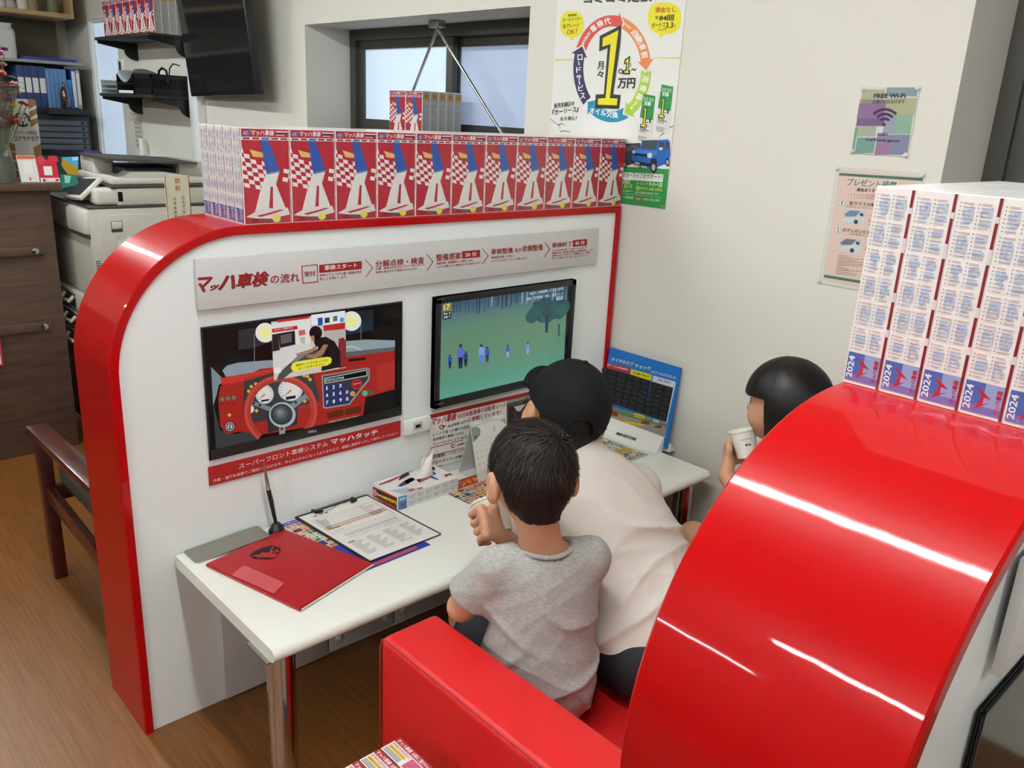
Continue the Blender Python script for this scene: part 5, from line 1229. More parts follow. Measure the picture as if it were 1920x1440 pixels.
MB().box(-3.965, -.24, 1.5287, -3.71, -.02, 1.545, 'paper').build('papers', root)
def fl(u, v): return (-3.968 + .262 * u, -.243 + .22 * v, 1.592 + .055 * (2 * u - 1) ** 2 * (1 - .4 * v) + .012 * math.sin(5 * v))
m = MB(); m.grid(fl, 14, 8, mat('sheet_blue', 'B4C0C8', rough=.5)); m.grid(lambda u, v: tuple(np.array(fl(u, v)) + [0, .01, .014 + .008 * math.sin(7 * u)]), 14, 8, 'tray_clear'); m.build('loose_sheets', root)
root = thing('mesh_basket', (-3.55, -.13, 1.523), 'black slotted basket on the lower wall shelf beside the television', 'basket')
m = MB(); m.box(-3.69, -.24, 1.5235, -3.42, -.02, 1.53, 'black_plastic'); 
for (x0, y0, x1, y1) in ((-3.69, -.24, -3.42, -.234), (-3.69, -.026, -3.42, -.02), (-3.69, -.24, -3.684, -.02), (-3.426, -.24, -3.42, -.02)):
    for (za, zb) in ((1.53, 1.56), (1.615, 1.64)): m.box(x0, y0, za, x1, y1, zb, 'black_plastic')
    for i in range(15):
        t_ = i / 15
        if x1 - x0 > .1: m.box(x0 + t_ * .27, y0, 1.56, x0 + t_ * .27 + .009, y1, 1.615, 'black_plastic')
        else: m.box(x0, y0 + t_ * .22, 1.56, x1, y0 + t_ * .22 + .008, 1.615, 'black_plastic')
m.build('basket_body', root)
MB().tube([(-3.62, -.12, 1.531), (-3.62, -.12, 1.62), (-3.6, -.12, 1.665), (-3.55, -.12, 1.68), (-3.49, -.12, 1.665), (-3.46, -.12, 1.6)], .007, 'black_plastic', 10).tube([(-3.5, -.1, 1.54), (-3.5, -.1, 1.64), (-3.485, -.1, 1.68), (-3.44, -.095, 1.705), (-3.39, -.08, 1.695)], .004, 'black_plastic', 8).build('cable', root)

# small things on the wall beside the frosted window
def plate(name, x0, x1, z0, z1, d, label, cat, extra=None, m_='panel_white'):
    root = thing(name, ((x0 + x1) / 2, -d / 2, z0), label, cat)
    MB().box(x0, -d, z0, x1, -.0005, z1, m_, .003).build('housing', root)
    if extra: extra(root)
plate('wall_controller', -4.6, -4.5, 1.62, 1.75, .018, 'white wall controller with small black display beside the frosted window', 'wall controller', lambda r: MB().box(-4.57, -.0195, 1.67, -4.535, -.0179, 1.735, 'black_plastic').build('display', r))
plate('wall_controller', -4.44, -4.35, 1.4, 1.5, .018, 'lower grey wall controller under the shelf bracket', 'wall controller', lambda r: MB().box(-4.43, -.0195, 1.43, -4.4, -.0179, 1.49, 'black_plastic').build('display', r))
mb = MB().box(-4.42, -.003, 1.17, -4.28, -.0008, 1.37, mat('card_warm', 'C9C7BE', rough=.7)); p = Print(mb, (0, -.0031, 0), WU, WV)
for i in range(6):
    for j in range(4): p.rect(-4.41 + j * .032, 1.185 + i * .029, -4.387 + j * .032, 1.2 + i * .029, '9C9C98', 1)
tag(mb.build('wall_calendar'), 'small pale calendar sheet on the wall above the copier', 'calendar')
root = thing('wall_outlet_box', (-4.1, -.03, 1.0), 'grey framed outlet box with white lead above the copier', 'outlet box')
m = MB(); m.box(-4.28, -.03, .98, -4.0, -.0005, 1.14, 'panel_white', .004); m.build('housing', root); m = MB(); m.box(-4.15, -.034, 1.0, -4.02, -.029, 1.12, mat('steel_pale', 'A8A8A4', rough=.5)); m.build('cover', root)
MB().tube([(-4.22, -.05, .95), (-4.2, -.05, 1.1), (-4.18, -.05, 1.17), (-4.2, -.045, 1.24)], .014, 'panel_white', 10).build('lead', root)
tag(MB().box(-3.36, -.05, .9, -3.24, -.0005, 2.499, 'panel_white', .004).build('cable_duct'), 'vertical white cable duct beside the wall shelf brackets', 'cable duct')

# ================================================================ copier
cp = thing('photocopier', (-2.1, -.8, 0), 'large grey office copier with tilted control screen behind the left partition', 'copier')
X0, X1, Y0, Y1 = -2.4, -1.8, -1.135, -.5
mat('copier_dark', '3F3D3A', rough=.5)
MB().box(X0, Y0, .70, X1, Y1, 1.07, 'copier_grey', .008).build('body', cp)
MB().box(X0, Y0, 1.0705, X1, Y1, 1.08, 'copier_dark', .002).build('body_top', cp)
m = MB(); m.box(X0 + .36, Y0 - .02, .965, X1 - .004, Y0 + .02, 1.062, 'copier_light', .012); m.box(X0, Y0 - .014, .952, X1 - .006, Y0 + .01, .965, 'copier_dark'); m.build('front_cover', cp)
sd = MB().box(X1 - .002, Y0 + .035, .72, X1 + .008, Y1 - .02, 1.045, 'copier_grey', .004).build('side_door', cp)
m = MB(); m.box(X1 + .0075, Y0 + .078, .975, X1 + .0085, Y0 + .122, 1.02, 'copier_dark'); m.box(X1 + .008, Y0 + .08, .988, X1 + .013, Y0 + .12, 1.018, 'copier_light', .003); m.build('door_handle', sd)
m = MB()
for k in range(9): m.box(X1 + .0075, Y0 + .045, .79 + k * .0085, X1 + .0085, Y0 + .065, .794 + k * .0085, 'copier_dark'); m.box(X1 - .001, Y0 + .008, .79 + k * .0085, X1 + .0008, Y0 + .026, .794 + k * .0085, 'copier_dark')
m.build('vent_slots', sd)
MB().box(X0, Y0, .41, X1, Y1, .6995, 'copier_grey', .006).build('drawer_case', cp)
for (za, zb) in ((.605, .69), (.515, .6), (.425, .51)):
    d = MB().box(X0 + .01, Y0 - .012, za, X1 - .012, Y0 + .02, zb, 'copier_grey', .006).build('paper_drawer', cp)
    MB().box(-2.2, Y0 - .0135, za + .015, -2.06, Y0 - .011, zb - .012, 'copier_dark', .004).tube([(-2.19, Y0 - .016, zb - .02), (-2.185, Y0 - .034, zb - .04), (-2.2, Y0 - .04, zb - .045), (-2.075, Y0 - .034, zb - .04), (-2.07, Y0 - .016, zb - .02)], .008, 'copier_light', 10).build('drawer_handle', d)
MB().box(X0 + .02, Y0 + .004, .06, X1 - .02, Y1, .4095, mat('purple_base', '5A3F86', rough=.5), .004).build('cabinet_base', cp)
for x in (X0 + .06, X1 - .06):
    for y in (Y0 + .08, Y1 - .06): MB().lathe([(.025, 0), (.03, .03), (.03, .06)], (x, y, 0), 'black_plastic', 16).build('caster', cp)
YS = -1.043
m = MB(); m.box(-2.22, YS + .02, 1.08, X1, Y1, 1.15, 'copier_grey', .006); m.box(-2.225, YS, 1.15, X1 + .003, Y1, 1.163, 'copier_dark', .002); m.build('scanner_base', cp)
m = MB(); m.box(-2.22, YS + .005, 1.163, X1, Y1, 1.192, 'copier_light', .008); m.prism([(YS + .05, 1.19), (YS + .36, 1.19), (YS + .22, 1.213), (YS + .09, 1.213)], (X1 - .1, 0, 0), (0, 1, 0), (0, 0, 1), .098, 'copier_light'); m.build('scanner_lid', cp, ang=25)
m = MB(); m.box(-2.2, YS + .01, 1.185, -2.03, YS + .1, 1.262, 'copier_light', .018, 3); m.box(-2.2, YS + .09, 1.192, -1.88, YS + .5, 1.225, 'black_matte', .004); m.prism([(YS + .0, 1.268), (YS + .36, 1.252), (YS + .36, 1.243), (YS + .0, 1.258)], (-2.16, 0, 0), (0, 1, 0), (0, 0, 1), .37, 'copier_dark'); m.prism([(YS + .3, 1.19), (YS + .53, 1.19), (YS + .53, 1.2), (YS + .42, 1.25), (YS + .3, 1.25)], (-2.2, 0, 0), (0, 1, 0), (0, 0, 1), .36, 'copier_grey'); m.build('document_feeder', cp, ang=25)
m = MB(); Mx = Matrix.Translation((-1.96, -1.095, 1.135)) @ Matrix.Rotation(math.radians(42), 4, 'X') @ Matrix.Rotation(math.radians(-6), 4, 'Y')
m.box(-.15, -.06, -.008, .12, .06, .01, 'copier_light', .006, 2, Mx); m.box(-.03, -.02, -.04, .07, .04, -.008, 'copier_light', .01, 2, Mx); pn = m.build('control_panel', cp); MB().box(-.135, -.046, .0101, .1, .048, .0112, mat('lcd_off', '45484A', rough=.15), 0, 2, Mx).build('panel_screen', pn)
MB().box(X1 - .09, Y0 + .03, 1.082, X1 - .0, YS + .06, 1.15, 'copier_light', .015, 3).build('corner_block', cp)

# purple office chair behind the copier
root = thing('office_chair', (-3.55, -.62, 0), 'purple office chair back showing just above the copier', 'chair')
MB().box(-3.7, -.58, .72, -3.42, -.53, 1.2, mat('purple_vinyl', '3A2A66', rough=.35), .03, 4).build('backrest', root); MB().box(-3.78, -1.0, .42, -3.34, -.56, .5, 'purple_vinyl', .03, 4).build('seat', root)
MB().lathe([(.03, .06), (.03, .42)], (-3.56, -.78, 0), 'black_plastic', 16).build('column', root); m = MB()
for k in range(5): a = k * 2 * PI / 5; m.beam((-3.56, -.78, .07), (-3.56 + .27 * math.cos(a), -.78 + .27 * math.sin(a), .05), .04, .03, 'black_plastic'); m.lathe([(.025, 0), (.028, .02), (.025, .05)], (-3.56 + .26 * math.cos(a), -.78 + .26 * math.sin(a), 0), 'black_plastic', 12)
m.build('star_base', root); MB().beam((-3.56, -.6, .48), (-3.56, -.54, .8), .06, .012, 'black_plastic', (1, 0, 0)).build('back_support', root)

# ================================================================ counter at the left
ct = thing('counter', (-2.3, -2.6, 0), 'brown wood-grain reception counter with two horizontal rails', 'counter')
MB().box(-2.62, -4.2, 0, -2.045, -1.203, 1.125, 'wood_dark', .002).build('body', ct)
MB().box(-2.66, -4.24, 1.1252, -2.0, -1.165, 1.155, mat('wood_top', '4A3426', rough=.4, var=('5C4331', 3, (2, 24, 2))), .004).build('worktop', ct)
for z in (.865, .545):
    r_ = MB().box(-2.0455, -4.1, z, -2.022, -1.26, z + .035, 'wood_dark', .003).build('rail', ct); MB().lathe([(.014, 0), (.014, .006), (0, .008)], (-2.0225, -1.29, z + .017), 'chrome', 12, (1, 0, 0)).build('rail_screw', r_)
mb = MB().box(-2.021, -1.7, .42, -2.018, -1.46, .6, 'B0343A'); p = Print(mb, (-2.0178, 0, 0), (0, 1, 0), (0, 0, 1)); p.rect(-1.692, .428, -1.468, .592, 'DCDAD6', 1)
for i in range(5): p.rect(-1.6, .45 + i * .025, -1.48, .456 + i * .025, '5A5A5C', 2)
tag(mb.build('notice_card'), 'white notice with red border hanging on the brown counter rail', 'notice')

# standee with round emblem
root = thing('standee', (-2.22, -1.29, 1.155), 'silver cardboard standee with brown slashes and a three-bladed ring emblem', 'standee')
so_ = np.array([-2.2, 0, 0]); mb = MB()
def onX(x, y, X): return at_plane(x, y, (X, 0, 0), (1, 0, 0))
cs = [onX(26, 335, -2.2), onX(84, 335, -2.2), onX(74, 187, -2.2), onX(10, 187, -2.2)]
ya, yb, zb_, zt_ = cs[0][1] - .01, cs[1][1], 1.155, 1.475
mb.box(-2.27, ya, 1.1555, -2.2, yb, zt_, 'B5B3AC'); p = Print(mb, (-2.1998, 0, 0), (0, 1, 0), (0, 0, 1)); Ws = yb - ya; B_ = '7A5A34'
for (za, zc) in ((zt_ - .075, zt_), ): 
    for k in range(3): p.poly([(yb - .03, zt_ - .012 - k * .035 - .028), (yb, zt_ + .0 - k * .035 - .02), (yb, zt_ - k * .035 - (.0 if k else 0)), (yb - .03, zt_ - .012 - k * .035 + (.012 if k == 0 else 0))], B_, 1)
    p.poly([(yb - .03, 1.22), (yb, 1.235), (yb, 1.30), (yb - .03, 1.285)], B_, 1)
for k in range(4): p.poly([(ya, 1.16 + k * .036), (ya + .03, 1.16 + k * .036), (ya + .03, 1.19 + k * .036), (ya, 1.198 + k * .036)], B_, 1)
cx_, cz_ = (ya + yb) / 2 + .005, 1.395
for a in (90, 210, 330): p.ring(cx_, cz_, .022, .03, a + 14, a + 106, '3A2E28', 2, 10); a_ = math.radians(a + 60); p.poly([(cx_ - .003, cz_), (cx_ + .003, cz_), (cx_ + .026 * math.cos(a_) + .003, cz_ + .026 * math.sin(a_)), (cx_ + .026 * math.cos(a_) - .003, cz_ + .026 * math.sin(a_))], '3A2E28', 2)
p.disc(cx_, cz_, .006, 'C8C4BC', 3, 12)
p.text('カーリース専門店', (ya + .035, 1.335), (yb - .012, 1.335), (ya + .035, 1.35), '3A3632', 2, .01); p.text('コアラクラブ', (ya + .03, 1.31), (yb - .005, 1.31), (ya + .03, 1.33), '2A2622', 2, .04)
mb.build('front_board', root, ang=30); MB().prism([(-.007, 0), (-.09, 0), (-.007, .2)], (-2.2, (ya + yb) / 2, 1.1555), (1, 0, 0), (0, 0, 1), .003, 'B5B3AC').build('rear_strut', root)
# two payment cards on acrylic feet (codes left out)
def paycard(q, col, label, head):
    X = -2.04; c0 = onX(*q[0], X); c1 = onX(*q[1], X); c2 = onX(*q[2], X)
    y0, y1, z1 = c0[1], c1[1], c2[2]; root = thing('payment_card', (X, (y0 + y1) / 2, 1.155), label, 'payment card', 'payment cards on the counter')
    mb = MB(); mb.prism([(y0, 0), (y1, 0), (y1 - .004, z1 - 1.155), (y0 - .006, z1 - 1.155)], (X, 0, 1.1555), (0, 1, 0), (-.12, 0, 1), .003, col)
    p = Print(mb, (X + .0034, 0, 1.1555), (0, 1, 0), nrm((-.12, 0, 1))); H = z1 - 1.155; W = y1 - y0
    if head == 'o': p.rect(y0 - .004, H * .88, y1 - .006, H, 'C8643A', 1); p.rect(y0 + .015, H * .32, y1 - .02, H * .8, 'E9E6E0', 1); p.rect(y0 + .03, H * .07, y1 - .03, H * .2, 'CE5A36', 1)
    else: p.rect(y0, 0, y1, H * .2, 'E4E0DC', 1); p.rect(y0 + .017, H * .32, y1 - .024, H * .72, 'E9E6E0', 1); p.t('Pay', y0 + .02, H * .06, H * .08, '3A4A7A', 2); p.disc(y0 + .013, H * .1, .006, 'B02A3A', 2, 12); p.rrect(y0 + .055, H * .05, y0 + .068, H * .15, .003, 'B02A3A', 2); p.t('dPay', y0 + .072, H * .06, H * .08, '3A3A3C', 2, w=.02); p.disc(y0 + .012, H * 1.0, .016, 'C83A4A', 1, 16); p.rrect(y0 + .04, H * .9, y0 + .075, H * 1.18, .005, 'C42A3C', 1); p.rrect(y0 + .043, H * .93, y0 + .072, H * 1.15, .004, 'E4DCDC', .8)
    mb.build('card', root, ang=30); MB().box(X - .05, y0 + .005, 1.1553, X + .004, y1 - .005, 1.1585, 'tray_clear', .001).build('foot', root)
paycard([(40, 338), (74, 338), (30, 292)], 'E2DEDA', 'white and orange payment card standing on the counter', 'o')
paycard([(76, 338), (112, 338), (70, 300)], 'C02438', 'red payment card standing on the counter, right of the white one', 'r')

# bouquet in clear wrap
root = thing('bouquet', (-2.06, -1.37, 1.155), 'bouquet of pink, orange and yellow flowers in clear wrap on the counter', 'bouquet')
mat('wrap_clear', 'D8DCD4', rough=.08, trans=.85, alpha=.45); mat('leaf_green', '48602E', rough=.5); mat('stem_green', '5A6A3A', rough=.6)
vb = np.array([-2.06, -1.37, 1.156])
MB().lathe([(.052, 0), (.056, .06), (.045, .12), (.04, .16), (.065, .25), (.1, .36)], vb, 'wrap_clear', 20).build('wrap', root)
MB().lathe([(.05, .003), (.054, .05), (.04, .1), (0, .101)], vb, mat('vase_dark', '4A4A42', rough=.2), 20).build('pot', root)
st_ = MB(); fl_ = []
FLW = [((-.02, .05, .19), .04, 'C86A92'), ((.02, .075, .30), .028, 'D8A0A0'), ((.03, .02, .26), .03, 'B86A42'), ((.0, -.02, .28), .035, 'B05A3A'), ((.04, .055, .24), .02, 'CFC23A'), ((-.02, -.0, .34), .03, 'D6C83A'), ((.0, .045, .36), .02, 'DDA6AC'), ((.02, .085, .28), .02, 'E0B0B4'), ((-.03, -.05, .30), .035, '6A4A86'), ((.0, -.06, .24), .04, 'C8507A'),
       ((.02, -.0, .42), .028, 'E0AEB4'), ((.03, .1, .25), .016, 'A8483A'), ((.03, .12, .245), .012, 'B04A3C'), ((-.05, .02, .3), .03, 'C8503A'), ((-.04, -.08, .38), .03, 'E4C8C8'), ((.05, -.03, .2), .03, 'C86A9A')]
fr_ = random.Random(12)
for k in range(20): FLW.append(((fr_.uniform(-.03, .05), fr_.uniform(-.03, .07), fr_.uniform(.17, .42)), fr_.uniform(.018, .034), fr_.choice(('C86A92', 'D8A0A0', 'B86A42', 'A8483A', 'CFC23A', 'E0AEB4', '8A5A86', 'D8B8B0'))))
for (d, r, col) in FLW:
    d = (d[0] * .9, d[1] * .85 + .015, d[2] * 1.25 - .01); r *= 1.05
    c_ = vb + np.array(d); st_.tube([vb + [0, 0, .08], vb + np.array(d) * [.5, .5, .6], c_], .0022, 'stem_green', 6)
    fm = MB()
    for ring_, (n_, tilt_, rr) in enumerate(((7, .25, 1.0), (6, .75, .8), (4, 1.2, .5))):
        for k in range(n_):
            a = 2 * PI * k / n_ + ring_ * .4 + d[0] * 30
            def pet(u, v, a=a, tilt_=tilt_, rr=rr):
                w_ = (u - .5) * 1.1 * math.sin(PI * min(max(v, .05), .97)) * .9; L = v * rr; h = L * math.sin(tilt_) + .12 * v * v - .35 * w_ * w_; rd = L * math.cos(tilt_)
                x = rd * math.cos(a) - w_ * math.sin(a); y = rd * math.sin(a) + w_ * math.cos(a)
                return tuple(c_ + r * np.array([x * .9 + h * .45, y, h * .9 - x * .3]))
            fm.grid(pet, 5, 5, mat('petal_' + col, col, rough=.6))
    fm.build('flower', root, ang=80)
for k in range(16):
    a = RND.uniform(0, 2 * PI); L = RND.uniform(.07, .12); h = RND.uniform(.15, .42); b0 = vb + np.array([.02 * math.cos(a), .03 * math.sin(a), h])
    def lf(u, v): w_ = (u - .5) * .035 * math.sin(PI * min(v + .02, 1)); return tuple(b0 + np.array([math.cos(a) * L * v - math.sin(a) * w_, math.sin(a) * L * v + math.cos(a) * w_, L * (.7 * v - .6 * v * v)]))
    st_.grid(lf, 4, 7, 'leaf_green')
st_.build('stems_and_leaves', root, ang=80)

# ================================================================ shelving unit far left
mat('panel_brown', '5A5142', rough=.7); mat('binder_navy', '2A3A66', rough=.5); mat('binder_blue', '5C86B4', rough=.45); mat('binder_royal', '2A3A9A', rough=.45)
un = thing('shelving_unit', (-5.45, -1.0, 0), 'tall shelving unit in the far left corner', 'shelving unit')
UX = -5.12; S_ = lambda x, y: onX(x, y, UX)
yr = S_(146, 100)[1]; z_up = S_(145, 28)[2]; z_mid = S_(147, 118)[2]; z_bin = S_(160, 205)[2]; z_dr = S_(165, 290)[2]
m = MB(); m.box(-5.6, -2.6, .05, -5.58, yr, 2.45, 'panel_brown'); m.build('back_panel', un)
MB().box(-5.58, -2.6, z_up - .03, UX, yr, z_up, 'wood_pale', .002).build('upper_shelf', un); MB().box(-5.58, yr - .02, z_up, UX, yr, 2.45, 'wood_pale', .002).build('side_board', un)
MB().box(-5.58, -2.6, z_mid - .02, UX + .02, yr + .02, z_mid, mat('shelf_grey', '9A9A92', rough=.5), .002).build('middle_shelf', un)
MB().box(-5.58, -2.6, z_bin - .04, UX, yr + .03, z_bin, 'black_matte', .002).build('lower_shelf', un)
MB().box(-5.58, -2.6, .0, UX - .02, yr, .72, 'panel_brown').build('base_cabinet', un); MB().box(-5.58, yr - .0, .0, -5.55, yr + .02, z_mid, 'black_matte').box(-5.58, -2.6, .72, UX - .05, yr + .02, .75, 'black_matte').build('uprights', un)
def book(y0, y1, h, mt, lab, white=None):
    o = thing('binder', (UX - .14, (y0 + y1) / 2, z_bin), lab, 'binder', 'binders on the lower shelf')
    MB().box(UX - .27, y0, z_bin + .0005, UX - .012, y1, z_bin + h, mt, .002).build('cover', o)
    if white: MB().box(UX - .0125, y0 + .004, z_bin + white[0], UX - .011, y1 - .004, z_bin + white[1], 'DAD8D0').build('spine_label', o)
ye = yr + .0; y = ye
specs = [(.028, .27, 'shelf_grey', (.03, .25), 'binder with pale spine at the right end of the lower shelf'), (.032, .275, 'binder_royal', (.01, .26), 'royal blue binder with long white lettered spine')]
y = ye
for w_, h, mt, wh, lab in specs: book(y - w_, y - .001, h, mt, lab, wh); y -= w_
book(y - .03, y - .001, .2, mat('binder_cyan', '2A7AC0', rough=.4), 'short bright blue binder among taller ones'); y -= .032
for k in range(5): book(y - .027, y - .001, .27, 'binder_blue', 'slim light blue binder, %s from the right of the light blue ones' % ORD[k]); y -= .0275
for k in range(4): book(y - .045, y - .001, .28, 'binder_navy', 'navy binder with white label, %s from the right of the navy ones' % ORD[k], (.1, .2)); y -= .046
root = thing('drink_bottle', (UX - .02 + .04, ye - .115, z_bin), 'dark tea bottle standing in front of the light blue binders', 'bottle'); bc = (UX + .0, ye - .125, z_bin + .0)
MB().lathe([(.028, 0), (.031, .01), (.031, .11), (.026, .13), (.012, .155), (.012, .165)], (UX + .024, ye - .125, z_bin), mat('tea', '2A221A', rough=.1, coat=1), 20).build('bottle_body', root); MB().lathe([(.013, 0), (.013, .018), (0, .018)], (UX + .024, ye - .125, z_bin + .165), mat('cap_olive', '5A5A4A', rough=.4), 16).build('bottle_cap', root)
for o in list(root.children): pass
# make room for the bottle: shelf lip
MB().box(UX - .001, yr - .25, z_bin - .04, UX + .06, yr + .03, z_bin - .0004, 'black_matte').build('shelf_lip', un)
tag(MB().box(UX - .3, yr - .36, z_mid + .0005, UX - .01, yr - .01, z_mid + .02, 'binder_royal', .003).build('document_folder'), 'dark blue flat folder lying on the grey middle shelf', 'folder')
root = thing('paper_bag', (UX - .12, S_(8, 60)[1], z_mid), 'white wrapped packet standing on the grey middle shelf', 'packet'); yb_ = S_(8, 60)[1]
def bagf(u, v):
    a = 2 * PI * u; c_, s_ = math.cos(a), math.sin(a); sq = lambda x: math.copysign(abs(x) ** .4, x)
    fl_ = 1 - .45 * max(0, v - .78) / .12 if v < .9 else .45 + 2.6 * (v - .9); cr = .004 * math.sin(9 * a + 14 * v) * v
    return (UX - .12 + (.055 + cr) * sq(c_) * (fl_ if v > .78 else 1), yb_ + (.085 + cr) * sq(s_) * (1 if v < .78 else .6 + .4 * fl_), z_mid + .001 + .23 * v)
MB().grid(bagf, 40, 18, mat('bag_white', 'C4C4BE', rough=.35), wrap=True).build('bag', root, ang=60)
for k, (px_, mt, h) in enumerate(((8, 'C8C4B8', .07), (50, 'D0CCC0', .08), (70, '8A7A5A', .09), (108, '6A6A4A', .14), (28, 'A8A498', .06))):
    yy = S_(px_, 5)[1]; tag(MB().lathe([(.035, 0), (.04, .02), (.036, h * .7), (.028, h), (.024, h), (0, h * .9)], (UX - .12, yy, z_up + .0003), mat('pot_' + mt, mt, rough=.6), 18).build('ceramic_pot'), ('small pale pot on the upper wooden shelf, at the far left', 'white cup on the upper wooden shelf, in the middle', 'brown pot on the upper wooden shelf beside the white cup', 'tall olive vase on the upper wooden shelf, at the right end', 'grey pot on the upper wooden shelf, second from the left')[k], 'pot', 'pots on the upper wooden shelf')
root = thing('drawer_unit', (UX - .18, yr - .2, z_dr), 'black desktop drawer unit with five clear grey drawers', 'drawer unit')
yd0 = S_(83, 250)[1] - .1; yd1 = yr + .03; hh = (z_bin - .05 - z_dr)
MB().box(UX - .35, yd0, z_dr, UX + .01, yd1, z_bin - .0405, 'black_plastic', .004).build('case', root)
for k in range(5):
    z = z_dr + .035 + k * (hh - .06) / 5; d = MB().box(UX + .008, yd0 + .02, z, UX + .02, yd1 - .02, z + (hh - .06) / 5 - .008, mat('drawer_smoke', '4A5058', rough=.25), .002).build('drawer', root); MB().box(UX + .0195, yd1 - .06, z + .01, UX + .024, yd1 - .045, z + .03, 'black_plastic').build('drawer_pull', d)
MB().box(UX - .3, yd0 + .05, .7505, UX - .05, yd1 - .05, z_dr, 'black_matte').build('plinth', root)
# lit screen under the drawers
sz1 = z_dr - .01; root = thing('computer_monitor', (UX + .16, yr - .1, .9), 'computer monitor with a bright yellow and blue picture beside the copier', 'monitor')
XS = -4.6; ys0, ys1 = onX(96, 330, XS)[1], onX(148, 330, XS)[1]; zs0, zs1 = onX(120, 372, XS)[2], onX(120, 294, XS)[2]
MB().box(XS - .03, ys0 - .1, zs0 - .02, XS, ys1 + .012, zs1 + .012, 'black_plastic', .004).build('housing', root); s = MB().box(XS, ys0 - .09, zs0, XS + .001, ys1, zs1, glow('10302E'))
p = Print(s, (XS + .0012, 0, 0), (0, 1, 0), (0, 0, 1), look=glow); p.zoom(0, 0, 3); p.poly([(345, 885), (440, 880), (440, 960), (400, 960)], '4AA8D0', 1); p.poly([(350, 890), (400, 920), (440, 945), (440, 985), (380, 980), (345, 930)], 'B08A2A', 2); p.poly([(340, 980), (440, 985), (440, 1040), (340, 1060)], '2A7A6A', 1); p.poly([(360, 985), (400, 990), (390, 1030), (365, 1030)], '8ACAB8', 2); p.poly([(405, 885), (440, 882), (440, 900), (410, 905)], 'A8D8EE', 3)
s.build('display', root); MB().box(XS - .12, ys1 - .2, .76, XS - .0, ys1 - .05, .77, 'black_plastic').box(XS - .06, ys1 - .15, .77, XS - .031, ys1 - .1, zs0 + .05, 'black_plastic').build('stand', root)
dk = thing('office_desk', (-4.7, -.7, 0), 'dark office desk under the computer monitor', 'desk'); MB().box(-5.0, -1.6, .73, -4.35, -.25, .76, 'black_matte', .003).build('top', dk)
for x in (-4.97, -4.38):
    for y in (-1.57, -.28): MB().box(x - .02, y - .02, 0, x + .02, y + .02, .73, 'black_matte').build('leg', dk)
root = thing('paper_pile', (-4.49, -1.3, .76), 'untidy pile of papers on the dark office desk behind the copier', 'papers')
for k in range(5): MB().obox((-4.49 + RND.uniform(-.01, .01), -1.3 + RND.uniform(-.01, .01), .7675 + k * .014), (.22, .3, .012), Matrix.Rotation(RND.uniform(-.3, .3), 3, 'Z'), ('paper', 'shelf_grey', 'black_matte')[k % 3]).build('sheet', root)

# ================================================================ wooden armchair behind the partition
ac = thing('wooden_armchair', (-.6, -1.32, 0), 'dark red wooden armchair behind the left partition, facing the counter', 'chair')
for s_, (y) in enumerate((-1.6, -1.05)):
    MB().beam((-.975, y, .497), (-.30, y + .0, .515), .062, .026, 'wood_mahogany', bev=.005).build('arm', ac)
    MB().beam((-.915, y, 0), (-.93, y, .485), .04, .04, 'wood_mahogany', (0, 1, 0), .004).build('leg', ac)
    MB().beam((-.36, y, 0), (-.33, y, .505), .04, .04, 'wood_mahogany', (0, 1, 0), .004).build('leg', ac)
    MB().beam((-.92, y, .30), (-.345, y, .27), .022, .055, 'wood_mahogany', bev=.003).build('side_rail', ac)
MB().beam((-.9, -1.585, .3), (-.9, -1.065, .3), .022, .05, 'wood_mahogany').build('cross_rail', ac); MB().beam((-.36, -1.585, .27), (-.36, -1.065, .27), .022, .05, 'wood_mahogany').build('cross_rail', ac)
MB().box(-.92, -1.57, .32, -.36, -1.08, .4, mat('cushion_dark', '3A3634', rough=.6), .025, 3).build('seat_cushion', ac)
MB().obox((-.36, -1.325, .57), (.07, .47, .42), Matrix.Rotation(math.radians(12), 3, 'Y'), 'cushion_dark', .025, 3).build('back_cushion', ac)

# celebration card on a stick in an orchid pot behind the partition
root = thing('potted_orchid', (-1.3, -.93, 0), 'white potted orchid with a tall celebration card, behind the left partition', 'orchid')
oc = (-1.3, -.93, 0)
MB().lathe([(.1, 0), (.13, .02), (.15, .3), (.155, .32), (.14, .32), (.13, .28), (0, .28)], oc, mat('pot_white', 'DDDBD4', rough=.3), 28).build('pot', root)
c0 = onX(308, 327, -1.27); c1 = onX(354, 330, -1.27)
ym = (c0[1] + c1[1]) / 2; hw = (c1[1] - c0[1]) / 2; zt2 = (c0[2] + c1[2]) / 2
mb = MB().box(-1.275, ym - hw, zt2 - .34, -1.27, ym + hw, zt2, 'D6D0B4'); p = Print(mb, (-1.2698, 0, 0), (0, 1, 0), (0, 0, 1)); h2 = hw
for s_ in (-1, 1): p.rect(ym + s_ * hw - (.0025 if s_ > 0 else 0), zt2 - .34, ym + s_ * hw + (.0025 if s_ < 0 else 0), zt2, '7A2A36', 1)
for i, ch in enumerate('御祝'): p.t(ch, ym + .0, zt2 - .03 - i * .026, .02, 'B83A2A', 2, w=.02, al='c')
for i, ch in enumerate('おもてなしの宿'): p.t(ch, ym + .018, zt2 - .085 - i * .017, .012, '2A2A24', 2, w=.013, al='c')
for i, ch in enumerate('代表取締役　森長'):
    if ch != '　': p.t(ch, ym - .014, zt2 - .09 - i * .0155, .011, '2A2A24', 2, w=.011, al='c')
co = mb.build('celebration_card', root, ang=30); MB().box(-1.282, ym - .006, .25, -1.2755, ym + .006, zt2 - .02, 'wood_pale').build('card_stick', co)
om = MB(); pt_ = onX(241, 446, -1.25)
om.tube([(-1.3, -.95, .28), (-1.29, -1.0, .6), (-1.27, -1.05, .85), (-1.25, pt_[1] - .0, pt_[2])], .004, 'stem_green', 8)
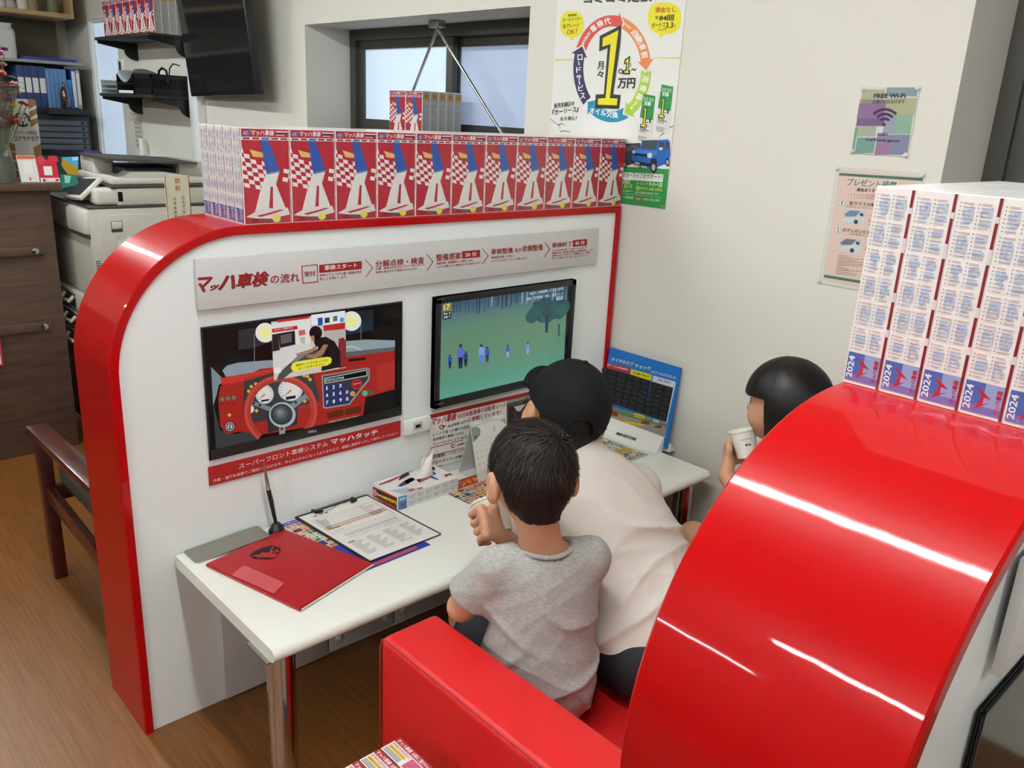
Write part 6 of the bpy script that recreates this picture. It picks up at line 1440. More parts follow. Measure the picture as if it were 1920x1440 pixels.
for k in range(6):
    cpt = np.array([-1.25, pt_[1], pt_[2]]) + np.array([RND.uniform(-.02, .02), k * .028 - .02, -.012 * k - .006])
    for j in range(5):
        a = 2 * PI * j / 5
        def pe(u, v): w_ = (u - .5) * .03 * math.sin(PI * min(v + .03, 1)); return tuple(cpt + np.array([.01 * v * v + .006, math.cos(a) * .028 * v - math.sin(a) * w_, math.sin(a) * .028 * v + math.cos(a) * w_]))
        om.grid(pe, 4, 5, mat('petal_white', 'E4E0DC', rough=.6))
om.build('orchid_spray', root, ang=80)

# ================================================================ people
mat('skin', 'C08E6E', rough=.5, spec=.35, sss=.08, var=('C99878', 9.0))
mat('lip', 'A85F54', rough=.4); mat('eye_white', 'DAD6CE', rough=.2); mat('eye_dark', '1A120E', rough=.15); mat('nail', 'D8A890', rough=.3)
mat('hair_dark', '15100D', rough=.6, spec=.25); mat('hair_strand', '1F1712', rough=.62, spec=.3); mat('hair_strand_brown', '3A2B20', rough=.5, spec=.4)
mat('hair_girl', '110D0C', rough=.5, spec=.3)
mat('tee_grey', 'B5B2AD', rough=.85, var=('9B9894', 110.0, (1, 1, 3.5)), bump=(500, .15)); mat('tee_white', 'D9CFC4', rough=.85, bump=(420, .12)); mat('cap_black', '0D0D0F', rough=.8, spec=.25, bump=(500, .3))
mat('pants_dark', '15141C', rough=.7, bump=(300, .2)); mat('shorts_navy', '1B1C26', rough=.75); mat('blouse_pale', 'C8CDBE', rough=.8); mat('shorts_check', 'B9C0AE', rough=.8, var=('6F8F74', 55.0)); mat('sneaker', '8A8A8C', rough=.6); mat('sock', 'C8C8C8', rough=.8)

def frame(f, u):
    f = nrm(f); l = nrm(np.cross(u, f)); u = np.cross(f, l); return f, l, u
def head_shape(B, c, f, l, u, s, eo=1.0):
    fr = np.array([f, l, u]); P = lambda a, b, d: c + s * (f * a + l * b + u * d)
    B.ell(P(-.006, 0, .004), np.array([.092, .077, .086]) * s, fr, .02)
    B.ell(P(.03, 0, -.045), np.array([.060, .058, .064]) * s, fr, .03)
    B.ell(P(.052, 0, -.085), np.array([.026, .026, .02]) * s, fr, .025)                       # chin
    for q in (-1, 1):
        B.ell(P(.055, .034 * q, -.045), np.array([.026, .026, .028]) * s, fr, .02)            # cheek
        B.ell(P(.094, .031 * q, -.009), np.array([.016, .018, .011]) * s, fr, .014, sub=True)  # eye socket
    B.cap(P(.082, 0, -.002), P(.094, 0, -.032), .006 * s, .0085 * s, .012); B.ell(P(.095, 0, -.036), np.array([.010, .012, .008]) * s, fr, .008)   # nose
    B.ell(P(.086, 0, -.058), np.array([.008, .02, .0055]) * s, fr, .006); B.ell(P(.083, 0, -.068), np.array([.009, .016, .006]) * s, fr, .006)     # lips
    B.cap(P(.099, -.018, -.0625), P(.099, .018, -.0625), .0026 * s, None, .005, sub=True) if False else None
    for q in (-1, 1):                                                                         # ears
        e = nrm(f * -.35 + l * q * .95); ef = np.array([nrm(np.cross(u, e)), e, u])
        B.ell(P(-.012, .079 * q * eo, -.028), np.array([.020, .0085 + .004 * (eo - 1) * 10, .032]) * s * (eo * .5 + .5), ef, .007)
        B.ell(P(-.006, (.087 + .006 * (eo - 1) * 10) * q * (eo * .5 + .5), -.024), np.array([.0105, .007, .019]) * s, ef, .004, sub=True)
        B.ell(P(-.004, .079 * q, -.054), np.array([.009, .006, .009]) * s, ef, .006)
def face_bits(mb, c, f, l, u, s):
    P = lambda a, b, d: c + s * (f * a + l * b + u * d)
    for q in (-1, 1):
        ec = P(.0705, .031 * q, -.0105); V = []; F = []; M = []
        for i in range(9):
            for j in range(12):
                t = PI * i / 8; w_ = 2 * PI * j / 12; d = f * math.cos(t) + (l * math.cos(w_) * 1.2 + u * math.sin(w_) * .75) * math.sin(t); V.append(ec + d * .0108 * s)
        for i in range(8):
            for j in range(12): F.append((i * 12 + j, i * 12 + (j + 1) % 12, (i + 1) * 12 + (j + 1) % 12, (i + 1) * 12 + j)); M.append(R('eye_dark' if i < 3 else 'eye_white'))
        mb.add(V, F, M)
        mb.tube([P(.078, (.018) * q, -.0035), P(.0822, .03 * q, -.0015), P(.0755, .044 * q, -.005)], [.0007 * s, .0011 * s, .0006 * s], 'eye_dark', 6)      # lash line
        mb.tube([P(.086, .016 * q, .016), P(.0865, .03 * q, .02), P(.077, .047 * q, .016)], [.0009 * s, .0015 * s, .0006 * s], 'hair_dark', 6)           # brow
def hand_grip(B, c0, c1, rc, to, wrist, s, knuck, tip, hs, palm_out=.016, thumb=(20, 30), hand=1):
    """fingers closed around a cup; angles run around the cup axis, 0 pointing along `to`, positive to the photograph's right"""
    a = nrm(np.array(c1) - c0); d = np.array(to, float); d = nrm(d - a * (d @ a)); e = np.cross(a, d); H = np.linalg.norm(np.array(c1) - c0)
    def pos(ang, h, r): w_ = math.radians(ang); return np.array(c0) + a * h * H + (d * math.cos(w_) + e * math.sin(w_)) * r
    ks = []
    for i in range(4):
        h = hs[0] + (hs[1] - hs[0]) * i / 3; ln = (1.0, 1.1, 1.02, .85)[i]; k0 = pos(knuck + (2, 0, 1, 5)[i] * math.copysign(1, knuck - tip) * -1, h, rc + palm_out * s); ks.append(k0)
        A = [knuck + (tip - knuck) * t * ln for t in (0, .33, .66, 1.0)]
        pts = [k0] + [pos(A[j], h + (-.01, -.02, -.03)[j - 1] * (i - 1), rc + (.0125, .0095, .0078)[j - 1] * s) for j in (1, 2, 3)]
        B.chain(pts, [.0092 * s, .0083 * s, .0075 * s, .0062 * s], .0028)
    w_ = np.array(wrist, float)
    for k in ks: B.cap(w_ + (k - w_) * .15, k, .0125 * s, .0098 * s, .012)
    B.cap(w_, (ks[1] + ks[2]) / 2 * .6 + w_ * .4, .016 * s, .016 * s, .012)
    base = w_ * .62 + ks[0] * .38
    t1 = pos(thumb[0], hs[0] - .1, rc + .015 * s); t2 = pos(thumb[1], hs[0] + .10, rc + .0095 * s); t3 = pos(thumb[1] + (thumb[1] - thumb[0]) * .5, hs[0] + .26, rc + .008 * s)
    B.chain([base, t1, t2, t3], [.0125 * s, .0105 * s, .009 * s, .0072 * s], .006)
    return pos
def relaxed_hand(B, w_, d, n, s, q):
    """open, slightly curled hand lying palm down: wrist w_, pointing d, palm normal n, q = +1 thumb to the side n x d"""
    d = nrm(d); n = nrm(n); sd = np.cross(n, d) * q
    B.cap(w_, w_ + d * .04 * s, .016 * s, .02 * s, .01)
    for i in range(4):
        o = sd * (.022 - .0145 * i) * s; k0 = w_ + d * (.052 - (.003, 0, .002, .007)[i]) * s + o; L = (.05, .056, .051, .04)[i] * s; B.cap(w_ + d * .015 * s + o * .5, k0, .011 * s, .0095 * s, .01)
        B.chain([k0, k0 + d * L * .4 - n * .002 * s + o * .12, k0 + d * L * .72 - n * .007 * s + o * .18, k0 + d * L * .95 - n * .014 * s + o * .2], [.0086 * s, .0078 * s, .0072 * s, .006 * s], .0025)
    B.chain([w_ + d * .012 * s + sd * .016 * s, w_ + d * .03 * s + sd * .034 * s - n * .003 * s, w_ + d * .055 * s + sd * .043 * s - n * .006 * s, w_ + d * .073 * s + sd * .044 * s - n * .01 * s], [.0115 * s, .0102 * s, .0088 * s, .007 * s], .006)
def ribbons(mb, c, fr, ax, pole, n, length, ok, m, swirl=.3, wid=.0016, lift=(.004, .012), seg=5, sag=0.0, rnd=None, jit=.25):
    rnd = rnd or random.Random(3); V = []; F = []; c = np.array(c); fr = np.array(fr); ax = np.array(ax); pole = nrm(pole)
    while n > 0:
        q = nrm([rnd.gauss(0, 1) for _ in range(3)])
        t = q * (q @ pole) - pole
        if np.linalg.norm(t) < .05: continue
        t = nrm(t) + swirl * np.cross(pole, q) + jit * np.array([rnd.uniform(-1, 1) for _ in range(3)]); t = nrm(t - q * (q @ t))
        L = length * rnd.uniform(.7, 1.25); l0 = rnd.uniform(*lift); P = []
        for j in range(seg):
            a = L * j / (seg - 1) / .09; qq = q * math.cos(a) + t * math.sin(a); P.append((qq, l0 * (1 if j < seg - 1 else 1.4)))
        if not (ok(P[0][0] * ax) and ok(P[-1][0] * ax)): continue
        k = len(V)
        for j, (qq, lf) in enumerate(P):
            x = c + fr.T @ (ax * qq * (1 + lf / .09 * .55)); tt = fr.T @ nrm(np.cross(qq, np.cross(t, qq) + 1e-6)); sd = nrm(np.cross(fr.T @ qq, tt)); ww = wid * (1 - .85 * (j / (seg - 1)) ** 2)
            V += [x - sd * ww, x + sd * ww]
        F += [(k + 2 * j, k + 2 * j + 1, k + 2 * j + 3, k + 2 * j + 2) for j in range(seg - 1)]; n -= 1
    mb.add(V, F, m)
def cup(name, c0, c1, label, sleeve=False, r0=.027, r1=.0385):
    a = np.array(c1) - c0; H = np.linalg.norm(a); o = thing(name, tuple(c0), label, 'cup', 'paper cups')
    prof = [(r0, 0), (r0 + (r1 - r0) * .5, H * .5), (r1, H - .003), (r1 + .0022, H - .003), (r1 + .003, H - .001), (r1 + .0022, H + .001), (r1 - .001, H), (r1 - .0025, H - .004), (r0 + (r1 - r0) * .4, H * .4), (r0 + (r1 - r0) * .38 - .0015, H * .39), (0, H * .39)]
    m = MB().lathe(prof, c0, 'cup_paper', 40, a); m.build('body', o, ang=50); return o

# ---------------------------------------------------------------- the smaller boy in grey
T = lambda x, y, t: at_depth(x, y, t)
H1 = np.array([.745, -1.112, .832]); f1, l1, u1 = frame((-.9, .44, -.16), (-.06, .03, 1)); s1 = 1.0
tf = nrm((-.9, .44, 0)); tl = np.array([-tf[1], tf[0], 0]) * 1.0
S1 = np.array([.782, -1.1, .643]); LS = S1 + tl * .108; RS = S1 - tl * .108; P1 = np.array([.800, -1.112, .362])
cb0, cb1 = T(936, 1000, 1.80), T(917, 938, 1.825)
LE = T(866, 1138, 1.745); LW = T(958, 1018, 1.80); RE = RS + np.array([-.095, .035, -.15]); 
B = Body((.34, -1.40, .0), (1.0, -.84, .96), .0036)
B.ell(P1, (.085, .105, .08), np.array([tf, tl, [0, 0, 1]]), .03); B.cap(P1, S1 - [0, 0, .08], .066, .058, .04)
B.ell(S1 - np.array([0, 0, .075]), (.06, .1, .085), np.array([tf, tl, [0, 0, 1]]), .03); B.cap(LS * .8 + RS * .2, RS * .8 + LS * .2, .028, None, .03)
B.chain([S1 + [0, 0, .0], H1 - u1 * .055 - f1 * .012], [.045, .041], .025)
head_shape(B, H1, f1, l1, u1, s1, 1.08)
B.chain([LS - [0, 0, .012], LE, LW], [.027, .029, .0205], .012); pos1 = hand_grip(B, cb0, cb1, .037, CAM - cb0, LW, .92, -22, -165, (.70, -.04), palm_out=.019, thumb=(6, 10))
RW = np.array([.645, -.985, .447]); B.chain([RS - [0, 0, .012], RE, RW], [.027, .029, .021], .012); relaxed_hand(B, RW, tf + np.array([0, -.25, -.1]), (0, 0, 1), .8, -1)
for sd in (1, -1):
    hp = P1 + tl * sd * .06 - [0, 0, .015]; kn = hp + tf * .275 + tl * sd * .02 + np.array([0, 0, .012]); an = kn + tf * .02 + np.array([0, 0, -.255]); B.chain([hp, kn, an], [.066, .047, .031], .02); B.chain([an, an + tf * .1 - [0, 0, .03]], [.03, .026], .015)
mb = MB(); B.to(mb, 'skin', 3); face_bits(mb, H1, f1, l1, u1, s1)
boy1 = thing('person', (.8, -1.08, .28), 'small dark-haired child in grey short-sleeved shirt seated with back turned, holding a cup', 'person')
mb.build('body', boy1, ang=60)
# shirt
B = Body((.52, -1.42, .26), (1.02, -.82, .76), .0042); FR = np.array([tf, tl, [0, 0, 1]])
B.ell(S1 + np.array([.0, .0, -.07]), (.083, .121, .115), FR, .03); B.ell(np.array([.79, -1.106, .47]), (.092, .118, .13), FR, .04); B.ell(np.array([.806, -1.110, .375]), (.102, .118, .115), FR, .04)
B.cap(LS - tl * .012 - [0, 0, .004], RS + tl * .012 - [0, 0, .004], .036, None, .035)
sl = LS + (LE - LS) * .72; B.chain([LS - [0, 0, .008], sl], [.036, .049], .03); sr = RS + (RE - RS) * .7; B.chain([RS - [0, 0, .008], sr], [.036, .048], .03)
B.cut(sl + nrm(LE - LS) * .012, nrm(LE - LS), .002) if False else None
def sleeve_end(B, a, b, at):       # square off a sleeve and hollow its opening
    d = nrm(b - a); sl_, X = B._win(at - .09, at + .09); q = (X - at); ax = q @ d; rr = np.linalg.norm(q - ax[..., None] * d, axis=-1)
    dd = np.maximum(rr - .075, -ax); B.D[sl_] = np.maximum(B.D[sl_], -dd.astype(np.float32)); 
    dd = np.maximum(rr - .041, np.abs(ax + .008) - .014); B.D[sl_] = np.maximum(B.D[sl_], -dd.astype(np.float32))
sleeve_end(B, LS, LE, sl); sleeve_end(B, RS, RE, sr)
def neckhole(X):
    q = X - (S1 + np.array([0, 0, .055]) + tf * .008); h = q[..., 2] + .35 * (q @ tf); r = np.sqrt((q @ tf) ** 2 + (q @ tl) ** 2); return np.minimum(.057 - r + .0 * h, .06 + q[..., 2] * 0) 
B.keep(lambda X: np.where(X[..., 2] > .638, neckhole(X), -1.0))
B.keep(lambda X: (.302 + .02 * np.sin(9 * X[..., 1]) - X[..., 2]))
def ridge(x, p=3.0):       # soft cloth fold: narrow crest, broad valley
    return (1 - np.abs(np.sin(x))) ** p
def folds1(X):
    x = (X - P1) @ tl; z = X[:, 2]; y = (X - P1) @ tf; w_ = .6 * np.sin(17 * x + 9 * z) + .5 * np.sin(31 * z)
    return -(.0085 * ridge(24 * z + 15 * x + w_) * np.exp(-((z - .42) / .09) ** 2) + .0075 * ridge(30 * x - 14 * z + w_ + 1) * np.exp(-((z - .345) / .06) ** 2)
             + .006 * ridge(17 * x - 24 * z + 1.2 * w_ + 2) * np.exp(-((z - .55) / .07) ** 2) + .002 * ridge(46 * z + 22 * x + 2 * w_))
B.ripple(folds1)
mb = MB(); B.to(mb, 'tee_grey', 2)
so = mb.build('shirt', boy1, ang=60)
ring_ = []
nc = S1 + np.array([0, 0, .026]) + tf * .008
for i in range(33):
    a = 2 * PI * i / 32; ring_.append(nc + tf * (.0585 * math.cos(a)) + tl * (.061 * math.sin(a)) + np.array([0, 0, -.006 + .010 * math.sin(a) ** 2 - .012 * math.cos(a)]))
MB().tube(ring_, 0.0055, 'tee_grey', 8, cap=False, sq=(1, .7)).build('collar', so)
B = Body((.44, -1.28, .1), (1.0, -.86, .44), .005)
B.ell(P1 - [0, 0, .012], (.094, .114, .084), FR, .02)
for sd in (1, -1):
    hp = P1 + tl * sd * .06 - [0, 0, .015]; kn = hp + tf * .2 + tl * sd * .018 + np.array([0, 0, .012]); B.cap(hp, kn, .072, .06, .015)
B.cut((0, 0, .284), (0, 0, -1)); mb = MB(); B.to(mb, 'shorts_navy', 2); mb.build('shorts', boy1, ang=60)
# hair: shell and strands
fr1 = np.array([f1, l1, u1]); HA = np.array([.099, .0855, .096])
B = Body(H1 - .15, H1 + .15, .003); B.ell(H1 + u1 * .004 - f1 * .006, HA, fr1, .01); B.cap(H1 - f1 * .045 - u1 * .02, H1 - f1 * .05 - u1 * .085, .056, .040, .02)
def hairline(X):
    q = X - H1; a, b_, d = q @ f1, q @ l1, q @ u1
    front = a * .8 - d * .6 - .036; nape = -.088 - d + .0 * a; ear = np.maximum(.02 - np.sqrt((a + .012) ** 2 + ((d + .036) * .8) ** 2) + .008, -1)
    side = np.minimum(np.abs(b_) - .062, 1)
    return np.maximum(np.maximum(front, nape), np.where(np.abs(b_) > .055, ear, -1))
B.keep(hairline); B.ripple(lambda X: .0009 * np.sin(380 * ((X - H1) @ l1) + 90 * np.sin(20 * ((X - H1) @ u1))))
mb = MB(); B.to(mb, 'hair_dark', 3)
def ok1(p): a, b_, d = p; return a * .8 - d * .6 - .03 < 0 and d > -.082 and not (abs(b_) > .055 and math.hypot(a + .012, (d + .036) * .8) < .03)
ribbons(mb, H1 + u1 * .004 - f1 * .006, fr1, HA, (-.62, -.28, .73), 2600, .036, ok1, 'hair_strand', .5, .0011, (.002, .011), 5, rnd=random.Random(5), jit=.4)
ribbons(mb, H1 + u1 * .004 - f1 * .006, fr1, HA, (-.62, -.28, .73), 160, .03, ok1, 'hair_strand_brown', .5, .0010, (.003, .013), 5, rnd=random.Random(6), jit=.45)
mb.build('hair', boy1, ang=70)
cup('paper_cup', cb0, cb1, 'white paper cup held by the smallest child in the grey shirt', False, .030, .041)

# ---------------------------------------------------------------- the bigger boy in the black cap
H2 = np.array([.513, -.765, .822]); f2, l2, u2 = frame((-.86, .50, .08), (.20, .21, 1)); s2 = 1.1
P2 = np.array([.905, -.815, .375]); N2 = np.array([.585, -.775, .715]); dS = nrm(P2 - N2); tl2 = nrm(np.array([-.24, -.97, .06])); nb = nrm(np.cross(tl2, dS)); 
if nb[2] < 0: nb = -nb
C2 = N2 + dS * .12 - nb * .03; LS2 = N2 + dS * .085 + tl2 * .14 - nb * .03; RS2 = N2 + dS * .085 - tl2 * .14 - nb * .03
FR2 = np.array([nb, tl2, dS])
B = Body((.22, -1.08, .0), (1.08, -.45, .98), .0042)
B.ell(P2, (.095, .13, .1), FR2, .03); B.cap(P2, C2, .1, .1, .04); B.ell(C2 + dS * .02, (.085, .135, .12), FR2, .03); B.cap(LS2, RS2, .045, None, .03)
B.chain([N2 + dS * .06 - nb * .02, H2 - u2 * .06 - f2 * .02], [.055, .05], .03); head_shape(B, H2, f2, l2, u2, s2, 1.1)
LE2 = LS2 + np.array([-.10, -.0, -.135]); RE2 = RS2 + np.array([-.11, .0, -.135]); LE2[2] = RE2[2] = .505
LW2 = np.array([.335, -.83, .492]); RW2 = np.array([.33, -.66, .492])
B.chain([LS2, LE2, LW2], [.043, .034, .024], .014); B.chain([RS2, RE2, RW2], [.043, .034, .024], .014)
relaxed_hand(B, LW2, (-.6, .75, -.05), (0, 0, 1), .9, 1); relaxed_hand(B, RW2, (-.75, -.3, -.05), (0, 0, 1), .9, -1)
LEG = []
for sd in (1, -1):
    hp = P2 + tl2 * sd * .07 - [0, 0, .01]; hp[2] = .36; kn = np.array([.56, hp[1] + .02 * sd * -1, .37]); an = np.array([.575, kn[1], .07]); LEG.append((hp, kn, an)); B.chain([hp, kn, an], [.078, .056, .036], .02); B.chain([an, an + np.array([-.12, .02, -.035])], [.036, .03], .015)
mb = MB(); B.to(mb, 'skin', 3); face_bits(mb, H2, f2, l2, u2, s2)
boy2 = thing('person', (.88, -.81, .28), 'boy in black cap and white shirt leaning over the desk with his back turned', 'person')
mb.build('body', boy2, ang=60)
B = Body((.42, -1.1, .28), (1.12, -.45, .84), .0048)
o2_ = -tl2 * .022
B.ell(N2 + dS * .035 - nb * .02, (.078, .105, .06), FR2, .03); B.cap(N2 + dS * .03 - nb * .02, N2 - dS * .012 - nb * .012, .07, .066, .02)
B.ell(N2 + dS * .10 - nb * .028, (.1, .16, .1), FR2, .03); B.ell(N2 + dS * .22 - nb * .03 + o2_, (.118, .158, .16), FR2, .05); B.ell(N2 + dS * .38 - nb * .03 + o2_, (.13, .166, .16), FR2, .05); B.ell(N2 + dS * .47 - nb * .03 + o2_, (.138, .173, .12), FR2, .05)
B.cap(LS2, RS2, .052, None, .03); B.cap(LS2, LS2 + (LE2 - LS2) * .8, .055, .066, .02); B.cap(RS2, RS2 + (RE2 - RS2) * .8, .055, .066, .02)
sleeve_end(B, LS2, LE2, LS2 + (LE2 - LS2) * .75); sleeve_end(B, RS2, RE2, RS2 + (RE2 - RS2) * .75)
def hem2(X):
    q = X - N2; return q @ dS - .475 + .03 * np.sin((q @ tl2) * 14)
B.keep(hem2)
B.keep(lambda X: np.where((X - N2) @ dS < -.002, .060 - np.linalg.norm((X - N2) - ((X - N2) @ dS)[..., None] * dS + nb * .02, axis=-1), -1.))
def folds2(X):
    q = X - N2; a, b_ = q @ dS, q @ tl2; w_ = .7 * np.sin(13 * b_ + 6 * a) + .5 * np.sin(23 * a - 9 * b_)
    return -(.016 * ridge(15 * a + 5 * b_ + w_ + 22 * b_ * b_) * np.exp(-((a - .2) / .11) ** 2) + .013 * ridge(13 * b_ - 11 * a + 1.3 * w_) * np.exp(-((a - .40) / .09) ** 2)
             + .009 * ridge(24 * a - 10 * b_ + w_ + 1) * np.exp(-((a - .32) / .1) ** 2) + .003 * ridge(34 * a + 17 * b_ + 2 * w_))
B.ripple(folds2); mb = MB(); B.to(mb, 'tee_white', 2); so = mb.build('shirt', boy2, ang=60)
B = Body((.44, -1.1, .0), (1.1, -.5, .5), .006)
B.ell(P2 - [0, 0, .01], (.105, .14, .1), None, .02) if False else B.ell(P2 + np.array([0, 0, -.012]), (.125, .15, .105), None, .03)
for hp, kn, an in LEG: B.chain([hp, kn, an * .8 + kn * .2], [.088, .068, .055], .02)
B.cut((0, 0, .2845), (0, 0, -1)) if False else B.keep(lambda X: np.where(X[..., 0] > .64, .2845 - X[..., 2], -1.))
mb = MB(); B.to(mb, 'pants_dark', 2); mb.build('trousers', boy2, ang=60)
fr2 = np.array([f2, l2, u2])
B = Body(H2 - .17, H2 + .17, .004); B.ell(H2 + u2 * .002, np.array([.099, .086, .094]) * s2, fr2, .01); B.cap(H2 - f2 * .05 - u2 * .03, H2 - f2 * .06 - u2 * .12, .06, .046, .02)
B.keep(lambda X: np.maximum(np.maximum(((X - H2) @ f2) * .8 - ((X - H2) @ u2) * .6 - .02, -.128 - (X - H2) @ u2), np.where(np.abs((X - H2) @ l2) > .06, .034 - np.sqrt(((X - H2) @ f2 + .012) ** 2 + (((X - H2) @ u2 + .036) * .8) ** 2), -1)))
mb = MB(); B.to(mb, 'hair_dark', 3)
def ok2(p): return p[0] * .8 - p[2] * .6 - .018 < 0 and -.12 < p[2] < -.0 and not (abs(p[1]) > .06 and math.hypot(p[0] + .012, (p[2] + .036) * .8) < .036)
ribbons(mb, H2 + u2 * .002, fr2, np.array([.1, .087, .105]) * s2, (-.2, 0, 1), 700, .03, ok2, 'hair_strand', .05, .0011, (.001, .005), 4, rnd=random.Random(9)); mb.build('hair', boy2, ang=70)
# cap
A2 = np.array([.108, .0915, .102]) * s2; cc_ = H2 + u2 * .012 * s2
def W2(p): return cc_ + f2 * p[0] + l2 * p[1] + u2 * p[2]
def dome(uu, vv, off=0.0):
    th = 2 * PI * uu; back = math.cos(th - PI); ph = vv * (PI / 2 + .12 + .16 * (1 - max(0, -math.cos(th))) * 0 + .1)
    arch = max(0.0, 1 - ((math.atan2(math.sin(th - PI), math.cos(th - PI))) / .40) ** 2) ** .5 * .46
    ph = vv * (PI / 2 + .22 + .12 * max(0, -math.cos(th)) - .16 * math.sin(th) ** 2 - arch)
    r = 1 + off; seam = 1 + .012 * math.exp(-((math.sin(3 * th)) / .07) ** 2) * math.sin(min(ph, PI / 2))
    return W2((A2[0] * math.sin(ph) * math.cos(th) * r * seam, A2[1] * math.sin(ph) * math.sin(th) * r * seam, A2[2] * math.cos(ph) * r))
m = MB(); m.grid(lambda a, b_: dome(a, max(b_, .002)), 96, 24, 'cap_black', wrap=True); m.grid(lambda a, b_: dome(1 - a, max(b_, .002), -.025), 96, 24, 'cap_black', wrap=True)
ed = [dome(i / 96, 1.0) for i in range(97)]; m.tube(ed, .0022, 'cap_black', 6, cap=False); capo = m.build('cap', boy2, ang=60)
MB().lathe([(0, .007), (.005, .006), (.007, .002), (.0065, 0)], W2((0, 0, A2[2] - .001)), 'cap_black', 16, u2).build('button', capo)
def brim(a, b_, z=0): 
    th = (a - .5) * 2.1; r = 1.0 + b_ * .82 * math.cos(th * .75) ** .8; return W2((A2[0] * math.cos(th) * r * (1.0), A2[1] * math.sin(th) * (1 + .1 * b_), A2[2] * math.cos(PI / 2 + .2) + .022 * b_ + .012 - .03 * b_ * (math.sin(th)) ** 2 + z))
m = MB(); m.grid(lambda a, b_: brim(a, b_), 30, 10, 'cap_black'); m.grid(lambda a, b_: brim(1 - a, b_, .004), 30, 10, 'cap_black'); m.tube([brim(i / 29, 1, .002) for i in range(30)], .0024, 'cap_black', 6); m.build('brim', capo, ang=60)
def strap(a, b_):
    th = PI + (a - .5) * .86; ph = PI / 2 + .34 - .02 - .10 * (1 - b_); return W2((A2[0] * math.sin(ph) * math.cos(th) * 1.004, A2[1] * math.sin(ph) * math.sin(th) * 1.004, A2[2] * math.cos(ph)))
m = MB(); m.grid(strap, 16, 3, 'cap_black'); m.grid(lambda a, b_: np.array(strap(1 - a, b_)) * .985 + np.array(cc_) * .015, 16, 3, 'cap_black'); m.build('strap', capo, ang=60)
lg = MB(); q0 = [dome(.13, .80, .006), dome(.175, .80, .006), dome(.165, .93, .006), dome(.14, .95, .006)]; q1 = [dome(.13, .80, .006), dome(.15, .86, .006), dome(.175, .80, .006)]
lg.add(q0, [(0, 1, 2, 3)], mat('logo_white', 'C8C8C8', rough=.6)); lg.add([dome(.14, .84, .0075), dome(.165, .84, .0075), dome(.152, .91, .0075)], [(0, 1, 2)], 'cap_black'); lg.build('side_mark', capo)

# ---------------------------------------------------------------- the girl drinking behind the right partition
H3 = np.array([.862, -.345, .862]); f3, l3, u3 = frame((-.985, -.10, -.10), (-.03, 0, 1)); s3 = 1.0
P3_ = np.array([1.12, -.33, .362]); S3 = np.array([.985, -.335, .675]); tl3 = np.array([.1, -.995, 0]); FR3 = np.array([[-.995, -.1, 0], tl3, [0, 0, 1]])
g0, g1 = T(1402, 856, 2.15), T(1391, 806, 2.15); 
LS3 = S3 + tl3 * .11; RS3 = S3 - tl3 * .11; LE3 = np.array([.93, -.475, .565]); LW3 = T(1362, 893, 2.13); RE3 = np.array([.9, -.2, .56])
B = Body((.5, -.62, .0), (1.26, -.08, .99), .0036)
B.ell(P3_, (.09, .11, .08), FR3, .03); B.cap(P3_, S3 - [0, 0, .08], .068, .06, .04); B.ell(S3 - np.array([0, 0, .075]), (.06, .1, .085), FR3, .03); B.cap(LS3 * .8 + RS3 * .2, RS3 * .8 + LS3 * .2, .03, None, .03); B.chain([S3, H3 - u3 * .055 - f3 * .012], [.044, .04], .025)
head_shape(B, H3, f3, l3, u3, s3)
B.chain([LS3 - [0, 0, .01], LE3, LW3], [.028, .028, .0205], .012); pos3 = hand_grip(B, g0, g1, .032, CAM - g0, LW3, .84, -100, -205, (.48, -.16), thumb=(-70, -78))
RE3 = np.array([.93, -.19, .53]); RW3 = np.array([.80, -.24, .452]); B.chain([RS3 - [0, 0, .01], RE3, RW3], [.028, .028, .02], .012); relaxed_hand(B, RW3, (-1, -.1, -.15), (0, 0, 1), .8, -1)
G = []
for sd in (1, -1):
    hp = P3_ + tl3 * sd * .065 - [0, 0, .012]; kn = np.array([.595, -.345 + tl3[1] * sd * .08, .340]); an = np.array([.575, kn[1], .08]); G.append((hp, kn, an)); B.chain([hp, kn, an], [.062, .045, .031], .02); B.chain([an, an + np.array([-.1, 0, -.035])], [.03, .026], .015)
mb = MB(); B.to(mb, 'skin', 3); face_bits(mb, H3, f3, l3, u3, s3)
girl = thing('person', (1.1, -.33, .28), 'child with dark bobbed hair drinking from a cup behind the right red partition', 'person'); mb.build('body', girl, ang=60)
B = Body((.82, -.58, .27), (1.26, -.1, .78), .005)
B.ell(S3 + np.array([0, 0, -.07]), (.088, .124, .12), FR3, .03); B.ell(np.array([1.05, -.333, .5]), (.1, .125, .15), FR3, .04); B.ell(np.array([1.11, -.33, .4]), (.11, .13, .11), FR3, .04); B.cap(LS3, RS3, .044, None, .03); B.cap(LS3, LS3 + (LE3 - LS3) * .6, .046, .054, .02); B.cap(RS3, RS3 + (RE3 - RS3) * .6, .046, .054, .02)
sleeve_end(B, LS3, LE3, LS3 + (LE3 - LS3) * .55); sleeve_end(B, RS3, RE3, RS3 + (RE3 - RS3) * .55); B.keep(lambda X: .31 - X[..., 2]); B.keep(lambda X: np.where(X[..., 2] > .69, .062 - np.linalg.norm((X - S3)[..., :2], axis=-1), -1.))
B.ripple(lambda X: .002 * np.sin(60 * X[:, 2] + 40 * X[:, 1])); mb = MB(); B.to(mb, 'blouse_pale', 2); mb.build('shirt', girl, ang=60)
B = Body((.66, -.56, .25), (1.26, -.1, .5), .005); B.ell(P3_ - [0, 0, .01], (.1, .122, .085), FR3, .02)
for hp, kn, an in G: B.cap(hp, hp + (kn - hp) * .72, .074, .066, .015)
for hp, kn, an in G: e_ = hp + (kn - hp) * .7; B.keep(lambda X, e_=e_: e_[0] - X[..., 0])
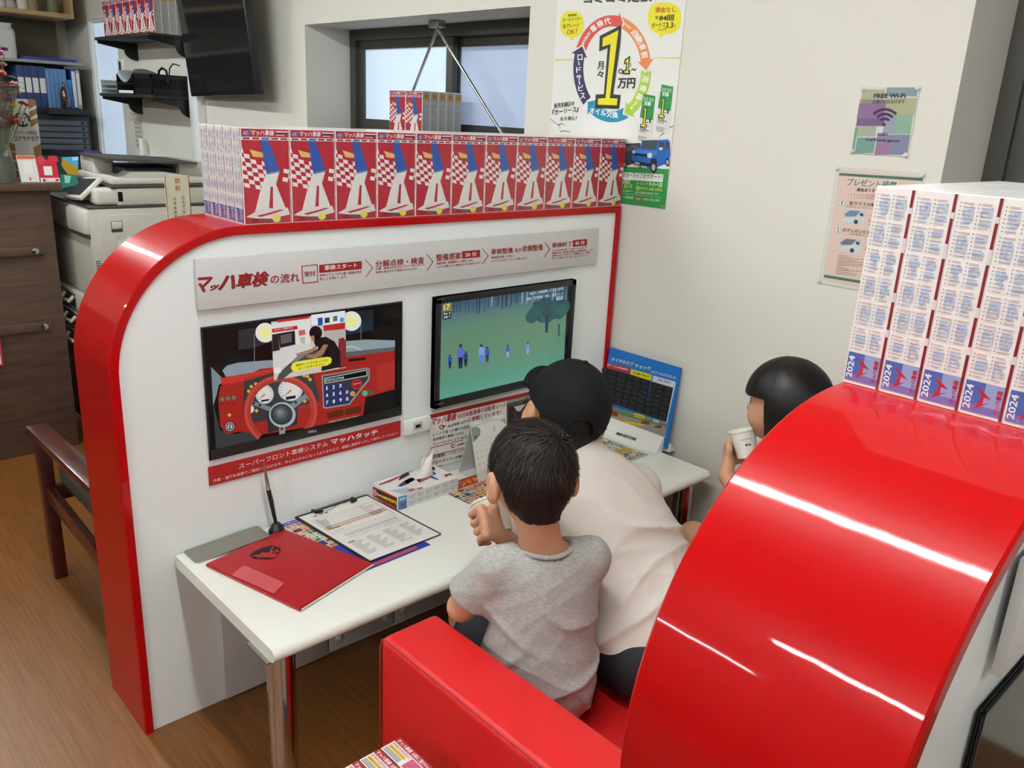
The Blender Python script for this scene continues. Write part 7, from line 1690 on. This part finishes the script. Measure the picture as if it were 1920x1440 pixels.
B.keep(lambda X: .2845 - X[..., 2]); mb = MB(); B.to(mb, 'shorts_check', 2); mb.build('shorts', girl, ang=60)
fr3 = np.array([f3, l3, u3]); B = Body(H3 - .19, H3 + .17, .0032); HG = np.array([.108, .0955, .105])
B.ell(H3 + u3 * .004 - f3 * .006, HG, fr3, .01); B.chain([H3 - f3 * .02 - u3 * .02, H3 - f3 * .022 - u3 * .07, H3 - f3 * .02 - u3 * .118], [.0935, .09, .082], .02); B.cut(H3 - u3 * .128, -u3)
def bob(X):
    q = X - H3; a, b_, d = q @ f3, q @ l3, q @ u3
    face = -np.maximum(.018 - a, d - .016); neck = -np.maximum(np.sqrt((a - .012) ** 2 + b_ ** 2) - .056, d + .055)
    return np.maximum(face, neck)
B.keep(bob); mb = MB(); B.to(mb, 'hair_girl', 3)
V = []; F = []; rg = random.Random(4)
for n in range(2400):          # straight strands from the crown down to the ends of the bob
    az = rg.uniform(0, 2 * PI); st = rg.uniform(.0, .75); L = rg.uniform(.6, 1.0); fringe = abs(math.atan2(math.sin(az), math.cos(az))) < .95
    if not fringe and math.cos(az) > .12: continue
    end = (.014 + rg.uniform(-.004, .004)) if fringe else -.126 + rg.uniform(0, .01)
    pts = []
    for j in range(9):
        t = st + (1 - st) * j / 8
        ph = t * (PI / 2) * 1.0
        if not fringe:
            if t < .55: ph = t / .55 * PI / 2; p = np.array([HG[0] * math.sin(ph) * math.cos(az), HG[1] * math.sin(ph) * math.sin(az), HG[2] * math.cos(ph)])
            else: p = np.array([HG[0] * math.cos(az) * (1 - .1 * (t - .55)), HG[1] * math.sin(az) * (1 - .12 * (t - .55)), end * (t - .55) / .45])
            if math.cos(az) > .1 and p[2] < .016: p[0] = min(p[0], .024)
        else:
            ph = t * math.acos(max(-1, min(1, (end) / HG[2]))); p = np.array([HG[0] * math.sin(ph) * math.cos(az), HG[1] * math.sin(ph) * math.sin(az), HG[2] * math.cos(ph)])
        pts.append(H3 + u3 * .004 - f3 * .006 + fr3.T @ (p * (1.006 + rg.uniform(0, .006))))
    k = len(V); wd = rg.uniform(.0006, .0013)
    for j, x in enumerate(pts):
        tt = pts[min(j + 1, 8)] - pts[max(j - 1, 0)]; rad = x - H3; rad = rad - u3 * (rad @ u3) * .3; sd = np.cross(rad, tt); sd = sd / (np.linalg.norm(sd) + 1e-9); V += [x - sd * wd, x + sd * wd]
    F += [(k + 2 * j, k + 2 * j + 1, k + 2 * j + 3, k + 2 * j + 2) for j in range(8)]
mb.add(V, F, mat('hair_girl_strand', '191311', rough=.42, spec=.35)); mb.build('hair', girl, ang=70)
gc = cup('paper_cup', g0, g1, 'white paper cup with small print held by the bob-haired child', True, .0255, .0335)
# small print around the cup
ga = nrm(g1 - g0); gd = nrm((CAM - g0) - ga * ((CAM - g0) @ ga)); ge = np.cross(ga, gd); Hc = np.linalg.norm(g1 - g0); pm = MB()
def wrap(txt, a0, h, sz):
    Vt, Ft = glyphs(txt, .02); lo, hi = Vt.min(0), Vt.max(0); sc = sz / max(hi[1] - lo[1], 1e-6); out = []
    for x, y in Vt:
        hh = h + (y - lo[1]) * sc; r = .0255 + (.0335 - .0255) * hh / Hc + .0005; w_ = a0 + (x - lo[0]) * sc / r; out.append(g0 + ga * hh + (gd * math.cos(w_) + ge * math.sin(w_)) * r)
    pm.add(out, Ft, '5A4A44')
wrap('The Best Cup Made', -.35, .046, .0035); wrap('●▲', .0, .03, .007); pm.build('print', gc, ang=30)
